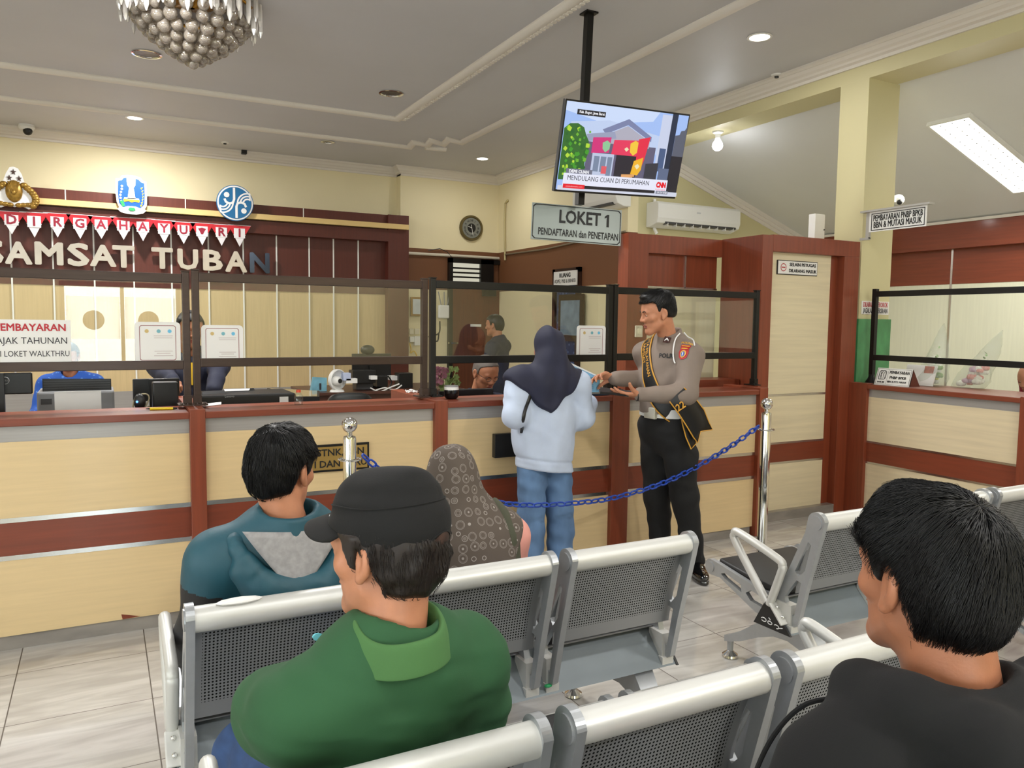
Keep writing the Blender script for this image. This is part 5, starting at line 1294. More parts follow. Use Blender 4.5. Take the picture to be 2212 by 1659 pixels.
def nets(D, lo, h):
    S = D < 0; nx, ny, nz = D.shape
    c = np.zeros((nx - 1, ny - 1, nz - 1), np.int8)
    for i in (0, 1):
        for j in (0, 1):
            for k in (0, 1): c += S[i:nx - 1 + i, j:ny - 1 + j, k:nz - 1 + k]
    act = (c > 0) & (c < 8); cells = np.argwhere(act); vid = -np.ones(act.shape, int); vid[act] = np.arange(len(cells))
    acc = np.zeros((len(cells), 3)); cnt = np.zeros(len(cells))
    cor = [(i, j, k) for i in (0, 1) for j in (0, 1) for k in (0, 1)]
    for a in cor:
        for ax in range(3):
            if a[ax]: continue
            b = list(a); b[ax] = 1
            va = D[cells[:, 0] + a[0], cells[:, 1] + a[1], cells[:, 2] + a[2]]; vb = D[cells[:, 0] + b[0], cells[:, 1] + b[1], cells[:, 2] + b[2]]
            m = (va < 0) != (vb < 0); t = np.zeros(len(cells)); t[m] = va[m] / (va[m] - vb[m])
            p = np.tile(np.array(a, float), (len(cells), 1)); p[:, ax] += t; acc[m] += p[m]; cnt[m] += 1
    V = lo + (cells + acc / cnt[:, None]) * h; F = []
    for ax in range(3):
        u, v = (ax + 1) % 3, (ax + 2) % 3
        sl0 = [slice(None)] * 3; sl1 = [slice(None)] * 3; sl0[ax] = slice(0, -1); sl1[ax] = slice(1, None)
        s0, s1 = S[tuple(sl0)], S[tuple(sl1)]; E = np.argwhere(s0 != s1)
        E = E[(E[:, u] > 0) & (E[:, v] > 0) & (E[:, u] < D.shape[u] - 1) & (E[:, v] < D.shape[v] - 1)]
        ins = s0[E[:, 0], E[:, 1], E[:, 2]]
        q = []
        for du, dv in ((1, 1), (0, 1), (0, 0), (1, 0)):
            e = E.copy(); e[:, u] -= du; e[:, v] -= dv; q.append(vid[e[:, 0], e[:, 1], e[:, 2]])
        q = np.stack(q, 1); q[~ins] = q[~ins][:, ::-1]; F.append(q)
    return V, np.concatenate(F)
def np_mesh(name, V, F):
    me = bpy.data.meshes.new(name); me.vertices.add(len(V)); me.vertices.foreach_set('co', np.ascontiguousarray(V, np.float32).ravel())
    me.loops.add(F.size); me.loops.foreach_set('vertex_index', np.ascontiguousarray(F, np.int32).ravel())
    me.polygons.add(len(F)); me.polygons.foreach_set('loop_start', np.arange(0, F.size, F.shape[1], dtype=np.int32))
    me.update(calc_edges=True); me.validate(); return me
def soft(name, f, lo, hi, h, mats, parent=None, base=None, mat_fn=None, extra=()):
    """mesh a field (extra: further (field, lo, hi, h) meshed finer and joined), one object; mat_fn(face centres)->slots"""
    V, F = field_mesh(f, lo, hi, h)
    for g, l2, h2, hh in extra:
        V2, F2 = field_mesh(g, l2, h2, hh); F = np.concatenate([F, F2 + len(V)]); V = np.concatenate([V, V2])
    me = np_mesh(name, V, F)
    if mat_fn is not None:
        me2 = mats if isinstance(mats, (list, tuple)) else [mats]
        c = V[F].mean(1); sl = mat_fn(c).astype(np.int32)
    o = link_mesh(name, me, mats, parent, 'all', base)
    if mat_fn is not None and len(me.polygons) == len(sl): me.polygons.foreach_set('material_index', sl)
    return o
def grad(f, P, e=1e-3):
    g = np.stack([f(P + np.eye(3)[i] * e) - f(P - np.eye(3)[i] * e) for i in range(3)], 1)
    return g / (np.linalg.norm(g, axis=1, keepdims=True) + 1e-9)
def drape(f, P, o=0.0, it=6):
    """move points onto the surface of field f, lifted by o"""
    P = np.array(P, float)
    for _ in range(it):
        P = P - grad(f, P) * (f(P) - o)[:, None] * 0.9
    return P
def folds(seed, amp, freq, axis=None):
    """soft cloth folds as a displacement field"""
    r = np.random.RandomState(seed); K = r.normal(size=(5, 3)) * np.array(freq); ph = r.uniform(0, 6.28, 5); K2 = r.normal(size=(5, 3)) * np.array(freq) * 0.5
    return lambda P: amp * sum(np.sin(P @ K[i] + ph[i] + 1.3 * np.sin(P @ K2[i])) for i in range(5)) / 2.2
def hit(f, px, py, t=0.5):
    """where the view ray through a picture point meets field f"""
    d = ray(px, py); n = np.linalg.norm(d)
    best = (9.0, t)
    for _ in range(90):
        v = float(f((CAM_C + d * t)[None])[0]); best = min(best, (v, t)); t += v * 0.75 / n
        if t > 12: break
    if t < 12: return CAM_C + d * t
    return drape(f, (CAM_C + d * best[1])[None], 0.0)[0]
def patch_on(f, name, grid, m, parent, o=0.003, thick=0.0):
    """a piece of cloth laid on field f: grid is [rows][cols] of points"""
    G = np.array(grid, float); n, k, _ = G.shape; P = drape(f, G.reshape(-1, 3), o)
    F = np.array([[i * k + j, i * k + j + 1, (i + 1) * k + j + 1, (i + 1) * k + j] for i in range(n - 1) for j in range(k - 1)])
    me = np_mesh(name, P, F); ob = link_mesh(name, me, m, parent, 'all')
    if thick: md = ob.modifiers.new('thickness', 'SOLIDIFY'); md.thickness = thick; md.offset = 1
    return ob
def text_on(f, s, size, M, m, parent, o=0.004, name='lettering', **kw):
    me = text_mesh(s, size, 0.0, **kw); n = len(me.vertices); P = np.array([tuple(M @ v.co) for v in me.vertices]); P = drape(f, P, o)
    for i, v in enumerate(me.vertices): v.co = Vector(P[i])
    return link_mesh(name, me, m, parent)

# head in its own frame: x right, y forward, z up, origin midway between the ears
def head_field(jaw=1.0, nose=1.0, ears=True, full=1.0):
    cran = un(ell((0, -0.012, 0.036), (0.074, 0.094, 0.083)), ell((0, 0.022, 0.03), (0.066, 0.068, 0.07)), k=0.03)
    face = un(ell((0, 0.03, -0.035), (0.057 * full, 0.06, 0.08)), cap((-0.046 * jaw, 0.005, -0.055), (-0.014, 0.066, -0.098), 0.02, 0.016), cap((0.046 * jaw, 0.005, -0.055), (0.014, 0.066, -0.098), 0.02, 0.016), ell((0, 0.07, -0.1), (0.02, 0.018, 0.017)), k=0.025)
    f = un(cran, face, k=0.03)
    f = un(f, cap((-0.034, 0.078, 0.02), (0.034, 0.078, 0.02), 0.0115), cap((-0.05, 0.052, -0.018), (-0.03, 0.072, -0.022), 0.018, 0.014), cap((0.05, 0.052, -0.018), (0.03, 0.072, -0.022), 0.018, 0.014), k=0.018)
    f = sub(f, ell((-0.031, 0.093, 0.002), (0.016, 0.014, 0.011)), ell((0.031, 0.093, 0.002), (0.016, 0.014, 0.011)), k=0.012)
    f = un(f, ell((-0.031, 0.0745, 0.002), (0.0135, 0.0135, 0.0115)), ell((0.031, 0.0745, 0.002), (0.0135, 0.0135, 0.0115)), k=0.004)
    f = un(f, cap((0, 0.086, 0.012), (0, 0.106 * nose, -0.026), 0.0075, 0.0105), ell((0.0125, 0.094, -0.031), (0.009, 0.012, 0.008)), ell((-0.0125, 0.094, -0.031), (0.009, 0.012, 0.008)), k=0.010)
    f = un(f, ell((0, 0.088, -0.058), (0.023, 0.010, 0.0055)), ell((0, 0.086, -0.070), (0.019, 0.010, 0.0065)), k=0.006)
    f = sub(f, cap((-0.022, 0.096, -0.0637), (0.022, 0.096, -0.0637), 0.0022), k=0.003)
    if ears:
        for s in (-1, 1):
            Re = rotm(0.35 * s, 0.15, 0)
            e = sub(ell((s * 0.079, -0.012, -0.004), (0.011, 0.019, 0.030), Re), ell((s * 0.090, -0.006, 0.0), (0.009, 0.011, 0.02), Re), k=0.006)
            e = un(e, ell((s * 0.078, -0.002, -0.032), (0.007, 0.009, 0.010)), k=0.008)
            f = un(f, e, k=0.008)
    return f
def head_mats(c, R, lips=1, eyes=True):
    """slot 0 skin, 1 lips, 2 eye white, 3 iris"""
    c = A3(c); R = np.array(R)
    def g(P):
        p = (P - c) @ R; s = np.zeros(len(P))
        s[(np.abs(p[:, 0]) < 0.022) & (p[:, 1] > 0.085) & (p[:, 2] > -0.077) & (p[:, 2] < -0.0535) & ((p[:, 0] / 0.023) ** 2 + ((p[:, 2] + 0.064) / 0.012) ** 2 < 1)] = lips
        if eyes:
            for sx in (-1, 1):
                q = p - np.array([sx * 0.031, 0.0745, 0.002]); r = np.sqrt((q ** 2).sum(1))
                m = (r < 0.0152) & (q[:, 1] > 0.008) & (np.abs(q[:, 2] + 0.002) < 0.0034); s[m] = 2
                s[m & (np.abs(q[:, 0]) < 0.006)] = 3
        return s
    return g
def hand_fields(w, d, n, side, curl=(0.5, 0.55, 0.6, 0.7), thumb=(0.5, 0.35), sc=1.0, spread=0.10):
    """right-handed frame at the wrist: d towards the fingers, n out of the palm; side=+1 thumb on d x n side, -1 on the other"""
    w, d, n = A3(w), A3(d), A3(n); d = d / np.linalg.norm(d); n = n - d * (n @ d); n = n / np.linalg.norm(n); s = np.cross(d, n) * side
    fs = []
    palm = un(cap(w + d * 0.015 * sc, w + d * 0.075 * sc + s * 0.022 * sc, 0.020 * sc, 0.016 * sc, (n, 0.62)), cap(w + d * 0.015 * sc, w + d * 0.072 * sc - s * 0.024 * sc, 0.020 * sc, 0.015 * sc, (n, 0.62)), cap(w + d * 0.02 * sc, w + d * 0.078 * sc, 0.022 * sc, 0.018 * sc, (n, 0.62)), k=0.012)
    L = [(0.040, 0.025, 0.020), (0.044, 0.029, 0.021), (0.041, 0.027, 0.020), (0.032, 0.020, 0.018)]; ofs = [0.028, 0.009, -0.010, -0.028]; bs = [0.082, 0.086, 0.082, 0.074]
    for i in range(4):
        a = w + d * bs[i] * sc + s * ofs[i] * sc; ang = 0.0; P = [a - d * 0.012 * sc, a]; R = [0.0095 * sc, 0.0092 * sc]
        fd = d + s * (ofs[i] / 0.028) * spread
        fd = fd / np.linalg.norm(fd)
        for j in range(3):
            ang += curl[i] * (0.9 if j == 0 else 1.0); v = fd * math.cos(ang) + n * math.sin(ang); a = a + v * L[i][j] * sc; P.append(a); R.append((0.0088, 0.0078, 0.0066)[j] * sc)
        fs.append(chain_(P, R, None, 0.004))
    t0 = w + d * 0.025 * sc + s * 0.022 * sc + n * 0.004; a = t0; P = [w + d * 0.012 * sc + s * 0.010 * sc, t0]; R = [0.016 * sc, 0.014 * sc]; ang = thumb[0]; up = thumb[1]
    for j, l in enumerate((0.040, 0.030, 0.024)):
        v = s * math.cos(0.9 - 0.25 * j) * math.cos(up) + d * math.sin(0.9 - 0.25 * j + 0.0) + n * (math.sin(up) + ang * 0.35 * j); v = v / np.linalg.norm(v); a = a + v * l * sc; P.append(a); R.append((0.0115, 0.0102, 0.008)[j] * sc)
    fs.append(chain_(P, R, None, 0.006))
    f = palm
    for g in fs: f = un(f, g, k=0.006)
    return f
def hair_strands(name, f, roots, dirs, length, m, parent, rad=0.0011, seg=5, lift=0.006, seed=1, curl=0.12):
    """many short tapered strands that lie along the head field; roots (N,3), dirs (N,3)"""
    r = np.random.RandomState(seed); N = len(roots); P = drape(f, roots, 0.001); D = np.array(dirs, float); L = length * r.uniform(0.6, 1.25, N)
    pts = [P]; cur = P
    for k in range(seg):
        nrm = grad(f, cur); t = D + r.normal(scale=curl, size=D.shape); t = t - nrm * (t * nrm).sum(1)[:, None]; t /= (np.linalg.norm(t, axis=1, keepdims=True) + 1e-9)
        nx = cur + t * (L / seg)[:, None]; dd = f(nx); want = lift * (0.4 + 0.6 * (k + 1) / seg) * (0.5 + r.rand(N)); nx = nx - nrm * (dd - want)[:, None] * (dd < 0.02)[:, None]
        pts.append(nx); cur = nx
    pts = np.stack(pts, 1); V = []; F = []
    nr = grad(f, P); T = pts[:, 1] - pts[:, 0]; B = np.cross(T, nr); B /= (np.linalg.norm(B, axis=1, keepdims=True) + 1e-9)
    S = pts.shape[1]; vv = np.empty((N, S, 3, 3))
    for k in range(S):
        w = rad * (1 - 0.85 * k / (S - 1)) * (1.0 if k else 0.7)
        for j in range(3):
            a = 2 * PI * j / 3; vv[:, k, j] = pts[:, k] + (B * math.cos(a) + nr * math.sin(a)) * w
    V = vv.reshape(-1, 3); base = np.arange(N)[:, None] * S * 3
    for k in range(S - 1):
        for j in range(3):
            j2 = (j + 1) % 3; F.append(np.concatenate([base + k * 3 + j, base + k * 3 + j2, base + (k + 1) * 3 + j2, base + (k + 1) * 3 + j], 1))
    F = np.concatenate(F); me = np_mesh(name, V, F); return link_mesh(name, me, m, parent, 'all')
# ------------------------------------------------------------------ people
def skin(name, rgb): 
    m = mat(name, rgb, 0.48, 0, 0.08, 30, bump=0.04, bscale=250); b = m.node_tree.nodes['Principled BSDF']
    b.inputs['Subsurface Weight'].default_value = 0.06; b.inputs['Subsurface Radius'].default_value = (0.012, 0.004, 0.002); return m
SK_TAN = skin('tan_skin', (186, 126, 94)); SK_BROWN = skin('brown_skin', (168, 110, 80)); SK_OLIVE = skin('olive_skin', (190, 134, 104))
M_LIPS = mat('lips', (150, 82, 70), 0.45); M_EYEW = mat('eye_white', (220, 214, 206), 0.2); M_IRIS = mat('dark_iris', (26, 18, 14), 0.15)
M_HAIR = mat('black_hair', (10, 9, 10), 0.45, spec=0.4); M_HAIRB = mat('dark_brown_hair', (34, 26, 22), 0.45, spec=0.4)
FACE = lambda sk: [sk, M_LIPS, M_EYEW, M_IRIS]
def lz(c, R): 
    c = A3(c); R = np.array(R); return lambda p: tuple(c + R @ A3(p))
def hair_cap(thick=0.012, nape=-0.07, front=0.075, temple=0.02, ear=0.028, amp=0.0025, seed=2, freq=60, top=0.0):
    cr = un(ell((0, -0.012, 0.036), (0.076, 0.096, 0.085)), ell((0, 0.022, 0.03), (0.067, 0.068, 0.071)), ell((0, -0.045, -0.01), (0.062, 0.06, 0.07)), k=0.03)
    fo = folds(seed, amp, (freq, freq, freq))
    az_k = [0, 0.55, 1.0, 1.22, 1.30, 1.46, 1.60, 1.85, 2.15, PI]; z_k = [front, front - 0.004, temple + 0.045, temple + 0.03, temple - 0.02, temple - 0.02, ear, ear - 0.015, nape + 0.015, nape]
    def f(P):
        az = np.arctan2(np.abs(P[:, 0]), P[:, 1]); reg = (np.interp(az, az_k, z_k) - P[:, 2]) * 0.8
        th = thick + top * np.clip((P[:, 2] - 0.03) / 0.08, 0, 1)
        return -smin(-(cr(P) - th + fo(P)), -reg, 0.008)
    return f
def scalp_roots(c, R, n, seed, reg, swirl=(0, -0.05, 0.11), flow=None):
    """random roots on the upper head inside region reg(local)->bool, with combing directions away from the crown"""
    r = np.random.RandomState(seed); v = r.normal(size=(n * 3, 3)); v /= np.linalg.norm(v, axis=1, keepdims=True); p = v * np.array([0.083, 0.104, 0.095]) + np.array([0, -0.008, 0.036])
    p = p[reg(p)][:n]; d = p - np.array(swirl); d[:, 2] *= 0.9; d[:, 2] -= 0.03; d /= np.linalg.norm(d, axis=1, keepdims=True)
    if flow is not None: d = d + flow(p); d /= np.linalg.norm(d, axis=1, keepdims=True)
    R = np.array(R); return A3(c) + p @ R.T, d @ R.T
def torso(pel, top, yaw, sw=0.19, cw=0.185, dp=0.115, sh_r=0.058, belly=1.0, drop=0.055, k=0.07, lean=0.0):
    """trunk field between pelvis and neck base, local x right / y forward"""
    pel, top = A3(pel), A3(top); z = top - pel; L = np.linalg.norm(z); z /= L
    y = np.array([-math.sin(yaw), math.cos(yaw), 0]); y -= z * (y @ z); y /= np.linalg.norm(y); x = np.cross(y, z); R = np.stack([x, y, z], 1)
    f = un(ell((0, 0.01, 0.02), (cw * 0.97, dp * 1.12, 0.15)), ell((0, 0.015, L * 0.33), (cw * 0.93 * belly, dp * 1.05 * belly, 0.19)), ell((0, 0.0, L * 0.66), (cw, dp, 0.22)),
           cap((-sw, -0.012, L - drop - 0.03), (sw, -0.012, L - drop - 0.03), sh_r), cap((0, -0.022, L + 0.0), (-sw * 0.85, -0.02, L - drop), 0.052, 0.05), cap((0, -0.022, L + 0.0), (sw * 0.85, -0.02, L - drop), 0.052, 0.05), k=k)
    return xf(f, pel, R), R, (lambda a, b, c_: tuple(pel + R @ np.array([a, b, L + c_])))
def core(*chains): return un(*[chain_(p, r, None, 0.0) for p, r in chains], k=0.02)
def bbox_of(*pts, pad=0.15):
    P = np.array([A3(p) for p in pts]); return P.min(0) - pad, P.max(0) + pad

# ---- man in green polo with black cap -------------------------------------------------
def man_green():
    base = (0.50, 1.50, 0.0); HC = PY(832, 1190, 1.41); HR = rotm(0.62, -0.08, 0.04); hs = 1.07
    pel = (0.47, 1.48, 0.55); top = A3(HC) + np.array([0.0, -0.035, -0.165]) 
    hf = head_field(1.02, 1.0); H = lambda p: hf(p / hs) * hs
    head = xf(H, HC, HR); L = lz(HC, HR)
    neck = un(cap(L((0, -0.03, -0.05)), top, 0.058, 0.066), k=0.02); skinf = un(head, neck, k=0.025)
    tf, TR, tp = torso(pel, top, 0.12, 0.182, 0.19, 0.13, 0.060, 1.04, 0.075)
    shL, shR = A3(tp(-0.195, -0.005, -0.09)), A3(tp(0.192, -0.005, -0.085))
    elL, elR = A3(PY(588, 1525, 1.54)), shR + np.array([0.03, 0.09, -0.26]); wrL, wrR = elL + np.array([0.17, 0.17, -0.05]), elR + np.array([-0.2, 0.14, -0.03])
    arms = [([shL, elL, wrL], (0.045, 0.038, 0.028)), ([shR, elR, wrR], (0.045, 0.038, 0.028))]
    hipL, hipR = A3(pel) + (-0.09, 0.03, -0.02), A3(pel) + (0.09, 0.03, -0.02); knL, knR = A3((0.30, 1.96, 0.47)), A3((0.62, 1.99, 0.50)); anL, anR = A3((0.33, 1.98, 0.09)), A3((0.62, 2.0, 0.09))
    hands = []
    for w, d, s in ((wrL, (0.8, 0.25, 0.1), 1), (wrR, (-0.8, 0.2, 0.1), -1)): hands.append(hand_fields(w, d, (0, -0.6, -0.3), s, sc=1.0))
    cr = core(([top, pel], (0.06, 0.09)), *arms, ([hipL, knL, anL], (0.07, 0.05, 0.04)), ([hipR, knR, anR], (0.07, 0.05, 0.04)), ([tp(-0.2, 0, -0.08), tp(0.2, 0, -0.08)], (0.04, 0.04)))
    lo, hi = bbox_of(HC, pad=0.17); lo[2] -= 0.1
    ex = [(cr, *bbox_of(pel, top, wrL, wrR, elL, elR, knL, knR, anL, anR, pad=0.12), 0.014)]
    for w, hf_ in zip((wrL, wrR), hands): ex.append((hf_, *bbox_of(w, pad=0.2), 0.005))
    p = soft('person', skinf, lo, hi, 0.004, FACE(SK_TAN), None, base, head_mats(HC, HR * hs, 1), ex)
    tag(p, 'person in green polo shirt and black cap seated in second row, back turned', 'person')
    # shirt
    slv = un(chain_([shL, shL + (elL - shL) * 0.5, elL], (0.072, 0.075, 0.066), None, 0.03), chain_([shR, shR + (elR - shR) * 0.5, elR], (0.072, 0.074, 0.066), None, 0.03), k=0.02)
    cut = un(lambda P: (P - (shL + (elL - shL) * 0.93)) @ ((elL - shL) / np.linalg.norm(elL - shL)), k=0)
    fold0 = folds(11, 0.004, (12, 8, 26)); fold1 = folds(12, 0.0022, (24, 16, 60)); fold = lambda P: fold0(P) + fold1(P)
    body = un(tf, slv, k=0.05); body = sub(body, cap(L((0, -0.03, -0.10)), top + np.array([0, 0, 0.2]), 0.072), k=0.01)
    shirt = lambda P: body(P) + fold(P)
    M_POLO = mat('green_polo', (38, 82, 48), 0.85, 0, 0.06, 8, bump=0.05, bscale=500); M_POLOC = mat('light_green_collar', (68, 110, 60), 0.85, 0, 0.05, 10, bump=0.05, bscale=500)
    lo, hi = bbox_of(pel, top, elL, elR, pad=0.16); lo[2] = 0.42
    soft('polo_shirt', shirt, lo, hi, 0.007, M_POLO, p)
    # collar: folded band round the neck
    n = 44; cN = A3(tp(0, -0.010, 0.022)); tilt = TR; G = []
    for (r1, r2, dz, dr) in ((0.072, 0.070, -0.03, 0), (0.075, 0.073, 0.034, 0), (0.079, 0.078, 0.043, 0), (0.085, 0.085, 0.038, 0), (0.094, 0.095, 0.012, 0), (0.105, 0.105, -0.014, 0)):
        row = []
        for k in range(n + 1):
            a = PI / 2 + 0.12 + (2 * PI - 0.24) * k / n; fr = max(0, math.sin(a)) ** 2
            row.append(cN + TR @ np.array([r1 * math.cos(a), (r2 + 0.012 * fr) * math.sin(a) - 0.012, dz - 0.035 * fr + (0.004 * math.sin(3 * a))]))
        G.append(row)
    G = np.array(G)
    V = G.reshape(-1, 3); kk = n + 1; F = np.array([[i * kk + j, i * kk + j + 1, (i + 1) * kk + j + 1, (i + 1) * kk + j] for i in range(len(G) - 1) for j in range(n)])
    o = link_mesh('collar', np_mesh('collar', V, F), M_POLOC, p, 'all'); md = o.modifiers.new('thickness', 'SOLIDIFY'); md.thickness = 0.003; o.modifiers.new('round', 'SUBSURF').levels = 1
    # sleeve hem print
    a0 = A3(PY(672, 1366, 1.42)); q = hit(shirt, 677, 1366); nn = grad(shirt, np.array([q]))[0]
    qm = MB(); qm.rings([[q + nn * 0.001 + np.array([0.010 * math.cos(a), 0.002, 0.007 * math.sin(a)]) for a in np.linspace(0, 6.28, 10, endpoint=False)], [q + nn * 0.004 + np.array([0.009 * math.cos(a), 0.002, 0.006 * math.sin(a)]) for a in np.linspace(0, 6.28, 10, endpoint=False)]])
    qm.build('shoulder_mark', mat('pale_cyan_mark', (110, 190, 206), 0.6), p)
    # hair, cap
    hc = hair_cap(0.011, -0.078, 0.07, 0.0, 0.02); HF = lambda P: hc(P / hs) * hs; hw = xf(inter(HF, plane((0, 0, 0.05), (0, 0, 1))), HC, HR); lo, hi = bbox_of(HC, pad=0.15)
    h_ = soft('hair', hw, lo, hi, 0.004, M_HAIRB, p)
    ro, di = scalp_roots(HC, HR, 1500, 4, lambda q: (q[:, 2] < 0.045) & (q[:, 2] > -0.04) & (q[:, 1] < 0.0), flow=lambda q: np.tile(np.array([0, -0.25, -1.6]), (len(q), 1)))
    hair_strands('hair_strands', hw, ro, di, 0.024, M_HAIRB, h_, 0.0009, 4, 0.004, 3)
    dome = un(ell((0, -0.014, 0.052), (0.092, 0.114, 0.090)), cap((0, 0.03, 0.1), (0, -0.06, 0.105), 0.036, 0.036), k=0.05)
    seam = folds(5, 0.0018, (30, 30, 60))
    def capf(P):
        d = dome(P / hs) * hs + seam(P); q = P / hs; az = np.arctan2(np.abs(q[:, 0]), q[:, 1])
        edge = np.interp(az, [0, 0.8, 1.5, 2.3, PI], [0.055, 0.05, 0.035, 0.0, -0.012]); d = -smin(-d, -(edge - q[:, 2]) * 0.8 * hs, 0.006)
        return d
    M_CAP = mat('black_cap_cloth', (12, 12, 12), 0.9, 0, 0.1, 20, bump=0.08, bscale=400)
    lo, hi = bbox_of(HC, pad=0.24)
    cp_ = soft('cap', xf(capf, HC, HR), lo, hi, 0.004, M_CAP, p); CF = xf(capf, HC, HR)
    rows = []
    for i in range(9):
        v = i / 8; row = []
        for j in range(25):
            a = -1.12 + 2.24 * j / 24; ln_ = 0.068 * max(0.0, math.cos(a * 1.28)) ** 0.55 * v; x, y = (0.086 + ln_ * 0.35) * math.sin(a), -0.014 + 0.106 * math.cos(a) + ln_
            row.append(L((x * hs, y * hs, (0.070 - 4.6 * x * x - 0.30 * ln_) * hs)))
        rows.append(row)
    V = np.array(rows).reshape(-1, 3); F = np.array([[i * 25 + j, i * 25 + j + 1, (i + 1) * 25 + j + 1, (i + 1) * 25 + j] for i in range(8) for j in range(24)])
    o = link_mesh('brim', np_mesh('brim', V, F), M_CAP, cp_, 'all'); md = o.modifiers.new('t', 'SOLIDIFY'); md.thickness = 0.005; md.offset = 0
    # strap opening at the back, stitch line, logo tab
    rows = []
    for i in range(6):
        t = i / 5; rows.append([L((-0.042 + 0.084 * j / 10, -0.135, 0.008 + t * (0.034 * math.sin(PI * (0.04 + 0.92 * j / 10)) + 0.002))) for j in range(11)])
    patch_on(CF, 'strap_opening', rows, mat('hair_in_gap', (62, 42, 34), 0.6, 0, 0.4, 60), cp_, 0.0015)
    for pts in ([(0.05 - 0.1 * j / 14, -0.14, 0.006 + 0.003 * math.sin(j)) for j in range(15)], [(0.1 * math.cos(a), 0.12 * math.sin(a), 0.098) for a in np.linspace(0, 6.28, 50)], [(-0.055 + 0.11 * j / 14, -0.14, 0.044 - 0.034 * (j / 7 - 1) ** 2) for j in range(15)]):
        P = drape(CF, np.array([L(v) for v in pts]), 0.001); q = MB(); q.tube(P, 0.0016, 5); q.build('seam', M_CAP, cp_)
    P = drape(CF, np.array([L((-0.04, 0.12, 0.062 + 0.014 * t)) for t in np.linspace(0, 1, 5)]), 0.001); q = MB(); q.tube(P, 0.003, 6); q.build('logo_edge', M_EWHITE, cp_)
    # jeans, shoes
    M_JEAN = mat('blue_jeans', (44, 70, 112), 0.85, 0, 0.2, 14, (1, 1, 3), bump=0.06, bscale=350)
    jf = disp(un(chain_([hipL, knL, anL], (0.105, 0.08, 0.062), None, 0.03), chain_([hipR, knR, anR], (0.105, 0.08, 0.062), None, 0.03), ell(A3(pel) + (0, 0.01, -0.02), (0.19, 0.13, 0.10)), k=0.05), folds(8, 0.003, (20, 20, 20)))
    lo, hi = bbox_of(hipL, hipR, knL, knR, anL, anR, pad=0.14); lo[2] = 0.06; soft('jeans', jf, lo, hi, 0.01, M_JEAN, p)
    for a in (anL, anR):
        q = MB(); sf = un(ell((a[0], a[1] + 0.07, 0.04), (0.045, 0.13, 0.038)), ell((a[0], a[1] - 0.01, 0.06), (0.043, 0.06, 0.05)), k=0.03)
        soft('shoe', inter(sf, plane((0, 0, 0.002), (0, 0, -1))), (a[0] - 0.1, a[1] - 0.12, -0.02), (a[0] + 0.1, a[1] + 0.24, 0.16), 0.008, M_BLKPL, p)
    return p
man_green()

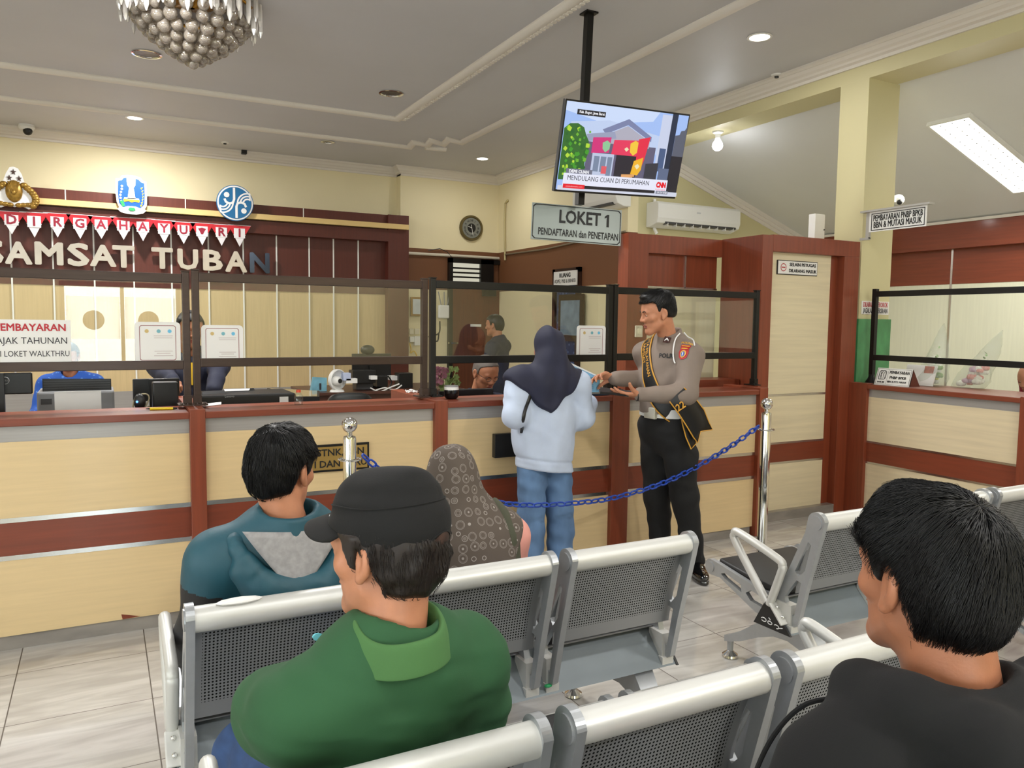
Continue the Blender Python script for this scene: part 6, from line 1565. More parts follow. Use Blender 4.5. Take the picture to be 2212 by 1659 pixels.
# ---- hooded man at right -------------------------------------------------
def man_hood():
    HC = CAM_C + 1.08 * ray(2006, 1252); HR = rotm(-0.17, 0.0, 0.02); hs = 0.98; L = lz(HC, HR); base = (HC[0], HC[1] - 0.02, 0)
    top = HC + np.array([0.0, -0.045, -0.155]); pel = A3((HC[0] - 0.02, HC[1] - 0.03, 0.57))
    hf = head_field(0.95, 1.0, True, 0.95); head = xf(lambda p: hf(p / hs) * hs, HC, HR)
    skinf = un(head, cap(L((0, -0.03, -0.05)), top, 0.056, 0.062), k=0.03)
    tf, TR, tp = torso(pel, top, -0.2, 0.168, 0.18, 0.12, 0.056)
    shL, shR = A3(tp(-0.18, 0, -0.085)), A3(tp(0.18, 0, -0.085)); elL = shL + np.array([-0.035, 0.1, -0.26]); elR = shR + np.array([0.05, 0.08, -0.27]); wrL = elL + np.array([0.1, 0.22, 0.0]); wrR = elR + np.array([-0.12, 0.2, 0.02])
    hipL, hipR = pel + (-0.09, 0.05, -0.03), pel + (0.09, 0.05, -0.03); knL, knR = A3((pel[0] - 0.13, pel[1] + 0.44, 0.55)), A3((pel[0] + 0.14, pel[1] + 0.44, 0.55)); anL, anR = knL + (0, 0.03, -0.46), knR + (0, 0.03, -0.46)
    cr = core(([top, pel], (0.06, 0.09)), ([shL, elL, wrL], (0.045, 0.038, 0.026)), ([shR, elR, wrR], (0.045, 0.038, 0.026)), ([hipL, knL, anL], (0.07, 0.05, 0.04)), ([hipR, knR, anR], (0.07, 0.05, 0.04)), ([shL, shR], (0.04, 0.04)))
    lo, hi = bbox_of(HC, pad=0.16); lo[2] -= 0.1; ex = [(cr, *bbox_of(pel, top, elL, elR, wrL, wrR, knL, knR, anL, anR, pad=0.12), 0.014)]
    for w, d, s in ((wrL, (0.7, 0.5, 0), 1), (wrR, (-0.7, 0.5, 0), -1)): ex.append((hand_fields(w, d, (0, -0.2, -1), s), *bbox_of(w, pad=0.2), 0.005))
    p = soft('person', skinf, lo, hi, 0.0035, FACE(SK_BROWN), None, base, head_mats(HC, HR * hs, 1), ex)
    tag(p, 'person in black hooded jacket with thick black hair at right foreground', 'person')
    hc = hair_cap(0.007, -0.08, 0.066, 0.018, 0.032, 0.003, 7, 40, 0.008); hw = xf(lambda P: hc(P / hs) * hs, HC, HR); lo, hi = bbox_of(HC, pad=0.17)
    h_ = soft('hair', hw, lo, hi, 0.0035, M_HAIR, p)
    ro, di = scalp_roots(HC, HR, 5200, 9, lambda q: (q[:, 2] > np.interp(np.arctan2(np.abs(q[:, 0]), q[:, 1]), [0, 0.6, 1.2, 1.6, 1.95, 2.3, PI], [0.065, 0.06, 0.055, 0.066, 0.05, -0.02, -0.035])), swirl=(0.02, -0.07, 0.115))
    hair_strands('hair_strands', hw, ro, di, 0.07, M_HAIR, h_, 0.0010, 6, 0.006, 5, 0.07)
    # white tee at the neck, hooded jacket
    M_TEE = mat('white_tee', (226, 226, 226), 0.8)
    n = 40; cN = A3(tp(0, -0.012, 0.0)); G = [[cN + TR @ np.array([r * math.cos(a), r * 0.97 * math.sin(a) - 0.012, z]) for a in np.linspace(0, 2 * PI, n + 1)] for r, z in ((0.066, 0.036), (0.070, 0.042), (0.082, 0.018), (0.11, -0.04))]
    V = np.array(G).reshape(-1, 3); kk = n + 1; F = np.array([[i * kk + j, i * kk + j + 1, (i + 1) * kk + j + 1, (i + 1) * kk + j] for i in range(3) for j in range(n)]); link_mesh('tee_shirt', np_mesh('tee_shirt', V, F), M_TEE, p, 'all')
    M_HOOD = mat('black_fleece', (11, 11, 12), 0.95, 0, 0.12, 20, bump=0.08, bscale=500)
    fold = folds(21, 0.005, (14, 14, 22)); slv = un(chain_([shL, elL, wrL], (0.072, 0.066, 0.05), None, 0.03), chain_([shR, elR, wrR], (0.072, 0.066, 0.05), None, 0.03), k=0.02)
    # hood: thick rolled cloth behind and beside the neck, hanging on the upper back
    hd = lambda a, b, c_: A3(tp(a, b, c_))
    roll = chain_([hd(-0.085, 0.085, -0.045), hd(-0.118, 0.03, 0.0), hd(-0.112, -0.04, 0.012), hd(-0.06, -0.10, 0.0), hd(0.03, -0.12, -0.01), hd(0.10, -0.09, 0.0), hd(0.135, -0.02, 0.005), hd(0.12, 0.06, -0.03)], (0.026, 0.036, 0.04, 0.045, 0.05, 0.052, 0.048, 0.03), None, 0.03)
    bag = un(ell(hd(0.02, -0.135, -0.08), (0.15, 0.06, 0.10)), ell(hd(0.0, -0.15, -0.17), (0.10, 0.045, 0.08)), k=0.05)
    f = un(tf, slv, k=0.06); f = un(f, un(roll, bag, k=0.03), k=0.018); f = sub(f, cap(L((0, -0.03, -0.08)), top + np.array([0, 0, 0.3]), 0.082, 0.10), k=0.02)
    jk = lambda P: f(P) + fold(P); lo, hi = bbox_of(pel, top, elL, elR, wrL, wrR, pad=0.17); lo[2] = 0.42; soft('hooded_jacket', jk, lo, hi, 0.0075, M_HOOD, p)
    P = [hd(-0.12, 0.07, -0.02), hd(-0.17, 0.08, -0.03), hd(-0.205, 0.09, -0.07), hd(-0.225, 0.10, -0.13), hd(-0.235, 0.10, -0.19)]; q = MB(); q.tube(resample([Vector(v) for v in P], 0.012), 0.0035, 7); q.build('drawstring', M_HOOD, p, True)
    tr = un(chain_([hipL, knL, anL], (0.1, 0.078, 0.06), None, 0.03), chain_([hipR, knR, anR], (0.1, 0.078, 0.06), None, 0.03), ell(pel + (0, 0.01, -0.02), (0.18, 0.13, 0.1)), k=0.05); lo, hi = bbox_of(hipL, hipR, knL, knR, anL, anR, pad=0.13); lo[2] = 0.05
    soft('trousers', tr, lo, hi, 0.012, mat('dark_trousers', (40, 42, 50), 0.85), p)
    for a in (anL, anR): soft('shoe', inter(un(ell((a[0], a[1] + 0.07, 0.04), (0.045, 0.13, 0.038)), ell((a[0], a[1] - 0.01, 0.06), (0.043, 0.06, 0.05)), k=0.03), plane((0, 0, 0.002), (0, 0, -1))), (a[0] - 0.1, a[1] - 0.12, -0.02), (a[0] + 0.1, a[1] + 0.24, 0.16), 0.008, M_BLKPL, p)
man_hood()

# ---- man in teal and black jacket, front row -------------------------------------------------
def man_teal():
    HC = PY(610, 1016, 2.37); HR = rotm(-0.80, -0.1, 0.0); hs = 1.04; L = lz(HC, HR); base = (HC[0], HC[1] + 0.08, 0)
    top = HC + np.array([0.005, -0.03, -0.165]); pel = A3((0.46, 2.42, 0.56))
    hf = head_field(1, 1); head = xf(lambda p: hf(p / hs) * hs, HC, HR); skinf = un(head, cap(L((0, -0.03, -0.05)), top, 0.056, 0.064), k=0.025)
    tf, TR, tp = torso(pel, top, 0.05, 0.19, 0.195, 0.13, 0.06, 1.02, 0.065)
    shL, shR = A3(tp(-0.205, 0, -0.09)), A3(tp(0.205, 0, -0.09)); elL = A3(PY(388, 1400, 2.42)) + np.array([0.06, 0, 0]); elR = shR + np.array([0.05, 0.08, -0.27]); wrL = elL + np.array([0.06, 0.22, -0.05]); wrR = elR + np.array([-0.08, 0.22, 0.0])
    hipL, hipR = pel + (-0.1, 0.05, -0.03), pel + (0.1, 0.05, -0.03); knL, knR = A3((0.30, 2.82, 0.55)), A3((0.62, 2.82, 0.55)); anL, anR = knL + (0, 0.03, -0.46), knR + (0, 0.03, -0.46)
    cr = core(([top, pel], (0.06, 0.09)), ([shL, elL, wrL], (0.045, 0.038, 0.026)), ([shR, elR, wrR], (0.045, 0.038, 0.026)), ([hipL, knL, anL], (0.07, 0.05, 0.04)), ([hipR, knR, anR], (0.07, 0.05, 0.04)), ([shL, shR], (0.04, 0.04)))
    lo, hi = bbox_of(HC, pad=0.16); lo[2] -= 0.1; ex = [(cr, *bbox_of(pel, top, elL, elR, wrL, wrR, knL, knR, anL, anR, pad=0.12), 0.014)]
    for w, d, s in ((wrL, (0.5, 0.8, 0), 1), (wrR, (-0.4, 0.8, 0), -1)): ex.append((hand_fields(w, d, (0, -0.2, -1), s), *bbox_of(w, pad=0.2), 0.006))
    p = soft('person', skinf, lo, hi, 0.0045, FACE(SK_TAN), None, base, head_mats(HC, HR * hs, 1), ex)
    tag(p, 'person in teal and black hooded jacket seated in front row at left', 'person')
    hc = hair_cap(0.009, -0.078, 0.066, 0.0, 0.03, 0.002, 17, 60, 0.006); hw = xf(lambda P: hc(P / hs) * hs, HC, HR); lo, hi = bbox_of(HC, pad=0.16)
    h_ = soft('hair', hw, lo, hi, 0.0045, M_HAIR, p)
    ro, di = scalp_roots(HC, HR, 2600, 19, lambda q: (q[:, 2] > np.interp(np.arctan2(np.abs(q[:, 0]), q[:, 1]), [0, 0.6, 1.2, 1.6, 1.95, 2.3, PI], [0.06, 0.055, 0.05, 0.064, 0.05, -0.02, -0.04])), swirl=(0.0, -0.06, 0.11))
    hair_strands('hair_strands', hw, ro, di, 0.05, M_HAIR, h_, 0.0013, 5, 0.005, 6, 0.09)
    M_TEAL = mat('teal_nylon', (28, 76, 90), 0.55, 0, 0.1, 6, bump=0.05, bscale=90); M_BLKN = mat('black_nylon', (24, 23, 25), 0.6, 0, 0.1, 8, bump=0.05, bscale=90); M_LINE = mat('grey_jersey', (150, 148, 148), 0.9, 0, 0.14, 60)
    fold = folds(31, 0.006, (14, 14, 18)); slv = un(chain_([shL, elL, wrL], (0.085, 0.072, 0.05), None, 0.03), chain_([shR, elR, wrR], (0.085, 0.072, 0.05), None, 0.03), k=0.02)
    f = un(tf, slv, k=0.06); coll = sub(cap(A3(tp(0, -0.015, -0.02)), A3(tp(0, -0.006, 0.062)), 0.09, 0.086), cap(A3(tp(0, 0, -0.2)), A3(tp(0, 0.005, 0.3)), 0.074, 0.078), k=0.006); coll = inter(coll, plane(A3(tp(0, 0, 0.062)), TR[:, 2]))
    f = un(sub(f, cap(A3(tp(0, -0.01, 0.0)), A3(tp(0, -0.01, 0.3)), 0.074, 0.09), k=0.01), coll, k=0.012)
    jk = lambda P: f(P) + fold(P)
    zc = A3(tp(0, 0, -0.20))
    def mf(c):
        q = (c - A3(pel)) @ TR; Lh = np.linalg.norm(top - pel); t = q[:, 2] - (Lh - 0.165); return (t + 0.02 * np.cos(q[:, 0] * 9) < 0).astype(int)
    lo, hi = bbox_of(pel, top, elL, elR, wrL, wrR, pad=0.17); lo[2] = 0.42
    soft('jacket', jk, lo, hi, 0.0075, [M_TEAL, M_BLKN], p, None, mf)
    # hood lying on the back: gathered rim, bag and grey lining
    hd = lambda a, b, c_: A3(tp(a, b, c_))
    rim = [hd(-0.155, -0.045, 0.0), hd(-0.155, -0.085, -0.02), hd(-0.125, -0.125, -0.055), hd(-0.07, -0.148, -0.10), hd(0.0, -0.157, -0.125), hd(0.07, -0.148, -0.105), hd(0.125, -0.125, -0.065), hd(0.155, -0.085, -0.03), hd(0.155, -0.045, -0.005)]
    R_ = [np.array(v) for v in resample([Vector(v) for v in rim], 0.012)]
    rf = chain_(R_, [0.017 + 0.004 * math.sin(i * 2.3) for i in range(len(R_))], None, 0.008)
    bag = un(chain_([hd(-0.13, -0.10, -0.07), hd(-0.08, -0.13, -0.13), hd(0, -0.135, -0.16), hd(0.08, -0.13, -0.135), hd(0.13, -0.10, -0.075)], (0.042, 0.045, 0.045, 0.045, 0.042), None, 0.05), ell(hd(0, -0.13, -0.14), (0.12, 0.05, 0.07)), k=0.04)
    hf2 = disp(un(rf, bag, k=0.015), folds(33, 0.0045, (26, 20, 26))); lo, hi = bbox_of(*rim, hd(0, -0.15, -0.25), pad=0.09)
    hd_ = soft('hood', hf2, lo, hi, 0.006, M_TEAL, p)
    rows = []
    for i in range(10):
        t = i / 9; w = 0.13 * (1 - t) ** 0.8 + 0.018; rows.append([hd(-w + 2 * w * j / 12, -0.085 - 0.07 * t - 0.012 * math.cos((j / 6 - 1) * 1.5), 0.028 - 0.145 * t + 0.012 * abs(j / 6 - 1)) for j in range(13)])
    V = np.array(rows).reshape(-1, 3); F = np.array([[i * 13 + j, i * 13 + j + 1, (i + 1) * 13 + j + 1, (i + 1) * 13 + j] for i in range(9) for j in range(12)])
    o = link_mesh('hood_lining', np_mesh('hood_lining', V, F), M_LINE, hd_, 'all'); md = o.modifiers.new('t', 'SOLIDIFY'); md.thickness = 0.01
    tr = un(chain_([hipL, knL, anL], (0.105, 0.08, 0.062), None, 0.03), chain_([hipR, knR, anR], (0.105, 0.08, 0.062), None, 0.03), ell(pel + (0, 0.01, -0.02), (0.19, 0.13, 0.1)), k=0.05); lo, hi = bbox_of(hipL, hipR, knL, knR, anL, anR, pad=0.13); lo[2] = 0.05
    soft('trousers', tr, lo, hi, 0.012, mat('slate_trousers', (86, 94, 100), 0.85), p)
    for a in (anL, anR): soft('shoe', inter(un(ell((a[0], a[1] + 0.07, 0.04), (0.045, 0.13, 0.038)), ell((a[0], a[1] - 0.01, 0.06), (0.043, 0.06, 0.05)), k=0.03), plane((0, 0, 0.002), (0, 0, -1))), (a[0] - 0.1, a[1] - 0.12, -0.02), (a[0] + 0.1, a[1] + 0.24, 0.16), 0.008, M_BLKPL, p)
man_teal()

# ---- seated woman in patterned brown headscarf -------------------------------------------------
def woman_scarf():
    Yh = 2.58; HC = PY(975, 1030, Yh); HR = rotm(-0.35, -0.12, 0); L = lz(HC, HR); base = (HC[0] + 0.03, Yh - 0.02, 0)
    top = HC + np.array([0.01, -0.03, -0.17]); pel = A3((HC[0] + 0.05, 2.46, 0.56))
    hf = head_field(0.92, 0.9, False); skinf = un(xf(hf, HC, HR), cap(L((0, -0.03, -0.05)), top, 0.05, 0.055), k=0.025)
    tf, TR, tp = torso(pel, top, -0.1, 0.165, 0.175, 0.12, 0.055, 1.0, 0.07)
    shL, shR = A3(tp(-0.185, 0, -0.09)), A3(tp(0.185, 0, -0.09)); elL = shL + np.array([-0.04, 0.1, -0.23]); elR = shR + np.array([0.05, 0.08, -0.23]); wrL = elL + np.array([0.06, 0.2, 0.0]); wrR = elR + np.array([-0.08, 0.2, 0.0])
    hipL, hipR = pel + (-0.09, 0.05, -0.03), pel + (0.09, 0.05, -0.03); knL, knR = pel + (-0.12, 0.42, 0.0), pel + (0.14, 0.42, 0.0); anL, anR = knL + (0, 0.02, -0.47), knR + (0, 0.02, -0.47)
    cr = core(([top, pel], (0.055, 0.08)), ([shL, elL, wrL], (0.04, 0.033, 0.024)), ([shR, elR, wrR], (0.04, 0.033, 0.024)), ([hipL, knL, anL], (0.065, 0.045, 0.035)), ([hipR, knR, anR], (0.065, 0.045, 0.035)), ([shL, shR], (0.035, 0.035)))
    lo, hi = bbox_of(HC, pad=0.16); lo[2] -= 0.1; ex = [(cr, *bbox_of(pel, top, elL, elR, wrL, wrR, knL, knR, anL, anR, pad=0.12), 0.014)]
    for w, d, s in ((wrL, (0.5, 0.8, 0), 1), (wrR, (-0.4, 0.8, 0), -1)): ex.append((hand_fields(w, d, (0, -0.2, -1), s, sc=0.9), *bbox_of(w, pad=0.2), 0.006))
    p = soft('person', skinf, lo, hi, 0.006, FACE(SK_OLIVE), None, base, head_mats(HC, HR, 1), ex)
    tag(p, 'person in brown patterned headscarf and pink top seated in front row', 'person')
    M_PINK = mat('salmon_pink_cloth', (226, 158, 146), 0.85, 0, 0.05, 12, bump=0.05, bscale=300)
    slv = un(chain_([shL, elL, wrL], (0.068, 0.058, 0.042), None, 0.03), chain_([shR, elR, wrR], (0.068, 0.058, 0.042), None, 0.03), k=0.02); bl = disp(un(tf, slv, k=0.05), folds(41, 0.003, (18, 18, 20)))
    lo, hi = bbox_of(pel, top, elL, elR, wrL, wrR, pad=0.15); lo[2] = 0.42; soft('blouse', bl, lo, hi, 0.008, M_PINK, p)
    # scarf: head wrap flowing into a drape over shoulders and back
    hd = lambda a, b, c_: A3(tp(a, b, c_))
    wrap = un(xf(un(ell((0, -0.018, 0.022), (0.089, 0.114, 0.102)), ell((0, -0.02, -0.05), (0.08, 0.10, 0.09)), k=0.05), HC, HR), cap(L((0, -0.03, -0.06)), hd(0, -0.02, -0.05), 0.085, 0.12), k=0.06)
    shell = inter(off(tf, 0.016), lambda P: (hd(0, 0, -0.30)[2] - P[:, 2]) * 0.8 + np.abs(((P - hd(-0.04, 0, 0)) @ TR)[:, 0]) * 1.05 - 0.06, 0.03)
    sc_ = disp(un(wrap, shell, k=0.05), lambda P: folds(43, 0.004, (30, 14, 9))(P)); sc_ = sub(sc_, xf(ell((0, 0.13, -0.005), (0.06, 0.06, 0.085)), HC, HR), k=0.02)
    m, nt, b = new_mat('brown_scarf_with_rosettes'); Ln = nt.links.new; N = nt.nodes.new
    tc = N('ShaderNodeTexCoord'); v = N('ShaderNodeTexVoronoi'); v.inputs['Scale'].default_value = 27; v.inputs['Randomness'].default_value = 0.25; Ln(tc.outputs['Object'], v.inputs['Vector'])
    cr_ = N('ShaderNodeValToRGB'); cr_.color_ramp.interpolation = 'CONSTANT'; e = cr_.color_ramp.elements; base_c = (*lin((88, 78, 70)), 1); li = (*lin((156, 148, 142)), 1)
    e[0].position = 0; e[0].color = li; e[1].position = 0.12; e[1].color = base_c
    for pos, c in ((0.30, (*lin((118, 108, 102)), 1)), (0.36, base_c), (0.40, li), (0.43, base_c)): x = e.new(pos); x.color = c
    Ln(v.outputs['Distance'], cr_.inputs[0]); Ln(cr_.outputs[0], b.inputs['Base Color']); b.inputs['Roughness'].default_value = 0.85
    lo, hi = bbox_of(HC, hd(0, -0.1, -0.3), pad=0.22); soft('headscarf', sc_, lo, hi, 0.006, m, p)
    # bag strap over right shoulder
    sf = off(un(tf, slv, k=0.05), 0.006); P = drape(sf, np.array([hd(0.12, -0.03, 0.02), hd(0.145, -0.05, -0.04), hd(0.16, -0.08, -0.10), hd(0.165, -0.1, -0.17), hd(0.16, -0.1, -0.25)]), 0.002)
    P = [np.array(v_) for v_ in resample([Vector(v_) for v_ in P], 0.02)]; q = MB(); q.tube(P, 0.026, 10, flat=((0.5, -0.85, 0), 0.2)); q.build('bag_strap', mat('olive_strap', (70, 72, 56), 0.8), p, True)
    tr = un(chain_([hipL, knL, anL], (0.1, 0.078, 0.06), None, 0.03), chain_([hipR, knR, anR], (0.1, 0.078, 0.06), None, 0.03), ell(pel + (0, 0.01, -0.02), (0.18, 0.13, 0.1)), k=0.05); lo, hi = bbox_of(hipL, hipR, knL, knR, anL, anR, pad=0.13); lo[2] = 0.05
    soft('trousers', tr, lo, hi, 0.012, mat('navy_trousers', (34, 36, 54), 0.85), p)
    for a in (anL, anR): soft('shoe', inter(un(ell((a[0], a[1] + 0.06, 0.035), (0.04, 0.115, 0.033)), ell((a[0], a[1] - 0.01, 0.05), (0.038, 0.055, 0.045)), k=0.03), plane((0, 0, 0.002), (0, 0, -1))), (a[0] - 0.1, a[1] - 0.12, -0.02), (a[0] + 0.1, a[1] + 0.24, 0.16), 0.008, M_BLKPL, p)
woman_scarf()
# ---- standing woman in navy headscarf -------------------------------------------------
def shoe_mesh(p, a, d, m, toe=0.17, h=0.0065, w=0.046, name='shoe'):
    d = A3((d[0], d[1], 0)); d /= np.linalg.norm(d); a = A3(a); R = np.stack([np.array([d[1], -d[0], 0]), d, np.array([0, 0, 1.0])], 1)
    f = xf(un(ell((0, toe * 0.42, 0.038), (w, toe * 0.72, 0.036)), ell((0, -0.02, 0.052), (w * 0.9, 0.05, 0.05)), ell((0, 0.05, 0.055), (w * 0.85, 0.06, 0.04)), k=0.03), (a[0], a[1], 0), R)
    sole = xf(inter(ell((0, toe * 0.40, 0.0), (w * 1.02, toe * 0.74, 0.3)), lambda P: np.abs(P[:, 2] - 0.013) - 0.011, 0.003), (a[0], a[1], 0), R)
    f = inter(un(f, sole, k=0.004), plane((0, 0, 0.002), (0, 0, -1))); soft(name, f, (a[0] - 0.24, a[1] - 0.24, -0.02), (a[0] + 0.24, a[1] + 0.24, 0.16), h, m, p)

def woman_navy():
    Y0 = 3.88; HC = PY(1184, 752, Y0); HR = rotm(-0.22, -0.25, 0.03); L = lz(HC, HR); base = (2.26, Y0, 0)
    top = A3((HC[0] + 0.0, Y0 - 0.02, 1.285)); pel = A3((2.26, Y0 + 0.01, 0.80))
    skinf = un(xf(head_field(0.92, 0.9, False), HC, HR), cap(L((0, -0.03, -0.05)), top, 0.05, 0.055), k=0.025)
    tf, TR, tp = torso(pel, top, -0.12, 0.165, 0.165, 0.118, 0.055, 1.06, 0.06)
    shL, shR = A3(tp(-0.185, 0, -0.075)), A3(tp(0.185, 0, -0.075)); elL = A3(PY(1112, 895, Y0 - 0.05)); elR = A3(PY(1258, 900, Y0 - 0.02)); wrL = A3((2.13, 4.07, 1.09)); wrR = A3(PY(1272, 868, 4.03))
    hipL, hipR = A3((2.185, Y0 + 0.01, 0.74)), A3((2.345, Y0 + 0.01, 0.74)); knL, knR = A3(PY(1147, 1140, Y0 + 0.01)), A3(PY(1211, 1140, Y0 + 0.01)); anL, anR = A3((2.16, Y0 - 0.02, 0.08)), A3((2.35, Y0 - 0.03, 0.08))
    cr = core(([top, pel], (0.055, 0.08)), ([shL, elL, wrL], (0.04, 0.033, 0.024)), ([shR, elR, wrR], (0.04, 0.033, 0.024)), ([hipL, knL, anL], (0.065, 0.045, 0.035)), ([hipR, knR, anR], (0.065, 0.045, 0.035)), ([shL, shR], (0.035, 0.035)), ([hipL, hipR], (0.06, 0.06)))
    lo, hi = bbox_of(HC, pad=0.16); lo[2] -= 0.1; ex = [(cr, *bbox_of(pel, top, elL, elR, wrL, wrR, anL, anR, pad=0.12), 0.014)]
    ex.append((hand_fields(wrL, (0.5, 0.6, 0.1), (0.6, -0.5, -0.4), 1, sc=0.92), *bbox_of(wrL, pad=0.2), 0.0045)); ex.append((hand_fields(wrR, (-0.35, 0.35, 0.85), (-0.8, 0.5, -0.3), 1, (0.35, 0.4, 0.5, 0.6), sc=0.92), *bbox_of(wrR, pad=0.2), 0.004))
    p = soft('person', skinf, lo, hi, 0.005, FACE(SK_OLIVE), None, base, head_mats(HC, HR, 1), ex)
    tag(p, 'person in navy headscarf, pale blue sweatshirt and jeans standing at counter, back turned', 'person')
    M_SWEAT = mat('pale_blue_sweatshirt', (188, 200, 222), 0.9, 0, 0.04, 14, bump=0.06, bscale=400)
    slv = un(chain_([shL, elL, wrL], (0.078, 0.074, 0.046), None, 0.03), chain_([shR, elR, wrR], (0.078, 0.074, 0.046), None, 0.03), k=0.02)
    skirt = cap((2.25, Y0 + 0.01, 1.0), (2.262, Y0 + 0.01, 0.64), 0.165, 0.19, ((0, 1, 0), 0.78))
    body = un(tf, skirt, k=0.06); body = un(body, slv, k=0.035)
    hem = lambda P: (0.705 - 0.13 * (P[:, 0] - 2.26)) - P[:, 2]
    band = lambda P: 0.006 * np.exp(-((P[:, 2] - (0.765 - 0.13 * (P[:, 0] - 2.26))) / 0.008) ** 2)
    fd = folds(51, 0.006, (13, 13, 16)); fd2 = folds(52, 0.003, (30, 20, 24))
    sw = inter(lambda P: body(P) + fd(P) + fd2(P) + band(P), hem, 0.012); lo, hi = bbox_of(pel, top, elL, elR, wrL, wrR, pad=0.14); lo[2] = 0.6; soft('sweatshirt', sw, lo, hi, 0.007, M_SWEAT, p)
    M_DEN = mat('mid_blue_denim', (92, 122, 160), 0.85, 0, 0.28, 9, (1, 1, 0.5), bump=0.06, bscale=400, detail=6)
    jn = disp(un(chain_([hipL, knL, anL], (0.092, 0.076, 0.085), None, 0.03), chain_([hipR, knR, anR], (0.092, 0.076, 0.085), None, 0.03), k=0.015), folds(55, 0.004, (20, 20, 40)))
    jn = inter(jn, plane((0, 0, 0.03), (0, 0, -1)), 0.01); lo, hi = bbox_of(hipL, hipR, anL, anR, pad=0.13); lo[2] = 0.0; soft('jeans', jn, lo, hi, 0.008, M_DEN, p)
    for a in (anL, anR): shoe_mesh(p, a, (0, 1), M_BLKPL)
    hd = lambda a, b, c_: A3(tp(a, b, c_))
    wrap = un(xf(un(ell((0, -0.016, 0.026), (0.093, 0.114, 0.10)), ell((0, -0.02, -0.055), (0.091, 0.105, 0.085)), k=0.04), HC, HR), cap(L((0, -0.035, -0.09)), hd(0.0, -0.03, -0.06), 0.092, 0.12), k=0.035)
    tipx, tipz = 2.215, 1.05
    shell = inter(off(body, 0.018), lambda P: (tipz + 0.85 * np.abs(P[:, 0] - tipx) - P[:, 2]) * 0.72, 0.02); shell = inter(shell, lambda P: (1.12 - P[:, 2]) * 0.5 - 0.6 * (Y0 + 0.02 - P[:, 1]) , 0.02) if False else shell
    fs = folds(57, 0.008, (22, 9, 7)); sc_ = lambda P, g=un(wrap, shell, k=0.05): g(P) + fs(P); sc_ = sub(sc_, xf(ell((0, 0.14, -0.005), (0.05, 0.05, 0.075)), HC, HR), k=0.02)
    lo, hi = bbox_of(HC, (tipx - 0.24, Y0 - 0.1, 1.03), (tipx + 0.26, Y0 + 0.1, 1.2), pad=0.14); soft('headscarf', sc_, lo, hi, 0.006, mat('navy_voile', (27, 29, 52), 0.75, 0, 0.12, 10), p)
    P = drape(sw, np.array([hit(sw, *v) for v in ((1146, 852), (1140, 868), (1134, 886), (1130, 905), (1128, 925), (1127, 940))]), 0.003); q = MB(); q.tube(resample([Vector(v) for v in P], 0.015), 0.011, 8, flat=((0, 1, 0), 0.3)); q.build('bag_strap', M_BLKPL, p, True)
    return tf
woman_navy()

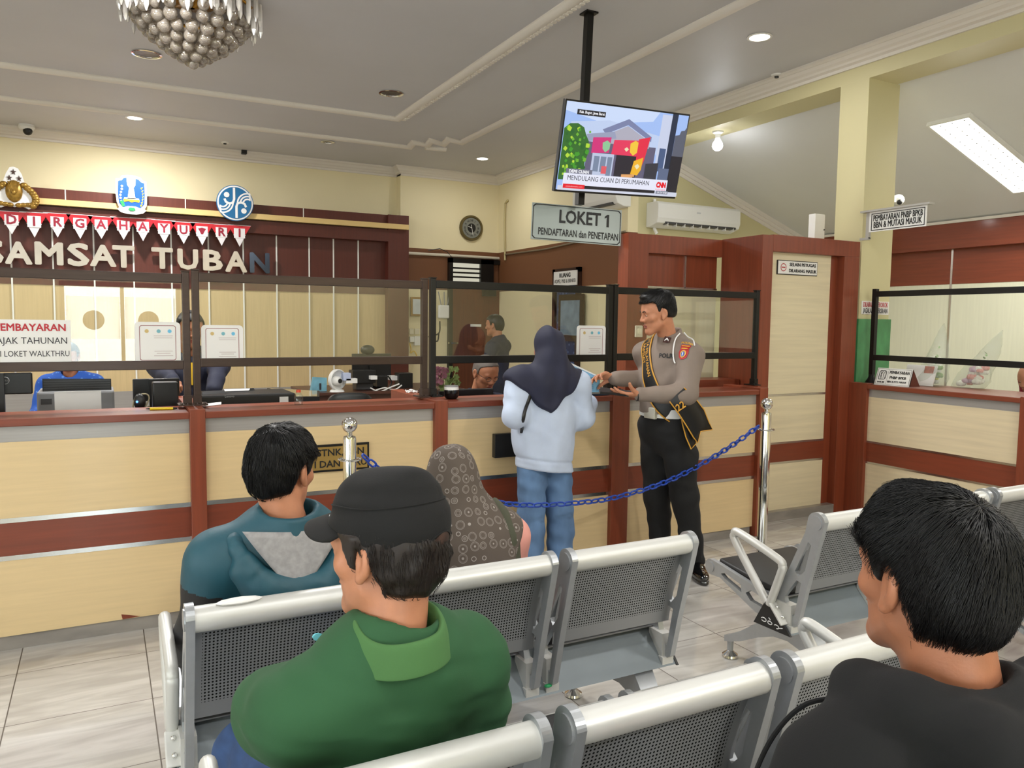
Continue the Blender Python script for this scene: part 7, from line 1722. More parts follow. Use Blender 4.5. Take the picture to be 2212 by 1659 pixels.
# ---- uniformed officer with sash -------------------------------------------------
def officer():
    HC = PY(1421, 676, 3.72); HR = rotm(1.24, -0.20, -0.05); hs = 1.0; L = lz(HC, HR); base = (3.12, 3.74, 0)
    top = A3(PY(1443, 737, 3.74)) + np.array([0, 0, 0.0]); pel = A3((3.02, 3.74, 0.99))
    head = xf(lambda P, f=head_field(0.92, 1.0): f(P / hs) * hs, HC, HR); skinf = un(head, cap(L((0, -0.03, -0.05)), top, 0.052, 0.058), k=0.025)
    tf, TR, tp = torso(pel, top, 1.72, 0.168, 0.165, 0.118, 0.055, 0.95, 0.055)
    shL, shR = A3(tp(-0.195, 0, -0.075)), A3(tp(0.195, 0, -0.075)); elL = A3(PY(1482, 850, 3.5)); wrL = A3(PY(1384, 853, 3.6)); elR = A3(PY(1408, 818, 3.92)); wrR = A3(PY(1330, 817, 3.86))
    hipL, hipR = A3((3.03, 3.65, 0.93)), A3((3.02, 3.83, 0.93)); knL, knR = A3(PY(1478, 1070, 3.66)), A3(PY(1420, 1070, 3.86)); anL, anR = A3((3.24, 3.68, 0.09)), A3((3.16, 3.92, 0.09))
    cr = core(([top, pel], (0.055, 0.08)), ([shL, elL, wrL], (0.042, 0.035, 0.026)), ([shR, elR, wrR], (0.042, 0.035, 0.026)), ([hipL, knL, anL], (0.065, 0.045, 0.035)), ([hipR, knR, anR], (0.065, 0.045, 0.035)), ([shL, shR], (0.035, 0.035)), ([hipL, hipR], (0.06, 0.06)))
    lo, hi = bbox_of(HC, pad=0.16); lo[2] -= 0.1; ex = [(cr, *bbox_of(pel, top, elL, elR, wrL, wrR, anL, anR, pad=0.12), 0.014)]
    ex.append((hand_fields(wrL, A3(PY(1330, 852, 3.66)) - wrL, (0.05, 0.25, 1), -1, (0.25, 0.2, 0.2, 0.25), (0.2, 0.5), 1.0), *bbox_of(wrL, pad=0.21), 0.004))
    ex.append((hand_fields(wrR, A3(PY(1290, 808, 3.9)) - wrR, (-0.2, -0.55, -0.75), -1, (0.45, 0.5, 0.6, 0.7), (0.4, 0.3), 1.0), *bbox_of(wrR, pad=0.21), 0.004))
    p = soft('person', skinf, lo, hi, 0.0035, FACE(SK_TAN), None, base, head_mats(HC, HR * hs, 1), ex)
    tag(p, 'person in grey brown police uniform with black and gold sash handing over papers', 'person')
    # hair: short sides, raised front
    hc = hair_cap(0.003, -0.045, 0.078, 0.03, 0.034, 0.001, 61, 70, 0.016); front = xf(ell((0, 0.045, 0.110), (0.056, 0.048, 0.022)), HC, HR)
    hw = un(xf(lambda P: hc(P / hs) * hs, HC, HR), front, k=0.02); lo, hi = bbox_of(HC, pad=0.17); h_ = soft('hair', hw, lo, hi, 0.004, M_HAIR, p)
    ro, di = scalp_roots(HC, HR, 1300, 65, lambda q: (q[:, 2] > np.interp(np.arctan2(np.abs(q[:, 0]), q[:, 1]), [0, 0.8, 1.6, 2.0, PI], [0.075, 0.07, 0.06, 0.03, 0.0])), swirl=(0.0, -0.07, 0.1)); hair_strands('hair_strands', hw, ro, di, 0.04, M_HAIR, h_, 0.0014, 4, 0.003, 8, 0.06)
    for s in (-1, 1):
        P = drape(head, np.array([L((s * x * hs, 0.09, (0.022 + 0.004 * math.sin(t * PI)) * hs)) for t, x in zip(np.linspace(0, 1, 6), np.linspace(0.016, 0.048, 6))]), 0.0015); q = MB(); q.tube(P, [0.0025, 0.0035, 0.0035, 0.003, 0.0025, 0.0015], 6); q.build('eyebrow', M_HAIR, p)
    M_SHIRT = mat('grey_brown_uniform', (128, 114, 104), 0.75, 0, 0.05, 14, bump=0.05, bscale=350)
    slv = un(chain_([shL, elL, wrL], (0.070, 0.066, 0.043), None, 0.03), chain_([shR, elR, wrR], (0.070, 0.066, 0.043), None, 0.03), k=0.02)
    body = un(tf, slv, k=0.045); fd = folds(63, 0.004, (18, 18, 22)); zb = 1.02
    coll = sub(cap(A3(tp(0, -0.012, -0.03)), A3(tp(0, -0.008, 0.05)), 0.078, 0.072), cap(A3(tp(0, 0, -0.2)), A3(tp(0, 0.004, 0.3)), 0.064, 0.064), k=0.004); coll = inter(coll, plane(A3(tp(0, 0, 0.048)), A3(TR @ np.array([0, 0.5, 1])))); body2 = un(sub(body, cap(A3(tp(0, 0.0, 0.0)), A3(tp(0, 0.01, 0.3)), 0.062, 0.08), k=0.01), coll, k=0.008)
    sh = inter(lambda P: body2(P) + fd(P), plane((0, 0, zb), (0, 0, -1)), 0.01); lo, hi = bbox_of((pel[0], pel[1], 1.02), top, elL, elR, wrL, wrR, pad=0.15); lo[2] = 0.98; soft('uniform_shirt', sh, lo, hi, 0.006, M_SHIRT, p); SF = lambda P: body(P) + fd(P)
    M_TRS = mat('black_trousers', (16, 16, 17), 0.85, 0, 0.1, 10, bump=0.06, bscale=200)
    tr = disp(un(chain_([hipL, knL, anL], (0.108, 0.082, 0.062), None, 0.03), chain_([hipR, knR, anR], (0.108, 0.082, 0.062), None, 0.03), cap((3.02, 3.74, 1.02), (3.025, 3.74, 0.93), 0.15, 0.165, ((1, 0, 0), 0.72)), ell(A3(PY(1492, 985, 3.6)), (0.05, 0.03, 0.07)), k=0.04), folds(65, 0.004, (18, 18, 34)))
    tr = inter(tr, plane((0, 0, 1.045), (0, 0, 1)), 0.01); lo, hi = bbox_of(hipL, hipR, anL, anR, (3.02, 3.74, 1.0), pad=0.15); lo[2] = 0.02; soft('trousers', tr, lo, hi, 0.007, M_TRS, p)
    # belt with buckle
    n = 40; R_ = [[(3.02 + r * 0.80 * math.cos(a), 3.74 + r * 1.08 * math.sin(a), z) for a in np.linspace(0, 2 * PI, n, endpoint=False)] for r, z in ((0.152, 1.0), (0.170, 1.0), (0.170, 1.052), (0.152, 1.052))]
    q = MB(); q.rings(R_, True, False, loop=True); M_BELT = mat('white_belt', (226, 226, 222), 0.4); be = q.build('belt', M_BELT, p, True)
    a = PY(1428, 890, 3.6); q = MB(); q.rbox((2.875, 3.66, 0.992), (2.897, 3.76, 1.06), 0.004); q.build('buckle', mat('pale_buckle', (206, 204, 190), 0.3, 0.4), be)
    M_PAT = mat('patent_leather', (10, 10, 11), 0.06, 0, coat=1.0)
    shoe_mesh(p, anL, (-0.42, -0.9), M_PAT, 0.2, 0.005, 0.05); shoe_mesh(p, anR, (-0.95, -0.2), M_PAT, 0.2, 0.006, 0.05)
    # watch
    d = (wrL - elL) / np.linalg.norm(wrL - elL); c = wrL + d * 0.012; q = MB(); q.cyl(c - d * 0.014, c + d * 0.014, 0.036, seg=20); w_ = q.build('watch', M_BLKPL, p, True)
    # sash over right shoulder to left hip, gold edged, lettered
    M_SASH = mat('black_satin', (16, 15, 15), 0.45); M_GTRIM = mat('gold_trim', (206, 150, 52), 0.5)
    loc = [(0.075, -0.10, -0.02), (0.085, -0.05, 0.015), (0.095, 0.0, 0.01), (0.085, 0.06, -0.05), (0.06, 0.11, -0.12), (0.025, 0.14, -0.20), (-0.015, 0.15, -0.27), (-0.06, 0.14, -0.34), (-0.11, 0.11, -0.40), (-0.155, 0.06, -0.445)]
    C = np.array([np.array(v) for v in resample([Vector(tp(*l)) for l in loc], 0.02)]); W = 0.046
    C = drape(SF, C, 0.006); T = np.gradient(C, axis=0); T /= np.linalg.norm(T, axis=1, keepdims=True); Nn = grad(SF, C); S = np.cross(T, Nn); S /= np.linalg.norm(S, axis=1, keepdims=True)
    nv = 7; G = np.stack([C + S * (W * (2 * j / (nv - 1) - 1)) for j in range(nv)], 1); G = drape(SF, G.reshape(-1, 3), 0.007).reshape(len(C), nv, 3)
    for _ in range(2): G[1:-1] = (G[:-2] + 2 * G[1:-1] + G[2:]) / 4
    V = G.reshape(-1, 3); F = np.array([[i * nv + j, i * nv + j + 1, (i + 1) * nv + j + 1, (i + 1) * nv + j] for i in range(len(C) - 1) for j in range(nv - 1)])
    sa = link_mesh('sash', np_mesh('sash', V, F), M_SASH, p, 'all'); md = sa.modifiers.new('t', 'SOLIDIFY'); md.thickness = 0.003; md.offset = 1
    for j in (0, nv - 1): q = MB(); q.tube(G[:, j] + Nn * 0.002, 0.0045, 6); q.build('gold_edge', M_GTRIM, sa, True)
    ln = np.concatenate([[0], np.cumsum(np.linalg.norm(np.diff(C, axis=0), axis=1))])
    def on_ribbon(s, u0, u1, v, size, name='sash_lettering'):
        me = text_mesh(s, size, 0, 0.0008, align='LEFT'); X = np.array([tuple(q_.co) for q_ in me.vertices]); x0, x1 = X[:, 0].min(), X[:, 0].max(); ym = (X[:, 1].min() + X[:, 1].max()) / 2
        for q_ in me.vertices:
            u = u0 + (q_.co.x - x0) / (x1 - x0) * (u1 - u0); vv = -(v + q_.co.y - ym); i = min(np.searchsorted(ln, u), len(ln) - 1); i = max(i, 1); t = (u - ln[i - 1]) / (ln[i] - ln[i - 1])
            c_ = C[i - 1] * (1 - t) + C[i] * t; s_ = S[i - 1] * (1 - t) + S[i] * t; gx = (vv / W + 1) / 2 * (nv - 1); j = int(np.clip(gx, 0, nv - 2)); fr = gx - j
            pt = (G[i - 1, j] * (1 - fr) + G[i - 1, j + 1] * fr) * (1 - t) + (G[i, j] * (1 - fr) + G[i, j + 1] * fr) * t; q_.co = Vector(pt + Nn[i] * 0.0045)
        return link_mesh(name, me, M_GTRIM, sa)
    sg = 1 if (S[8] @ np.array([0, 0, 1])) > 0 else -1
    on_ribbon('DUTA PELAYANAN', 0.17, 0.46, 0.016, 0.036); on_ribbon('SAMSAT', 0.22, 0.36, -0.02, 0.036)
    Yt = 3.47
    tailA = [[PY(1447, 868, Yt), PY(1462, 852, Yt), PY(1478, 838, Yt - 0.02)], [PY(1465, 892, Yt), PY(1482, 874, Yt), PY(1500, 858, Yt - 0.02)], [PY(1483, 920, Yt), PY(1502, 898, Yt), PY(1520, 884, Yt)], [PY(1498, 945, Yt), PY(1514, 924, Yt + 0.01), PY(1531, 912, Yt)], [PY(1507, 956, Yt + 0.01), PY(1513, 932, Yt + 0.01), PY(1539, 928, Yt)]]
    tailB = [[PY(1470, 885, Yt + 0.03), PY(1484, 880, Yt + 0.03), PY(1500, 876, Yt + 0.03)], [PY(1474, 915, Yt + 0.03), PY(1488, 912, Yt + 0.03), PY(1502, 906, Yt + 0.03)], [PY(1482, 945, Yt + 0.03), PY(1492, 945, Yt + 0.03), PY(1503, 940, Yt + 0.03)], [PY(1493, 970, Yt + 0.03), PY(1496, 966, Yt + 0.03), PY(1503, 958, Yt + 0.03)]]
    for Gt in (tailA, tailB):
        V = np.array(Gt).reshape(-1, 3); r = len(Gt); F = np.array([[i * 3 + j, i * 3 + j + 1, (i + 1) * 3 + j + 1, (i + 1) * 3 + j] for i in range(r - 1) for j in range(2)])
        o = link_mesh('sash_tail', np_mesh('sash_tail', V, F), M_SASH, sa, 'all'); md = o.modifiers.new('t', 'SOLIDIFY'); md.thickness = 0.004; md.offset = 0
        per = [g[0] for g in Gt] + [Gt[-1][1]] + [g[2] for g in reversed(Gt)]; q = MB(); q.tube(per, 0.004, 6); q.build('gold_edge', M_GTRIM, o, True)
    q0 = A3(PY(1470, 878, Yt - 0.008)); u = A3(PY(1490, 862, Yt - 0.02)) - A3(PY(1455, 886, Yt)); u /= np.linalg.norm(u); vv = np.cross(u, np.array([0.3, 0.95, 0])); vv = -vv / np.linalg.norm(vv); vv = vv if vv[2] > 0 else -vv
    me = text_mesh('22', 0.06, 0.001, 0.001); me.transform(frame(q0, u, vv, np.cross(u, vv))); link_mesh('sash_lettering', me, M_GTRIM, sa)
    # badges: sleeve shield, name strip, collar rank, cord
    def flatfr(px, py, Yp): 
        c = hit(SF, px, py); nn = grad(SF, c[None])[0]; up = np.array([0, 0, 1.0]); x = np.cross(up, nn); x /= np.linalg.norm(x); y = np.cross(nn, x); return c, x, y, nn
    c, x, y, nn = flatfr(1479, 755, 3.44)
    def badge(name, pts, m, o, par):
        V = np.array([c + x * a + y * b for a, b in pts]); cen = V.mean(0); V = drape(SF, np.vstack([V, cen]), o); k = len(pts); F = np.array([[i, (i + 1) % k, k, k] for i in range(k)])[:, :3]
        return link_mesh(name, np_mesh(name, V, F), m, par)
    M_BR = mat('badge_red', (176, 30, 36), 0.6); M_BG = mat('badge_gold', (224, 170, 60), 0.5); M_BB = mat('badge_blue', (40, 84, 170), 0.5)
    b_ = badge('sleeve_badge', [(-0.034, 0.028), (-0.026, 0.034), (0.026, 0.034), (0.034, 0.028), (0.027, 0.005), (0.034, -0.02), (0.030, -0.05), (0.012, -0.064), (-0.012, -0.064), (-0.030, -0.05), (-0.034, -0.02), (-0.027, 0.005)], M_BR, 0.004, p)
    badge('badge_ring', [(0.021 * math.cos(t), -0.03 + 0.024 * math.sin(t)) for t in np.linspace(0, 6.28, 20, endpoint=False)], M_BG, 0.0055, b_); badge('badge_shield', [(0.013 * math.cos(t), -0.031 + 0.016 * math.sin(t)) for t in np.linspace(0, 6.28, 16, endpoint=False)], M_BB, 0.007, b_); badge('badge_tower', [(-0.003, -0.042), (0.003, -0.042), (0.003, -0.022), (-0.003, -0.022)], M_EWHITE, 0.0085, b_)
    badge('badge_bar', [(-0.02, 0.002), (0.02, 0.002), (0.02, 0.008), (-0.02, 0.008)], M_BG, 0.0055, b_); badge('badge_bar', [(-0.026, 0.02), (0.026, 0.02), (0.026, 0.026), (-0.026, 0.026)], M_BG, 0.0055, b_)
    text_on(SF, 'POLRES', 0.026, frame(c + y * 0.05, x, y, nn), M_BG, p, 0.004, 'sleeve_lettering', bold=0.0008)
    c, x, y, nn = flatfr(1440, 769, 3.55); text_on(SF, 'POLRI', 0.036, frame(c, x, y, nn), M_INK, p, 0.004, 'name_strip', bold=0.0012)
    c, x, y, nn = flatfr(1441, 735, 3.62); rk = badge('rank_patch', [(-0.022, -0.018), (0.02, -0.022), (0.026, 0.014), (-0.014, 0.022)], mat('maroon_patch', (64, 34, 30), 0.7), 0.009, p)
    badge('rank_chevron', [(-0.012, -0.01), (0.0, 0.004), (0.012, -0.012), (0.013, -0.004), (0.001, 0.012), (-0.012, -0.002)], M_EWHITE, 0.0105, rk)
    P = drape(SF, np.array([hit(SF, *v) for v in ((1468, 722), (1460, 732), (1456, 748), (1455, 765), (1457, 778), (1461, 786))]), 0.006); q = MB(); q.tube(resample([Vector(v) for v in P], 0.01), 0.0042, 7); q.build('white_cord', M_EWHITE, p, True)
    P = drape(SF, np.array([hit(SF, *v) for v in ((1478, 718), (1488, 725), (1496, 736), (1500, 748))]), 0.006); q = MB(); q.tube(resample([Vector(v) for v in P], 0.01), 0.004, 7); q.build('white_cord', M_EWHITE, p, True)
officer()
# papers and wallet handed over
M_BLUE = mat('light_blue_card', (128, 182, 214), 0.6); M_BLUE2 = mat('blue_print', (84, 136, 176), 0.6)
def sheet(name, label, cat, pts, m, th=0.002, group=None):
    q = MB(); P = [A3(v) for v in pts]; n = np.cross(P[1] - P[0], P[3] - P[0]); n = n / np.linalg.norm(n) * th; q.rings([P, [v + n for v in P]]); c = sum(P) / 4
    return tag(q.build(name, m, base=c), label, cat, group)
pb = thing('blue_booklet', 'open pale blue document booklet held between officer and woman', 'booklet', PY(1265, 820, 3.95))
def psheet(name, pts, m, th=0.0015):
    q = MB(); P = [A3(v) for v in pts]; n = np.cross(P[1] - P[0], P[3] - P[0]); n = n / np.linalg.norm(n) * th; q.rings([P, [v + n for v in P]]); return q.build(name, m, pb)
psheet('back_cover', [PY(1221, 779, 4.02), PY(1292, 814, 3.98), PY(1290, 842, 3.97), PY(1232, 836, 4.02)], M_BLUE); psheet('page_edge', [PY(1221, 778, 4.018), PY(1293, 812, 3.978), PY(1293, 815, 3.978), PY(1221, 782, 4.018)], M_PAPER)
psheet('front_cover', [PY(1238, 817, 3.93), PY(1297, 812, 3.93), PY(1294, 847, 3.95), PY(1250, 848, 3.95)], M_BLUE)
for k in range(6): psheet('printed_line', [PY(1248, 820 + k * 4, 3.924), PY(1283, 817.5 + k * 4, 3.924), PY(1283, 818.5 + k * 4, 3.924), PY(1248, 821 + k * 4, 3.924)], M_BLUE2, 0.0004)
sheet('wallet', 'open black and brown wallet in officer left hand', 'wallet', [PY(1297, 836, 3.74), PY(1372, 845, 3.66), PY(1358, 853, 3.60), PY(1297, 846, 3.68)], mat('black_leather', (22, 18, 17), 0.4, 0, 0.3, 30), 0.012)
sheet('dark_folder', 'dark blue folder lying on counter ledge under the papers', 'folder', [(2.70, 4.19, 1.089), (2.92, 4.19, 1.089), (2.92, 4.37, 1.089), (2.70, 4.37, 1.089)], mat('dark_blue_card', (26, 44, 66), 0.3), 0.012)

# ---- people behind the counter -------------------------------------------------
def clerk(HC, yaw, pitch, label, M_TOP, hair_m, sk, sit=True, thin=0.010, glasses=False, collar=None, arms=None, hs=1.0, nape=-0.07, front=0.07, trs=(34, 36, 44), gest=None):
    HC = A3(HC); HR = rotm(yaw, pitch, 0); L = lz(HC, HR); body_yaw = yaw
    fw = np.array([-math.sin(body_yaw), math.cos(body_yaw), 0]); rt = np.array([fw[1], -fw[0], 0])
    top = HC + (np.array([0, 0, -0.165]) - fw * (0.045 + (0.05 if pitch < -0.3 else 0))) * hs; pel = top - np.array([0, 0, 0.50]) * hs - fw * 0.02
    if sit: base = (pel[0], pel[1], 0)
    else: pel = top - np.array([0, 0, 0.53]) * hs; base = (pel[0], pel[1], 0)
    skinf = un(xf(lambda P, f=head_field(): f(P / hs) * hs, HC, HR), cap(L((0, -0.03, -0.05)), top, 0.054, 0.06), k=0.025)
    tf, TR, tp = torso(pel, top, body_yaw, 0.19, 0.19, 0.12, 0.058)
    shL, shR = A3(tp(-0.205, 0, -0.08)), A3(tp(0.205, 0, -0.08))
    if arms: elL, wrL, elR, wrR = [A3(v) for v in arms]
    else:
        elL, elR = shL - rt * 0.05 + fw * 0.06 - np.array([0, 0, 0.27]), shR + rt * 0.05 + fw * 0.06 - np.array([0, 0, 0.27])
        wrL, wrR = (elL + fw * 0.23 + rt * 0.06 + np.array([0, 0, 0.03]), elR + fw * 0.23 - rt * 0.06 + np.array([0, 0, 0.03])) if sit else (elL - np.array([0, 0, 0.24]) + fw * 0.04, elR - np.array([0, 0, 0.24]) + fw * 0.04)
    hipL, hipR = pel - rt * 0.1, pel + rt * 0.1
    if sit: knL, knR = hipL + fw * 0.42 - np.array([0, 0, 0.02]), hipR + fw * 0.42 - np.array([0, 0, 0.02]); anL, anR = [np.array([k_[0], k_[1], 0.09]) for k_ in (knL, knR)]
    else: anL, anR = [np.array([h[0], h[1], 0.09]) for h in (hipL, hipR)]; knL, knR = (hipL + anL) / 2 + fw * 0.02, (hipR + anR) / 2 + fw * 0.02
    cr = core(([top, pel], (0.055, 0.08)), ([shL, elL, wrL], (0.042, 0.035, 0.027)), ([shR, elR, wrR], (0.042, 0.035, 0.027)), ([hipL, knL, anL], (0.065, 0.045, 0.035)), ([hipR, knR, anR], (0.065, 0.045, 0.035)), ([shL, shR], (0.035, 0.035)))
    lo, hi = bbox_of(HC, pad=0.17); lo[2] -= 0.1; ex = [(cr, *bbox_of(pel, top, elL, elR, wrL, wrR, knL, knR, anL, anR, pad=0.12), 0.014)]
    for w, e, s in ((wrL, elL, 1), (wrR, elR, -1)): ex.append((hand_fields(w, w - e, (0, 0, -1) if sit else -s * rt * 1.0, s), *bbox_of(w, pad=0.2), 0.006))
    p = soft('person', skinf, lo, hi, 0.005, FACE(sk), None, base, head_mats(HC, HR * hs, 1), ex); tag(p, label, 'person')
    hc = hair_cap(thin, nape, front, 0.02, 0.03, 0.001, 71, 60); soft('hair', xf(lambda P: hc(P / hs) * hs, HC, HR), lo + (0, 0, 0.1), hi, 0.005, hair_m, p)
    slv = un(chain_([shL, elL, wrL], (0.072, 0.062, 0.046), None, 0.03), chain_([shR, elR, wrR], (0.072, 0.062, 0.046), None, 0.03), k=0.02)
    f = disp(un(tf, slv, k=0.05), folds(73, 0.004, (16, 16, 20))); f = sub(f, cap(A3(tp(0, 0.01, -0.02)), A3(tp(0, 0.03, 0.2)), 0.066, 0.09), k=0.01); lo2, hi2 = bbox_of(pel, top, elL, elR, wrL, wrR, pad=0.15); soft('jacket', f, lo2, hi2, 0.009, M_TOP, p)
    if collar is not None:
        n = 28; cN = A3(tp(0, -0.005, 0)); G = [[cN + TR @ np.array([r * math.cos(a), r * math.sin(a) - 0.01, z - 0.05 * max(0, math.sin(a)) ** 2]) for a in np.linspace(PI / 2 + 0.15, 2.5 * PI - 0.15, n)] for r, z in ((0.068, 0.03), (0.074, 0.036), (0.092, 0.0), (0.105, -0.04))]
        V = np.array(G).reshape(-1, 3); F = np.array([[i * n + j, i * n + j + 1, (i + 1) * n + j + 1, (i + 1) * n + j] for i in range(3) for j in range(n - 1)]); link_mesh('collar', np_mesh('collar', V, F), collar, p, 'all')
        q = MB(); q.poly([tuple(A3(tp(a, b, c_))) for a, b, c_ in ((-0.05, 0.12, -0.05), (0.05, 0.12, -0.05), (0.02, 0.14, -0.2), (-0.02, 0.14, -0.2))]); q.build('shirt_front', collar, p)
    if glasses:
        q = MB()
        for s in (-1, 1): q.tube([L((s * 0.032 + 0.022 * math.cos(a), 0.099, 0.001 + 0.017 * math.sin(a))) for a in np.linspace(0, 6.28, 20, endpoint=False)], 0.0018, 6, closed=True); q.tube([L((s * 0.054, 0.097, 0.005)), L((s * 0.078, 0.05, 0.008)), L((s * 0.083, -0.005, 0.01))], 0.0016, 6)
        q.tube([L((-0.011, 0.101, 0.004)), L((0, 0.105, 0.007)), L((0.011, 0.101, 0.004))], 0.0016, 6); q.build('glasses', M_BLKPL, p)
    tr = un(chain_([hipL, knL, anL], (0.1, 0.078, 0.06), None, 0.03), chain_([hipR, knR, anR], (0.1, 0.078, 0.06), None, 0.03), k=0.03); lo2, hi2 = bbox_of(hipL, hipR, knL, knR, anL, anR, pad=0.13); lo2[2] = 0.03; soft('trousers', tr, lo2, hi2, 0.014, mat('trousers_%d' % trs[2], trs, 0.85), p)
    for a in (anL, anR): shoe_mesh(p, a, fw, M_BLKPL, h=0.009)
    return p, tp, f
M_NAVYJ = mat('navy_jacket', (26, 30, 52), 0.75); M_YEL = mat('yellow_cloth', (224, 180, 40), 0.8); M_GREYH = mat('cropped_grey_hair', (92, 84, 78), 0.7)
pc, tpc, fc = clerk(PY(1049, 806, 5.15), PI + 0.12, -0.42, 'person with cropped grey hair and glasses in navy jacket working behind counter', M_NAVYJ, M_GREYH, SK_BROWN, True, 0.004, True, M_YEL, hs=1.06, front=0.085)
a = A3(PY(998, 833, 4.98)); q = drape(fc, np.array([a]), 0.004)[0]; nn = grad(fc, q[None])[0]; xv = np.cross((0, 0, 1.0), nn); xv /= np.linalg.norm(xv); yv = np.cross(nn, xv)
for nm, c_, dz in (('flag_red_half', M_FLAGR, 0.012), ('flag_white_half', M_EWHITE, -0.012)):
    V = drape(fc, np.array([q + xv * sx + yv * (dz + sz) for sx, sz in ((-0.035, -0.012), (0.035, -0.012), (0.035, 0.012), (-0.035, 0.012))]), 0.005); link_mesh(nm, np_mesh(nm, V, np.array([[0, 1, 2, 3]])), c_, pc)
clerk(PY(1068, 703, 8.1), 0.75, -0.05, 'person in navy jacket standing by brown office door, seen from behind', M_NAVYJ, M_HAIR, SK_BROWN, False, trs=(30, 32, 46))
M_BATIK = batik('blue_batik', (34, 84, 176), (86, 134, 206), 26, 0.28)
clerk(PY(148, 770, 8.0), PI - 0.2, -0.2, 'person in blue batik shirt behind printer, mostly hidden by payment notice', M_BATIK, M_HAIR, SK_BROWN, True)
clerk(PY(411, 712, 5.7), PI + 0.15, -0.15, 'person in navy and yellow jacket seen between the double screen posts', [M_NAVYJ], M_HAIR, SK_BROWN, True, collar=M_YEL, arms=[PY(470, 800, 5.6), PY(462, 842, 5.35), PY(352, 805, 5.6), PY(372, 822, 5.35)])
# red headscarf at the right edge
def red_scarf():
    HC = PX(2228, 818, 6.45); HR = rotm(1.35, -0.35, 0); L = lz(HC, HR); top = HC + (0.05, 0, -0.165); pel = top + np.array([0.02, 0, -0.45]); tf, TR, tp = torso(pel, top, 1.4, 0.165, 0.17, 0.12, 0.055)
    skinf = un(xf(head_field(0.92, 0.9, False), HC, HR), cap(L((0, -0.03, -0.05)), top, 0.05, 0.055), k=0.025); lo, hi = bbox_of(HC, pad=0.16); lo[2] -= 0.1
    kn = [pel + (-0.42, s * 0.1, 0) for s in (-1, 1)]; an = [np.array([k_[0], k_[1], 0.09]) for k_ in kn]
    cr = core(([top, pel], (0.055, 0.08)), ([pel, kn[0], an[0]], (0.065, 0.045, 0.035)), ([pel, kn[1], an[1]], (0.065, 0.045, 0.035)))
    p = soft('person', skinf, lo, hi, 0.006, FACE(SK_OLIVE), None, (pel[0], pel[1], 0), head_mats(HC, HR, 1), [(cr, *bbox_of(pel, top, *kn, *an, pad=0.12), 0.014)]); tag(p, 'person in dark red headscarf bent over side counter at right edge', 'person')
    wrap = un(xf(un(ell((0, -0.018, 0.022), (0.089, 0.114, 0.102)), ell((0, -0.02, -0.05), (0.08, 0.10, 0.09)), k=0.05), HC, HR), cap(L((0, -0.03, -0.06)), A3(tp(0, -0.02, -0.05)), 0.085, 0.14), k=0.06); w2 = sub(wrap, xf(ell((0, 0.13, -0.005), (0.06, 0.06, 0.085)), HC, HR), k=0.02)
    lo, hi = bbox_of(HC, top, pad=0.2); soft('headscarf', w2, lo, hi, 0.008, mat('dark_red_cloth', (140, 24, 48), 0.8), p)
    sl = un(tf, chain_([tp(-0.18, 0, -0.08), tp(-0.22, 0.1, -0.3), tp(-0.1, 0.3, -0.28)], (0.065, 0.055, 0.045), None, 0.02), chain_([tp(0.18, 0, -0.08), tp(0.22, 0.1, -0.3), tp(0.1, 0.3, -0.28)], (0.065, 0.055, 0.045), None, 0.02), k=0.05); lo, hi = bbox_of(pel, top, pad=0.36); soft('blouse', sl, lo, hi, 0.012, mat('cream_blouse', (214, 204, 186), 0.8), p)
    tr = un(chain_([pel, kn[0], an[0]], (0.12, 0.08, 0.06), None, 0.03), chain_([pel, kn[1], an[1]], (0.12, 0.08, 0.06), None, 0.03), k=0.03); lo, hi = bbox_of(pel, *kn, *an, pad=0.14); lo[2] = 0.0; soft('trousers', tr, lo, hi, 0.014, mat('trousers_44', (34, 36, 44), 0.85), p)
red_scarf()
# ------------------------------------------------------------------ things on and behind the counter
def pbox(q, x0, x1, y0, y1, Yp, d, bev=None, floor=None):
    """box whose front face at Yp covers the given picture rectangle, d deep"""
    A = PY(x0, (y0 + y1) / 2, Yp); B = PY(x1, (y0 + y1) / 2, Yp); zt = PY((x0 + x1) / 2, y0, Yp)[2]; zb = PY((x0 + x1) / 2, y1, Yp)[2] if floor is None else floor
    a, b = (A[0], Yp, zb), (B[0], Yp + d, zt)
    if bev: q.rbox(a, b, bev, 2)
    else: q.box(a, b)
    return a, b
M_DESK = wood('dark_desk_wood', (74, 42, 30), 0.2, 0.4, 0)
def desk(x0, x1, y0, y1, z, label):
    t = thing('desk', label, 'desk', ((x0 + x1) / 2, (y0 + y1) / 2, 0), group='office desks')
    boxes('desk_top', M_DESK, ((x0, y0, z - 0.03), (x1, y1, z)), parent=t, bevel=0.003)
    boxes('side_panel', M_DESK, ((x0 + 0.02, y0 + 0.04, 0), (x0 + 0.05, y1 - 0.04, z - 0.03)), parent=t); boxes('side_panel', M_DESK, ((x1 - 0.05, y0 + 0.04, 0), (x1 - 0.02, y1 - 0.04, z - 0.03)), parent=t)
    boxes('back_panel', M_DESK, ((x0 + 0.05, y0 + 0.05, 0.2), (x1 - 0.05, y0 + 0.07, z - 0.03)), parent=t)
desk(-1.6, 0.36, 4.53, 5.3, 0.76, 'dark desk behind far left counter carrying printer and two monitors')
desk(0.47, 1.66, 4.53, 5.06, 0.76, 'dark desk behind the plaque counter section')
desk(1.80, 2.9, 4.53, 4.82, 0.76, 'dark desk in front of the bald clerk')
desk(1.95, 3.75, 8.3, 9.3, 0.78, 'cluttered desk with fan and monitor before pale boards')
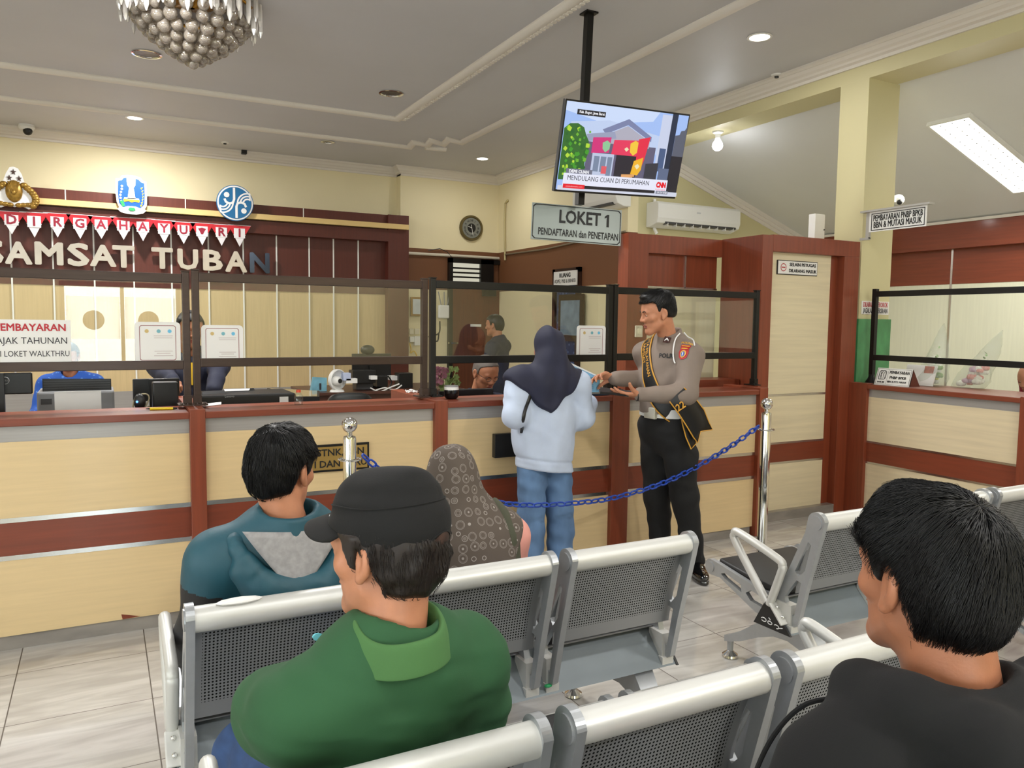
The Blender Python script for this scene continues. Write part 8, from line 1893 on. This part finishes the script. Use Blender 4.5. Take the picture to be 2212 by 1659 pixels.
def monitor(label, x0, x1, y0, y1, Yp, zd, mark=None, tilt=0.0):
    t = thing('monitor', label, 'monitor', PY((x0 + x1) / 2, y1, Yp) * np.array([1, 1, 0]) + np.array([0, 0.1, zd]))
    q = MB(); a, b = pbox(q, x0, x1, y0, y1, Yp, 0.03, 0.006); q.build('housing', M_BLKPL, t)
    xm = (a[0] + b[0]) / 2; q = MB(); q.box((xm - 0.04, Yp - 0.035, zd + 0.01), (xm + 0.04, Yp + 0.0, min(a[2] + 0.14, b[2]))); q.build('neck', M_BLKPL, t)
    q = MB(); q.rbox((xm - 0.11, Yp - 0.12, zd), (xm + 0.11, Yp + 0.09, zd + 0.014), 0.005); q.build('foot', M_BLKPL, t)
    if mark: mark(t, a, b)
    return t
def ring_mark(t, a, b):
    c = PY(11, 822, 4.85); q = MB(); q.tube([(c[0] + 0.018 * math.cos(k), 4.846, c[2] + 0.018 * math.sin(k)) for k in np.linspace(0, 6.28, 24, endpoint=False)], 0.0022, 6, closed=True); q.build('ring_mark', mat('pale_grey_print', (170, 172, 174), 0.4), t)
    lettering('DELL', 0.013, MF(c[0], 4.845, c[2]), mat('pale_grey_print', (170, 172, 174), 0.4), t)
monitor('black monitor with round mark at far left, seen from behind', -92, 70, 806, 853, 4.85, 0.76, ring_mark)
monitor('wide black monitor behind posts left of double screen foot', 287, 388, 818, 866, 5.02, 0.76)
t = thing('line_printer', 'grey and black line printer behind far left counter', 'printer', (PY(165, 850, 5.0)[0], 5.0, 0.76))
q = MB(); a, b = pbox(q, 80, 248, 845, 930, 5.0, 0.30, 0.012, 0.76); q.build('lower_body', M_GREY, t)
q = MB(); A = [PY(x, y, 5.03) for x, y in ((92, 848), (241, 848), (240, 818), (91, 818))]; q.rings([[(v[0], v[1], v[2]) for v in A], [(v[0], v[1] + 0.22, v[2] - (0.03 if k > 1 else 0)) for k, v in enumerate(A)]]); q.build('black_hood', M_BLKPL, t)
q = MB()
for k in range(5): pbox(q, 94, 238, 822 + k * 5, 824 + k * 5, 5.025, 0.01)
q.build('grille_ribs', M_DKGREY, t)
q = MB(); pbox(q, 88, 112, 862, 874, 4.995, 0.01); q.build('panel', M_DKGREY, t)
q = MB(); pbox(q, 118, 219, 845, 900, 4.78, 0.002, None, 0.76); A = PY(168, 872, 4.78); tag(q.build('paper_sheet', M_PAPER, base=(A[0], 4.78, A[2])), 'white paper sheet standing in front of the line printer', 'paper')
q = MB(); a, b = pbox(q, 330, 386, 826, 900, 4.66, 0.10, 0.008, 0.76); tag(q.build('payment_terminal', M_BLKPL, base=(a[0], 4.66, a[2])), 'upright black terminal above yellow pen, left of double post', 'terminal')
t = thing('webcam', 'small black webcam with blue light beside black terminal', 'webcam', PY(300, 880, 4.6))
c = PY(302, 868, 4.6); q = MB(); q.ball(c, (0.03, 0.025, 0.045), 16, 12); q.cyl(c, (c[0], c[1], 0.76), 0.012); q.lathe([(0.04, 0.76), (0.035, 0.775)], (c[0], c[1], 0), 16); q.build('body', M_BLKPL, t, True)
c2 = PY(296, 868, 4.572); q = MB(); q.ball(c2, 0.006, 10, 8); q.build('blue_light', emissive('blue_led', (90, 150, 255), 3.0), t)
q = MB(); q.tube(resample([Vector(PY(x, y, 4.6)) for x, y in ((286, 886), (291, 862), (304, 852), (318, 852), (322, 862), (314, 880), (324, 876))], 0.008), 0.004, 7); q.build('lead', mat('beige_lead', (150, 140, 110), 0.5), t, True)
t = thing('pen', 'yellow pen lying on counter ledge left of double screen foot', 'pen', PZ(350, 884, 1.095)); A, B = PZ(324, 883, 1.094), PZ(374, 882, 1.094)
q = MB(); q.cyl(A, B, 0.007, seg=10); q.build('barrel', mat('yellow_plastic', (236, 204, 36), 0.35), t, True); u = (B - A) / np.linalg.norm(B - A); q = MB(); q.cyl(A, A - u * 0.02, 0.005, 0.0015, 10).cyl(B, B + u * 0.02, 0.006, 0.004, 10); q.build('tips', M_BLKPL, t, True)
t = thing('passbook_printer', 'long low black printer behind plaque section with white label', 'printer', (PY(530, 870, 4.75)[0], 4.75, 0.76))
q = MB(); a, b = pbox(q, 432, 640, 852, 935, 4.72, 0.34, 0.012, 0.76); q.build('case', M_BLKPL, t)
q = MB(); pbox(q, 604, 623, 857, 869, 4.718, 0.004); q.build('white_label', M_PAPER, t)
A = [PY(436, 846, 4.8), PY(548, 838, 5.0), PY(552, 846, 5.0), PY(440, 866, 4.76)]
q = MB(); q.rings([[tuple(v) for v in A], [tuple(v + np.array([0, 0.012, -0.012])) for v in A]]); q.build('lid', M_DKGREY, t)
pxtext('Lenovo', 486, 506, 856, 5, 4.717, mat('pale_grey_print', (170, 172, 174), 0.4), t)
def slip(label, pts, name='paper_slip'):
    q = MB(); P = [A3(v) for v in pts]; q.rings([[tuple(v) for v in P], [tuple(v + np.array([0, 0, 0.002])) for v in P]]); return tag(q.build(name, M_PAPER, base=sum(P) / 4), label, 'paper')
slip('white slip on black printer lid beside double screen post', [PY(484, 846, 4.80) + (0, 0, .012), PY(540, 844, 4.86) + (0, 0, .012), PY(538, 848, 4.84) + (0, 0, .012), PY(486, 850, 4.78) + (0, 0, .012)])
slip('white slip on counter ledge right of double screen foot', [PZ(441, 873, 1.089), PZ(478, 869, 1.089), PZ(478, 874, 1.089), PZ(443, 878, 1.089)])
t = thing('water_bottle', 'small clear water bottle with red cap on plaque counter ledge', 'bottle', PZ(645, 874, 1.087)); c = PZ(645, 874, 1.087)
q = MB(); q.lathe([(0.022, 0), (0.024, 0.01), (0.024, 0.05), (0.012, 0.066), (0.011, 0.07)], c, 20); q.build('bottle_body', clear_glass('bottle_plastic', (0.9, 0.95, 0.96), 1.6), t, True); q = MB(); q.lathe([(0.0125, 0.068), (0.0125, 0.082)], c, 16); q.build('bottle_cap', mat('orange_red_cap', (214, 74, 40), 0.4), t)
# things on the far cluttered desk
YD = 8.6
t = thing('glass_top_table', 'black framed table with pale glass top before pale boards', 'table', PY(640, 860, 8.2) * np.array([1, 1, 0]))
A = [PZ(x, y, 0.84) for x, y in ((577, 838), (690, 844), (690, 857), (608, 858))]; q = MB(); q.rings([[tuple(v) for v in A], [tuple(v - np.array([0, 0, 0.05])) for v in A]]); q.build('frame', M_BLKPL, t)
ce = sum(A) / 4; B = [ce + (v - ce) * 0.9 + np.array([0, 0, 0.003]) for v in A]; q = MB(); q.rings([[tuple(v) for v in B], [tuple(v - np.array([0, 0, 0.002])) for v in B]]); q.build('glass_top', mat('pale_glass_top', (170, 158, 120), 0.08), t)
for v in A: w = ce + (v - ce) * 0.9; q = MB(); q.box((w[0] - 0.02, w[1] - 0.02, 0), (w[0] + 0.02, w[1] + 0.02, 0.79)); q.build('leg', M_BLKPL, t)
t = thing('desk_calendar', 'pale blue picture calendar standing beside white fan', 'calendar', PY(690, 850, 8.5)); q = MB(); A = [PY(x, y, 8.5) for x, y in ((674, 849), (706, 850), (706, 816), (675, 814))]; q.rings([[tuple(v) for v in A], [(v[0], v[1] + (0.12 if k < 2 else 0.01), v[2]) for k, v in enumerate(A)]]); q.build('card', mat('pale_blue_picture', (120, 176, 196), 0.6, 0, 0.25, 8), t)
q = MB(); pbox(q, 690, 694, 828, 842, 8.49, 0.004); q.build('printed_figure', M_DKP, t)
c = PY(728, 820, 8.4); r = 0.115
t = thing('desk_fan', 'white round desk fan on the far cluttered desk', 'fan', (c[0], 8.4, c[2] - 0.2)); ax = Matrix.Rotation(PI / 2, 4, 'X') ; ax = frame((0, 0, 0), (0.9, 0.43, 0), (0, 0, 1), (0.43, -0.9, 0.0))
q = MB(); q.lathe([(0.02, -0.05), (r * 0.8, -0.04), (r, -0.01), (r, 0.02), (r * 0.9, 0.03), (r * 0.86, 0.01), (r * 0.5, -0.01)], c, 28, ax); q.build('guard', M_WHITE, t, True); q = MB(); q.lathe([(0.05, -0.01), (0.048, 0.05), (0.03, 0.07)], c + np.array([-0.02, -0.02, -0.01]), 20, ax); q.build('hub', M_WHITE, t, True)
q = MB(); q.lathe([(0.026, 0.07), (0.024, 0.078)], c + np.array([-0.02, -0.02, -0.01]), 16, ax); q.build('hub_hole', M_BLKPL, t); q = MB(); q.cyl((c[0], c[1], c[2] - r), (c[0], c[1], 0.80), 0.02, seg=12); q.lathe([(0.08, 0.78), (0.07, 0.80), (0.02, 0.81)], (c[0], c[1], 0), 20); q.build('stand', M_WHITE, t, True)
monitor('black monitor with black bag on top on far cluttered desk', 761, 845, 764, 815, 8.8, 0.78)
q = MB(); a = PY(794, 756, 8.82); q.ball((a[0], 8.82, a[2]), (0.085, 0.05, 0.06), 16, 10); tag(q.build('bag', M_BLKPL, None, True, base=(a[0], 8.82, a[2])), 'black bag sitting on top of the far monitor', 'bag')
rn = random.Random(5)
clut = [(762, 812, 800, 828, 'black_box', M_BLKPL, 'black box on far desk below left edge of monitor'), (770, 806, 822, 842, 'document_tray', M_DKGREY, 'dark tray on far desk right of white fan'), (815, 838, 812, 836, 'black_box', M_BLKPL, 'upright black box on far desk under monitor right side'), (862, 892, 806, 840, 'card_printer', M_BLKPL, 'black card printer left of black screen post'), (845, 872, 812, 822, 'paper_stack', M_PAPER, 'low white paper stack right of far monitor')]
for i, (x0, x1, y0, y1, nm, m_, lab) in enumerate(clut):
    q = MB(); a, b = pbox(q, x0, x1, y0, y1, 8.42 + 0.06 * i, 0.16, 0.006); tag(q.build(nm, m_, base=(a[0], a[1], a[2])), lab, nm.replace('_', ' '))
for i, pts in enumerate([[(800, 838), (820, 846), (845, 836), (866, 828)], [(804, 846), (830, 838), (852, 842), (868, 832)], [(838, 812), (846, 826), (838, 842), (836, 860)]]):
    q = MB(); q.tube(resample([Vector(PY(x, y, 8.35 + 0.02 * i)) for x, y in pts], 0.02), 0.008, 6); tag(q.build('cable', M_WHITE if i < 2 else M_BLKPL), ['upper white cable across far cluttered desk', 'lower white cable crossing far cluttered desk', 'black cable hanging at far cluttered desk edge'][i], 'cable')
for i, (x0, x1, y0, y1) in enumerate([(742, 758, 806, 822), (748, 772, 818, 828), (802, 815, 812, 820), (725, 742, 845, 850)]):
    q = MB(); a, b = pbox(q, x0, x1, y0, y1, 8.33, 0.1); tag(q.build('paper_stack', M_PAPER if i else mat('blue_white_paper', (186, 196, 224), 0.6)), ['blue white papers right of white fan', 'flat papers under blue white papers', 'small paper pad below far monitor', 'paper pad below white fan'][i], 'paper')
# office chair whose back rises behind the plaque section
t = thing('office_chair', 'black padded office chair back showing above plaque counter', 'chair', (PY(755, 870, 6.0)[0], 6.0, 0)); a, b = PY(702, 860, 6.0), PY(808, 860, 6.0); zt = PY(755, 848, 6.0)[2]; xm = (a[0] + b[0]) / 2
q = MB(); w = (b[0] - a[0]) / 2; q.rings([[(xm + w * s_ * math.copysign(abs(math.cos(k)) ** 0.5, math.cos(k)), 6.0 + dy, zt - 0.26 + 0.26 * math.copysign(abs(math.sin(k)) ** 0.5, math.sin(k)) * s_) for k in np.linspace(0, 2 * PI, 32, endpoint=False)] for s_, dy in ((0.9, -0.03), (1, -0.02), (1, 0.02), (0.9, 0.035))]); q.build('backrest', mat('black_leatherette', (18, 18, 19), 0.3), t, True)
q = MB(); q.rbox((xm - 0.23, 5.55, 0.44), (xm + 0.23, 6.0, 0.52), 0.03, 3); q.build('seat', M_BLKPL, t); q = MB(); q.cyl((xm, 5.78, 0.44), (xm, 5.78, 0.1), 0.03); q.box((xm - 0.03, 5.98, 0.46), (xm + 0.03, 6.03, zt - 0.3)); q.build('column', M_BLKPL, t)
for k in range(5): a_ = k * 2 * PI / 5; q = MB(); q.cyl((xm, 5.78, 0.09), (xm + 0.28 * math.cos(a_), 5.78 + 0.28 * math.sin(a_), 0.05), 0.022, 0.015, 10); q.ball((xm + 0.28 * math.cos(a_), 5.78 + 0.28 * math.sin(a_), 0.027), 0.026, 10, 8); q.build('castor_leg', M_BLKPL, t, True)
# flowers, tumbler, clerk's screen
t = thing('flower_vase', 'vase of dusty pink and green flowers behind black screen post', 'flowers', PY(958, 835, 4.72)); c = PY(960, 850, 4.72)
q = MB(); q.lathe([(0.035, 0.76), (0.045, 0.80), (0.05, 0.95), (0.035, 1.06), (0.045, 1.10)], (c[0], 4.72, 0), 20); q.build('vase', M_BLKPL, t, True)
M_PF = mat('dusty_pink_petals', (146, 96, 110), 0.8, 0, 0.3, 40); M_GF = mat('pale_green_leaf', (120, 138, 80), 0.7, 0, 0.3, 40)
r_ = random.Random(4)
for k in range(26):
    pink = k < 16; cx_ = (950 if pink else 975) + r_.uniform(-14, 14); cy_ = 812 + r_.uniform(-18, 16); p_ = PY(cx_, cy_, 4.72 + r_.uniform(-0.05, 0.05)); q = MB(); n = 6
    for j in range(n):
        a_ = 2 * PI * j / n; u = Vector((math.cos(a_), r_.uniform(-0.5, 0.2), math.sin(a_))); s_ = 0.024; v = u.cross(Vector((0.2, 1, 0.3))).normalized(); P0 = Vector(p_); q.poly([P0, P0 + u * s_ * 0.6 + v * s_ * 0.45, P0 + u * s_, P0 + u * s_ * 0.6 - v * s_ * 0.45])
    o = q.build('blossom' if pink else 'leaf_sprig', M_PF if pink else M_GF, t); q = MB(); q.tube([tuple(p_), (c[0] + (p_[0] - c[0]) * 0.4, 4.72, 1.12), (c[0], 4.72, 1.02)], 0.0025, 5); q.build('stem', M_GF, t)
c = PZ(975, 861, 1.089); t = thing('tumbler', 'black tumbler with white upper band on counter ledge', 'tumbler', c)
q = MB(); q.lathe([(0.032, 0), (0.042, 0.012), (0.046, 0.035), (0.045, 0.055)], c, 24); q.build('lower_body', mat('glossy_black', (14, 14, 15), 0.12), t, True); q = MB(); q.lathe([(0.045, 0.055), (0.043, 0.072)], c, 24); q.build('white_band', M_WHITE, t, True); q = MB(); q.lathe([(0.043, 0.072), (0.041, 0.08), (0.036, 0.08)], c, 24); q.build('rim', M_GREY, t, True)
q = MB(); a, b = pbox(q, 986, 1066, 840, 905, 4.62, 0.03, 0.006, 0.76); tag(q.build('laptop_lid', M_BLKPL, base=(a[0], 4.62, a[2])), 'black laptop lid in front of the bald clerk', 'laptop')
q = MB(); a = PZ(896, 838, 1.105); q.tube([(1.732 + 0.03 * math.cos(k), 4.68 + 0.06 * math.sin(k * 1.3), 1.103 + 0.012 * abs(math.sin(k * 2))) for k in np.linspace(0, 14, 60)], 0.003, 5); tag(q.build('coiled_cable', M_WHITE), 'coiled white cable lying on brown counter post', 'cable')
# on the back wall right of the backdrop
def wallthing(name, label, cat, x0, x1, y0, y1, m, d=0.02, Yw=11.10, bev=0.003):
    t = thing(name, label, cat, PY((x0 + x1) / 2, y1, Yw)); q = MB(); A = PY(x0, (y0 + y1) / 2, Yw); B = PY(x1, (y0 + y1) / 2, Yw); zt = PY((x0 + x1) / 2, y0, Yw)[2]; zb = PY((x0 + x1) / 2, y1, Yw)[2]; q.rbox((A[0], Yw - d, zb), (B[0], Yw, zt), bev, 2); q.build('body', m, t); return t, (A[0], B[0], zb, zt)
t, g = wallthing('certificate_frame', 'gold framed certificate on cream wall beside backdrop', 'picture frame', 886, 917, 642, 683, mat('gilt_frame', (150, 112, 48), 0.35, 0.5), 0.03)
boxes('certificate', mat('pale_certificate', (206, 214, 218), 0.5, 0, 0.1, 8), ((g[0] + 0.03, 11.065, g[2] + 0.03), (g[1] - 0.03, 11.075, g[3] - 0.03)), parent=t)
t, g = wallthing('wifi_router', 'white router with antennas on cream wall beside brown door', 'router', 945, 970, 659, 688, M_WHITE, 0.05, 11.1, 0.02)
for k in range(3): q = MB(); x = g[0] + 0.05 + k * 0.05; q.cyl((x, 11.07, g[3] - 0.01), (x - 0.05 + 0.045 * k, 11.07, g[3] + 0.2), 0.008, seg=8); q.build('antenna', M_GREY, t, True)
for i, (x0, x1) in enumerate(((884, 893), (895, 905))): wallthing('wall_socket', ('left one of two ivory wall sockets by backdrop', 'right one of two ivory wall sockets by backdrop')[i], 'socket', x0, x1, 710, 722, M_OFFWHITE, 0.02)
wallthing('white_adapter', 'small white adapter below ivory sockets', 'adapter', 883, 892, 727, 739, M_WHITE, 0.06)
wallthing('wall_meter', 'white square meter box below ivory sockets', 'box', 893, 909, 726, 746, M_WHITE, 0.05)
q = MB(); q.tube(resample([Vector(PY(x, y, 11.05)) for x, y in ((885, 742), (888, 754), (886, 764), (894, 758), (900, 770), (892, 782))], 0.02), 0.008, 6); tag(q.build('cable', M_YEL), 'yellow cable tangled under white adapter on back wall', 'cable')
q = MB(); q.tube(resample([Vector(PY(x, y, 11.0)) for x, y in ((950, 694), (948, 720), (926, 726), (944, 738), (948, 718))], 0.03), 0.012, 6); tag(q.build('wall_bracket', M_BLKPL), 'thin black bracket on cream wall below router', 'bracket')

# ------------------------------------------------------------------ right hand counter: sign stands and bouquets
t = thing('counter_sign', 'white slanted counter sign PEMBAYARAN with bank logo on side counter', 'sign', PZ(1935, 826, 1.089))
A, B, C_, D_ = [PX(x, y, xx) for x, y, xx in ((1888, 820, 5.66), (1964, 829, 5.66), (1978, 787, 5.70), (1896, 782, 5.70))]
A = PZ(1888, 820, 1.09); B = PZ(1964, 829, 1.09); dx = 0.045; h = 0.135
A, B = PX(1888, 820, 5.545), PX(1964, 829, 5.545); A[2] = B[2] = 1.09; up = A3((dx, 0, h)); e1 = (B - A) / np.linalg.norm(B - A); e2 = up / np.linalg.norm(up); nn = np.cross(e1, e2); nn = nn if nn[0] < 0 else -nn; w = np.linalg.norm(B - A); hh = np.linalg.norm(up)
def onS(u, v, o=0.0): return A + e1 * (u * w) + e2 * (v * hh) + nn * o
q = MB(); q.rings([[onS(0, 0), onS(1, 0), onS(1, 1), onS(0, 1)], [onS(0, 0, -0.006), onS(1, 0, -0.006), onS(1, 1, -0.006), onS(0, 1, -0.006)]]); q.build('face_plate', M_WHITE, t)
q = MB(); back = A3((0.13, 0, 0)); q.rings([[B, B + back, B + up], [B - e1 * 0.004, B + back - e1 * 0.004, B + up - e1 * 0.004]]); q.rings([[A, A + back, A + up], [A + e1 * 0.004, A + back + e1 * 0.004, A + up + e1 * 0.004]]); q.build('side_wedge', M_DARKRED, t)
q = MB()
for (u0, v0, u1, v1) in ((0.03, 0.05, 0.97, 0.062), (0.03, 0.938, 0.97, 0.95), (0.03, 0.05, 0.04, 0.95), (0.96, 0.05, 0.97, 0.95), (0.33, 0.08, 0.336, 0.92)): q.quad(onS(u0, v0, .001), onS(u1, v0, .001), onS(u1, v1, .001), onS(u0, v1, .001))
q.build('printed_border', M_INK, t)
def st(s, u, v, wd, size, bold=0.0006):
    me = text_mesh(s, size, 0.0004, bold, width=wd * w); me.transform(frame(onS(u, v, 0.0015), e1, e2, nn)); link_mesh('lettering', me, M_INK, t)
st('PEMBAYARAN', 0.65, 0.76, 0.55, 0.034, 0.001); st('PNBP BPKB', 0.63, 0.46, 0.46, 0.03, 0.001); st('BBN & MTS. MASUK', 0.63, 0.22, 0.54, 0.02); st('BANK BRI', 0.18, 0.17, 0.2, 0.018)
q = MB()
def strip(pts, wd=0.003):
    P = [onS(u, v, 0.0016) for u, v in pts]; q.tube(P, wd / 2, 5)
strip([(0.09, 0.34), (0.09, 0.78), (0.12, 0.84), (0.25, 0.84), (0.28, 0.78), (0.28, 0.40), (0.25, 0.34), (0.09, 0.34)], 0.005); strip([(0.14, 0.36), (0.14, 0.82)], 0.004); strip([(0.14, 0.6), (0.19, 0.8)], 0.004); strip([(0.14, 0.6), (0.20, 0.38)], 0.004); strip([(0.2, 0.62), (0.25, 0.8)], 0.004); strip([(0.2, 0.62), (0.26, 0.40)], 0.004); q.build('bank_mark', M_INK, t)
t = thing('brochure_stand', 'second slanted stand with small picture behind counter sign', 'stand', (5.86, A[1] - 0.15, 1.089)); a0 = A3((5.82, A[1] - 0.06, 1.09)); q = MB(); q.rings([[a0, a0 + (0, -0.26, 0), a0 + (0.05, -0.26, 0.16), a0 + (0.05, 0, 0.16)], [a0 + (0.01, 0, 0), a0 + (0.01, -0.26, 0), a0 + (0.06, -0.26, 0.16), a0 + (0.06, 0, 0.16)]]); q.build('plate', M_WHITE, t); q = MB(); q.rings([[a0 + (0.03, -0.16, 0.1), a0 + (0.03, -0.24, 0.1), a0 + (0.047, -0.24, 0.155), a0 + (0.047, -0.16, 0.155)], [a0 + (0.035, -0.16, 0.1), a0 + (0.035, -0.24, 0.1), a0 + (0.052, -0.24, 0.155), a0 + (0.052, -0.16, 0.155)]]); q.build('picture', mat('warm_picture', (190, 100, 70), 0.5, 0, 0.5, 60), t)
def wrap_mat():
    m = bpy.data.materials.new('clear_wrap'); m.use_nodes = True; nt = m.node_tree; nt.nodes.clear(); o = nt.nodes.new('ShaderNodeOutputMaterial'); mx = nt.nodes.new('ShaderNodeMixShader'); tr = nt.nodes.new('ShaderNodeBsdfTransparent'); gl = nt.nodes.new('ShaderNodeBsdfPrincipled')
    tr.inputs[0].default_value = (0.93, 0.95, 0.92, 1); gl.inputs['Base Color'].default_value = (0.8, 0.82, 0.78, 1); gl.inputs['Roughness'].default_value = 0.08; mx.inputs[0].default_value = 0.22
    n = nt.nodes.new('ShaderNodeTexNoise'); n.inputs['Scale'].default_value = 22; b = nt.nodes.new('ShaderNodeBump'); b.inputs['Strength'].default_value = 0.9; nt.links.new(n.outputs[0], b.inputs['Height']); nt.links.new(b.outputs[0], gl.inputs['Normal'])
    nt.links.new(tr.outputs[0], mx.inputs[1]); nt.links.new(gl.outputs[0], mx.inputs[2]); nt.links.new(mx.outputs[0], o.inputs[0]); return m
M_WRAP = wrap_mat()
def bouquet(label, tip, base, r, seed, cols):
    base = A3(base); tip = A3(tip); t = thing('bouquet', label, 'bouquet', base, group='wrapped flower bouquets'); d = tip - base; rr = np.random.RandomState(seed)
    q = MB(); rings = []
    for k in range(9):
        s_ = k / 8; c = base + d * s_; rad = r * (1 - s_) ** 0.85 * (1.0 if k else 0.75) + 0.003
        ring = []
        for j in range(18):
            a = 2 * PI * j / 18; w_ = rad * (1 + 0.10 * math.sin(3 * a + k) + 0.06 * rr.normal()); ring.append((c[0] + w_ * math.cos(a) * 0.8, c[1] + w_ * math.sin(a), max(1.09, c[2] + 0.0)))
        rings.append(ring)
    q.rings(rings); q.build('plastic_wrap', M_WRAP, t, 'all')
    for k in range(24):
        s_ = rr.uniform(0.05, 0.45); rad = r * (1 - s_) * 0.62 * math.sqrt(rr.rand()); a = rr.uniform(0, 6.28); c = base + d * s_ + np.array([rad * math.cos(a) * 0.7, rad * math.sin(a), 0]); c[2] = max(c[2], 1.12)
        q = MB(); s0 = rr.uniform(0.022, 0.036)
        for j in range(5): b_ = 2 * PI * j / 5; q.ball((c[0] + s0 * 0.5 * math.cos(b_), c[1] + s0 * 0.5 * math.sin(b_), c[2]), (s0 * 0.55, s0 * 0.55, s0 * 0.6), 8, 6)
        q.ball(tuple(c + np.array([0, 0, s0 * 0.3])), s0 * 0.5, 8, 6); q.build('flower', cols[k % len(cols)], t, 'all')
    for k in range(8):
        s_ = rr.uniform(0.1, 0.6); c = base + d * s_; a = rr.uniform(0, 6.28); u = np.array([math.cos(a), math.sin(a), 0.8]); u /= np.linalg.norm(u); v = np.cross(u, (0.3, 0.2, 1)); v /= np.linalg.norm(v); L_ = 0.05 * (1 - s_) + 0.015; q = MB(); q.poly([tuple(c), tuple(c + u * L_ * 0.5 + v * L_ * 0.25), tuple(c + u * L_), tuple(c + u * L_ * 0.5 - v * L_ * 0.25)]); q.build('leaf', M_LEAF, t)
M_LEAF = mat('bouquet_leaf', (128, 164, 92), 0.6); FW = mat('white_petals', (226, 226, 214), 0.7); FY = mat('yellow_green_petals', (204, 214, 96), 0.7); FP = mat('blush_petals', (222, 150, 140), 0.7); FL = mat('mauve_petals', (190, 156, 176), 0.7)
bx_ = 5.92
b0 = PX(2012, 826, bx_); b1 = PX(2040, 698, bx_ + 0.05); bouquet('upright clear wrapped bouquet of white and yellow flowers on side counter', b1, (bx_, b0[1], 1.09), 0.14, 3, [FW, FY, FW, M_LEAF])
bx_ = 6.0; b0 = PX(2092, 828, bx_); b1 = PX(2166, 713, bx_ + 0.05); bouquet('leaning clear wrapped bouquet of white and pink flowers on side counter', b1, (bx_, b0[1], 1.09), 0.15, 8, [FW, FL, FW, FP])
q = MB(); c = PX(2210, 1182, 4.4); q.ball((4.05, 2.62, 0.53), (0.07, 0.05, 0.055), 14, 10); 
tag(q.build('cloth_bag', mat('ochre_cloth', (196, 140, 66), 0.8, 0, 0.2, 20), None, 'all', base=(4.05, 2.62, 0.475)), 'small ochre cloth bag on right bench seat at picture edge', 'bag')

A = PY(280, 1331, 4.196); q = MB(); q.poly([tuple(PY(x, y, 4.1965)) for x, y in ((262, 1327), (303, 1331), (265, 1338))]); tag(q.build('laminate_chip', M_BROWN, base=A), 'small brown chip at foot of far left counter front', 'chip')
q = MB(); c = (0.30, 2.09, 0.818); q.ball(c, (0.06, 0.02, 0.008), 10, 6); tag(q.build('tissue', M_PAPER, base=(c[0], c[1], 0.812)), 'crumpled white tissue on top of front bench beside teal jacket man', 'tissue')
q = MB(); q.ball((1.30, 2.185, 0.335), (0.016, 0.01, 0.006), 8, 5); tag(q.build('fallen_leaf', M_EGRN, base=(1.30, 2.185, 0.33)), 'tiny green leaf on bench beam below third seat', 'leaf')
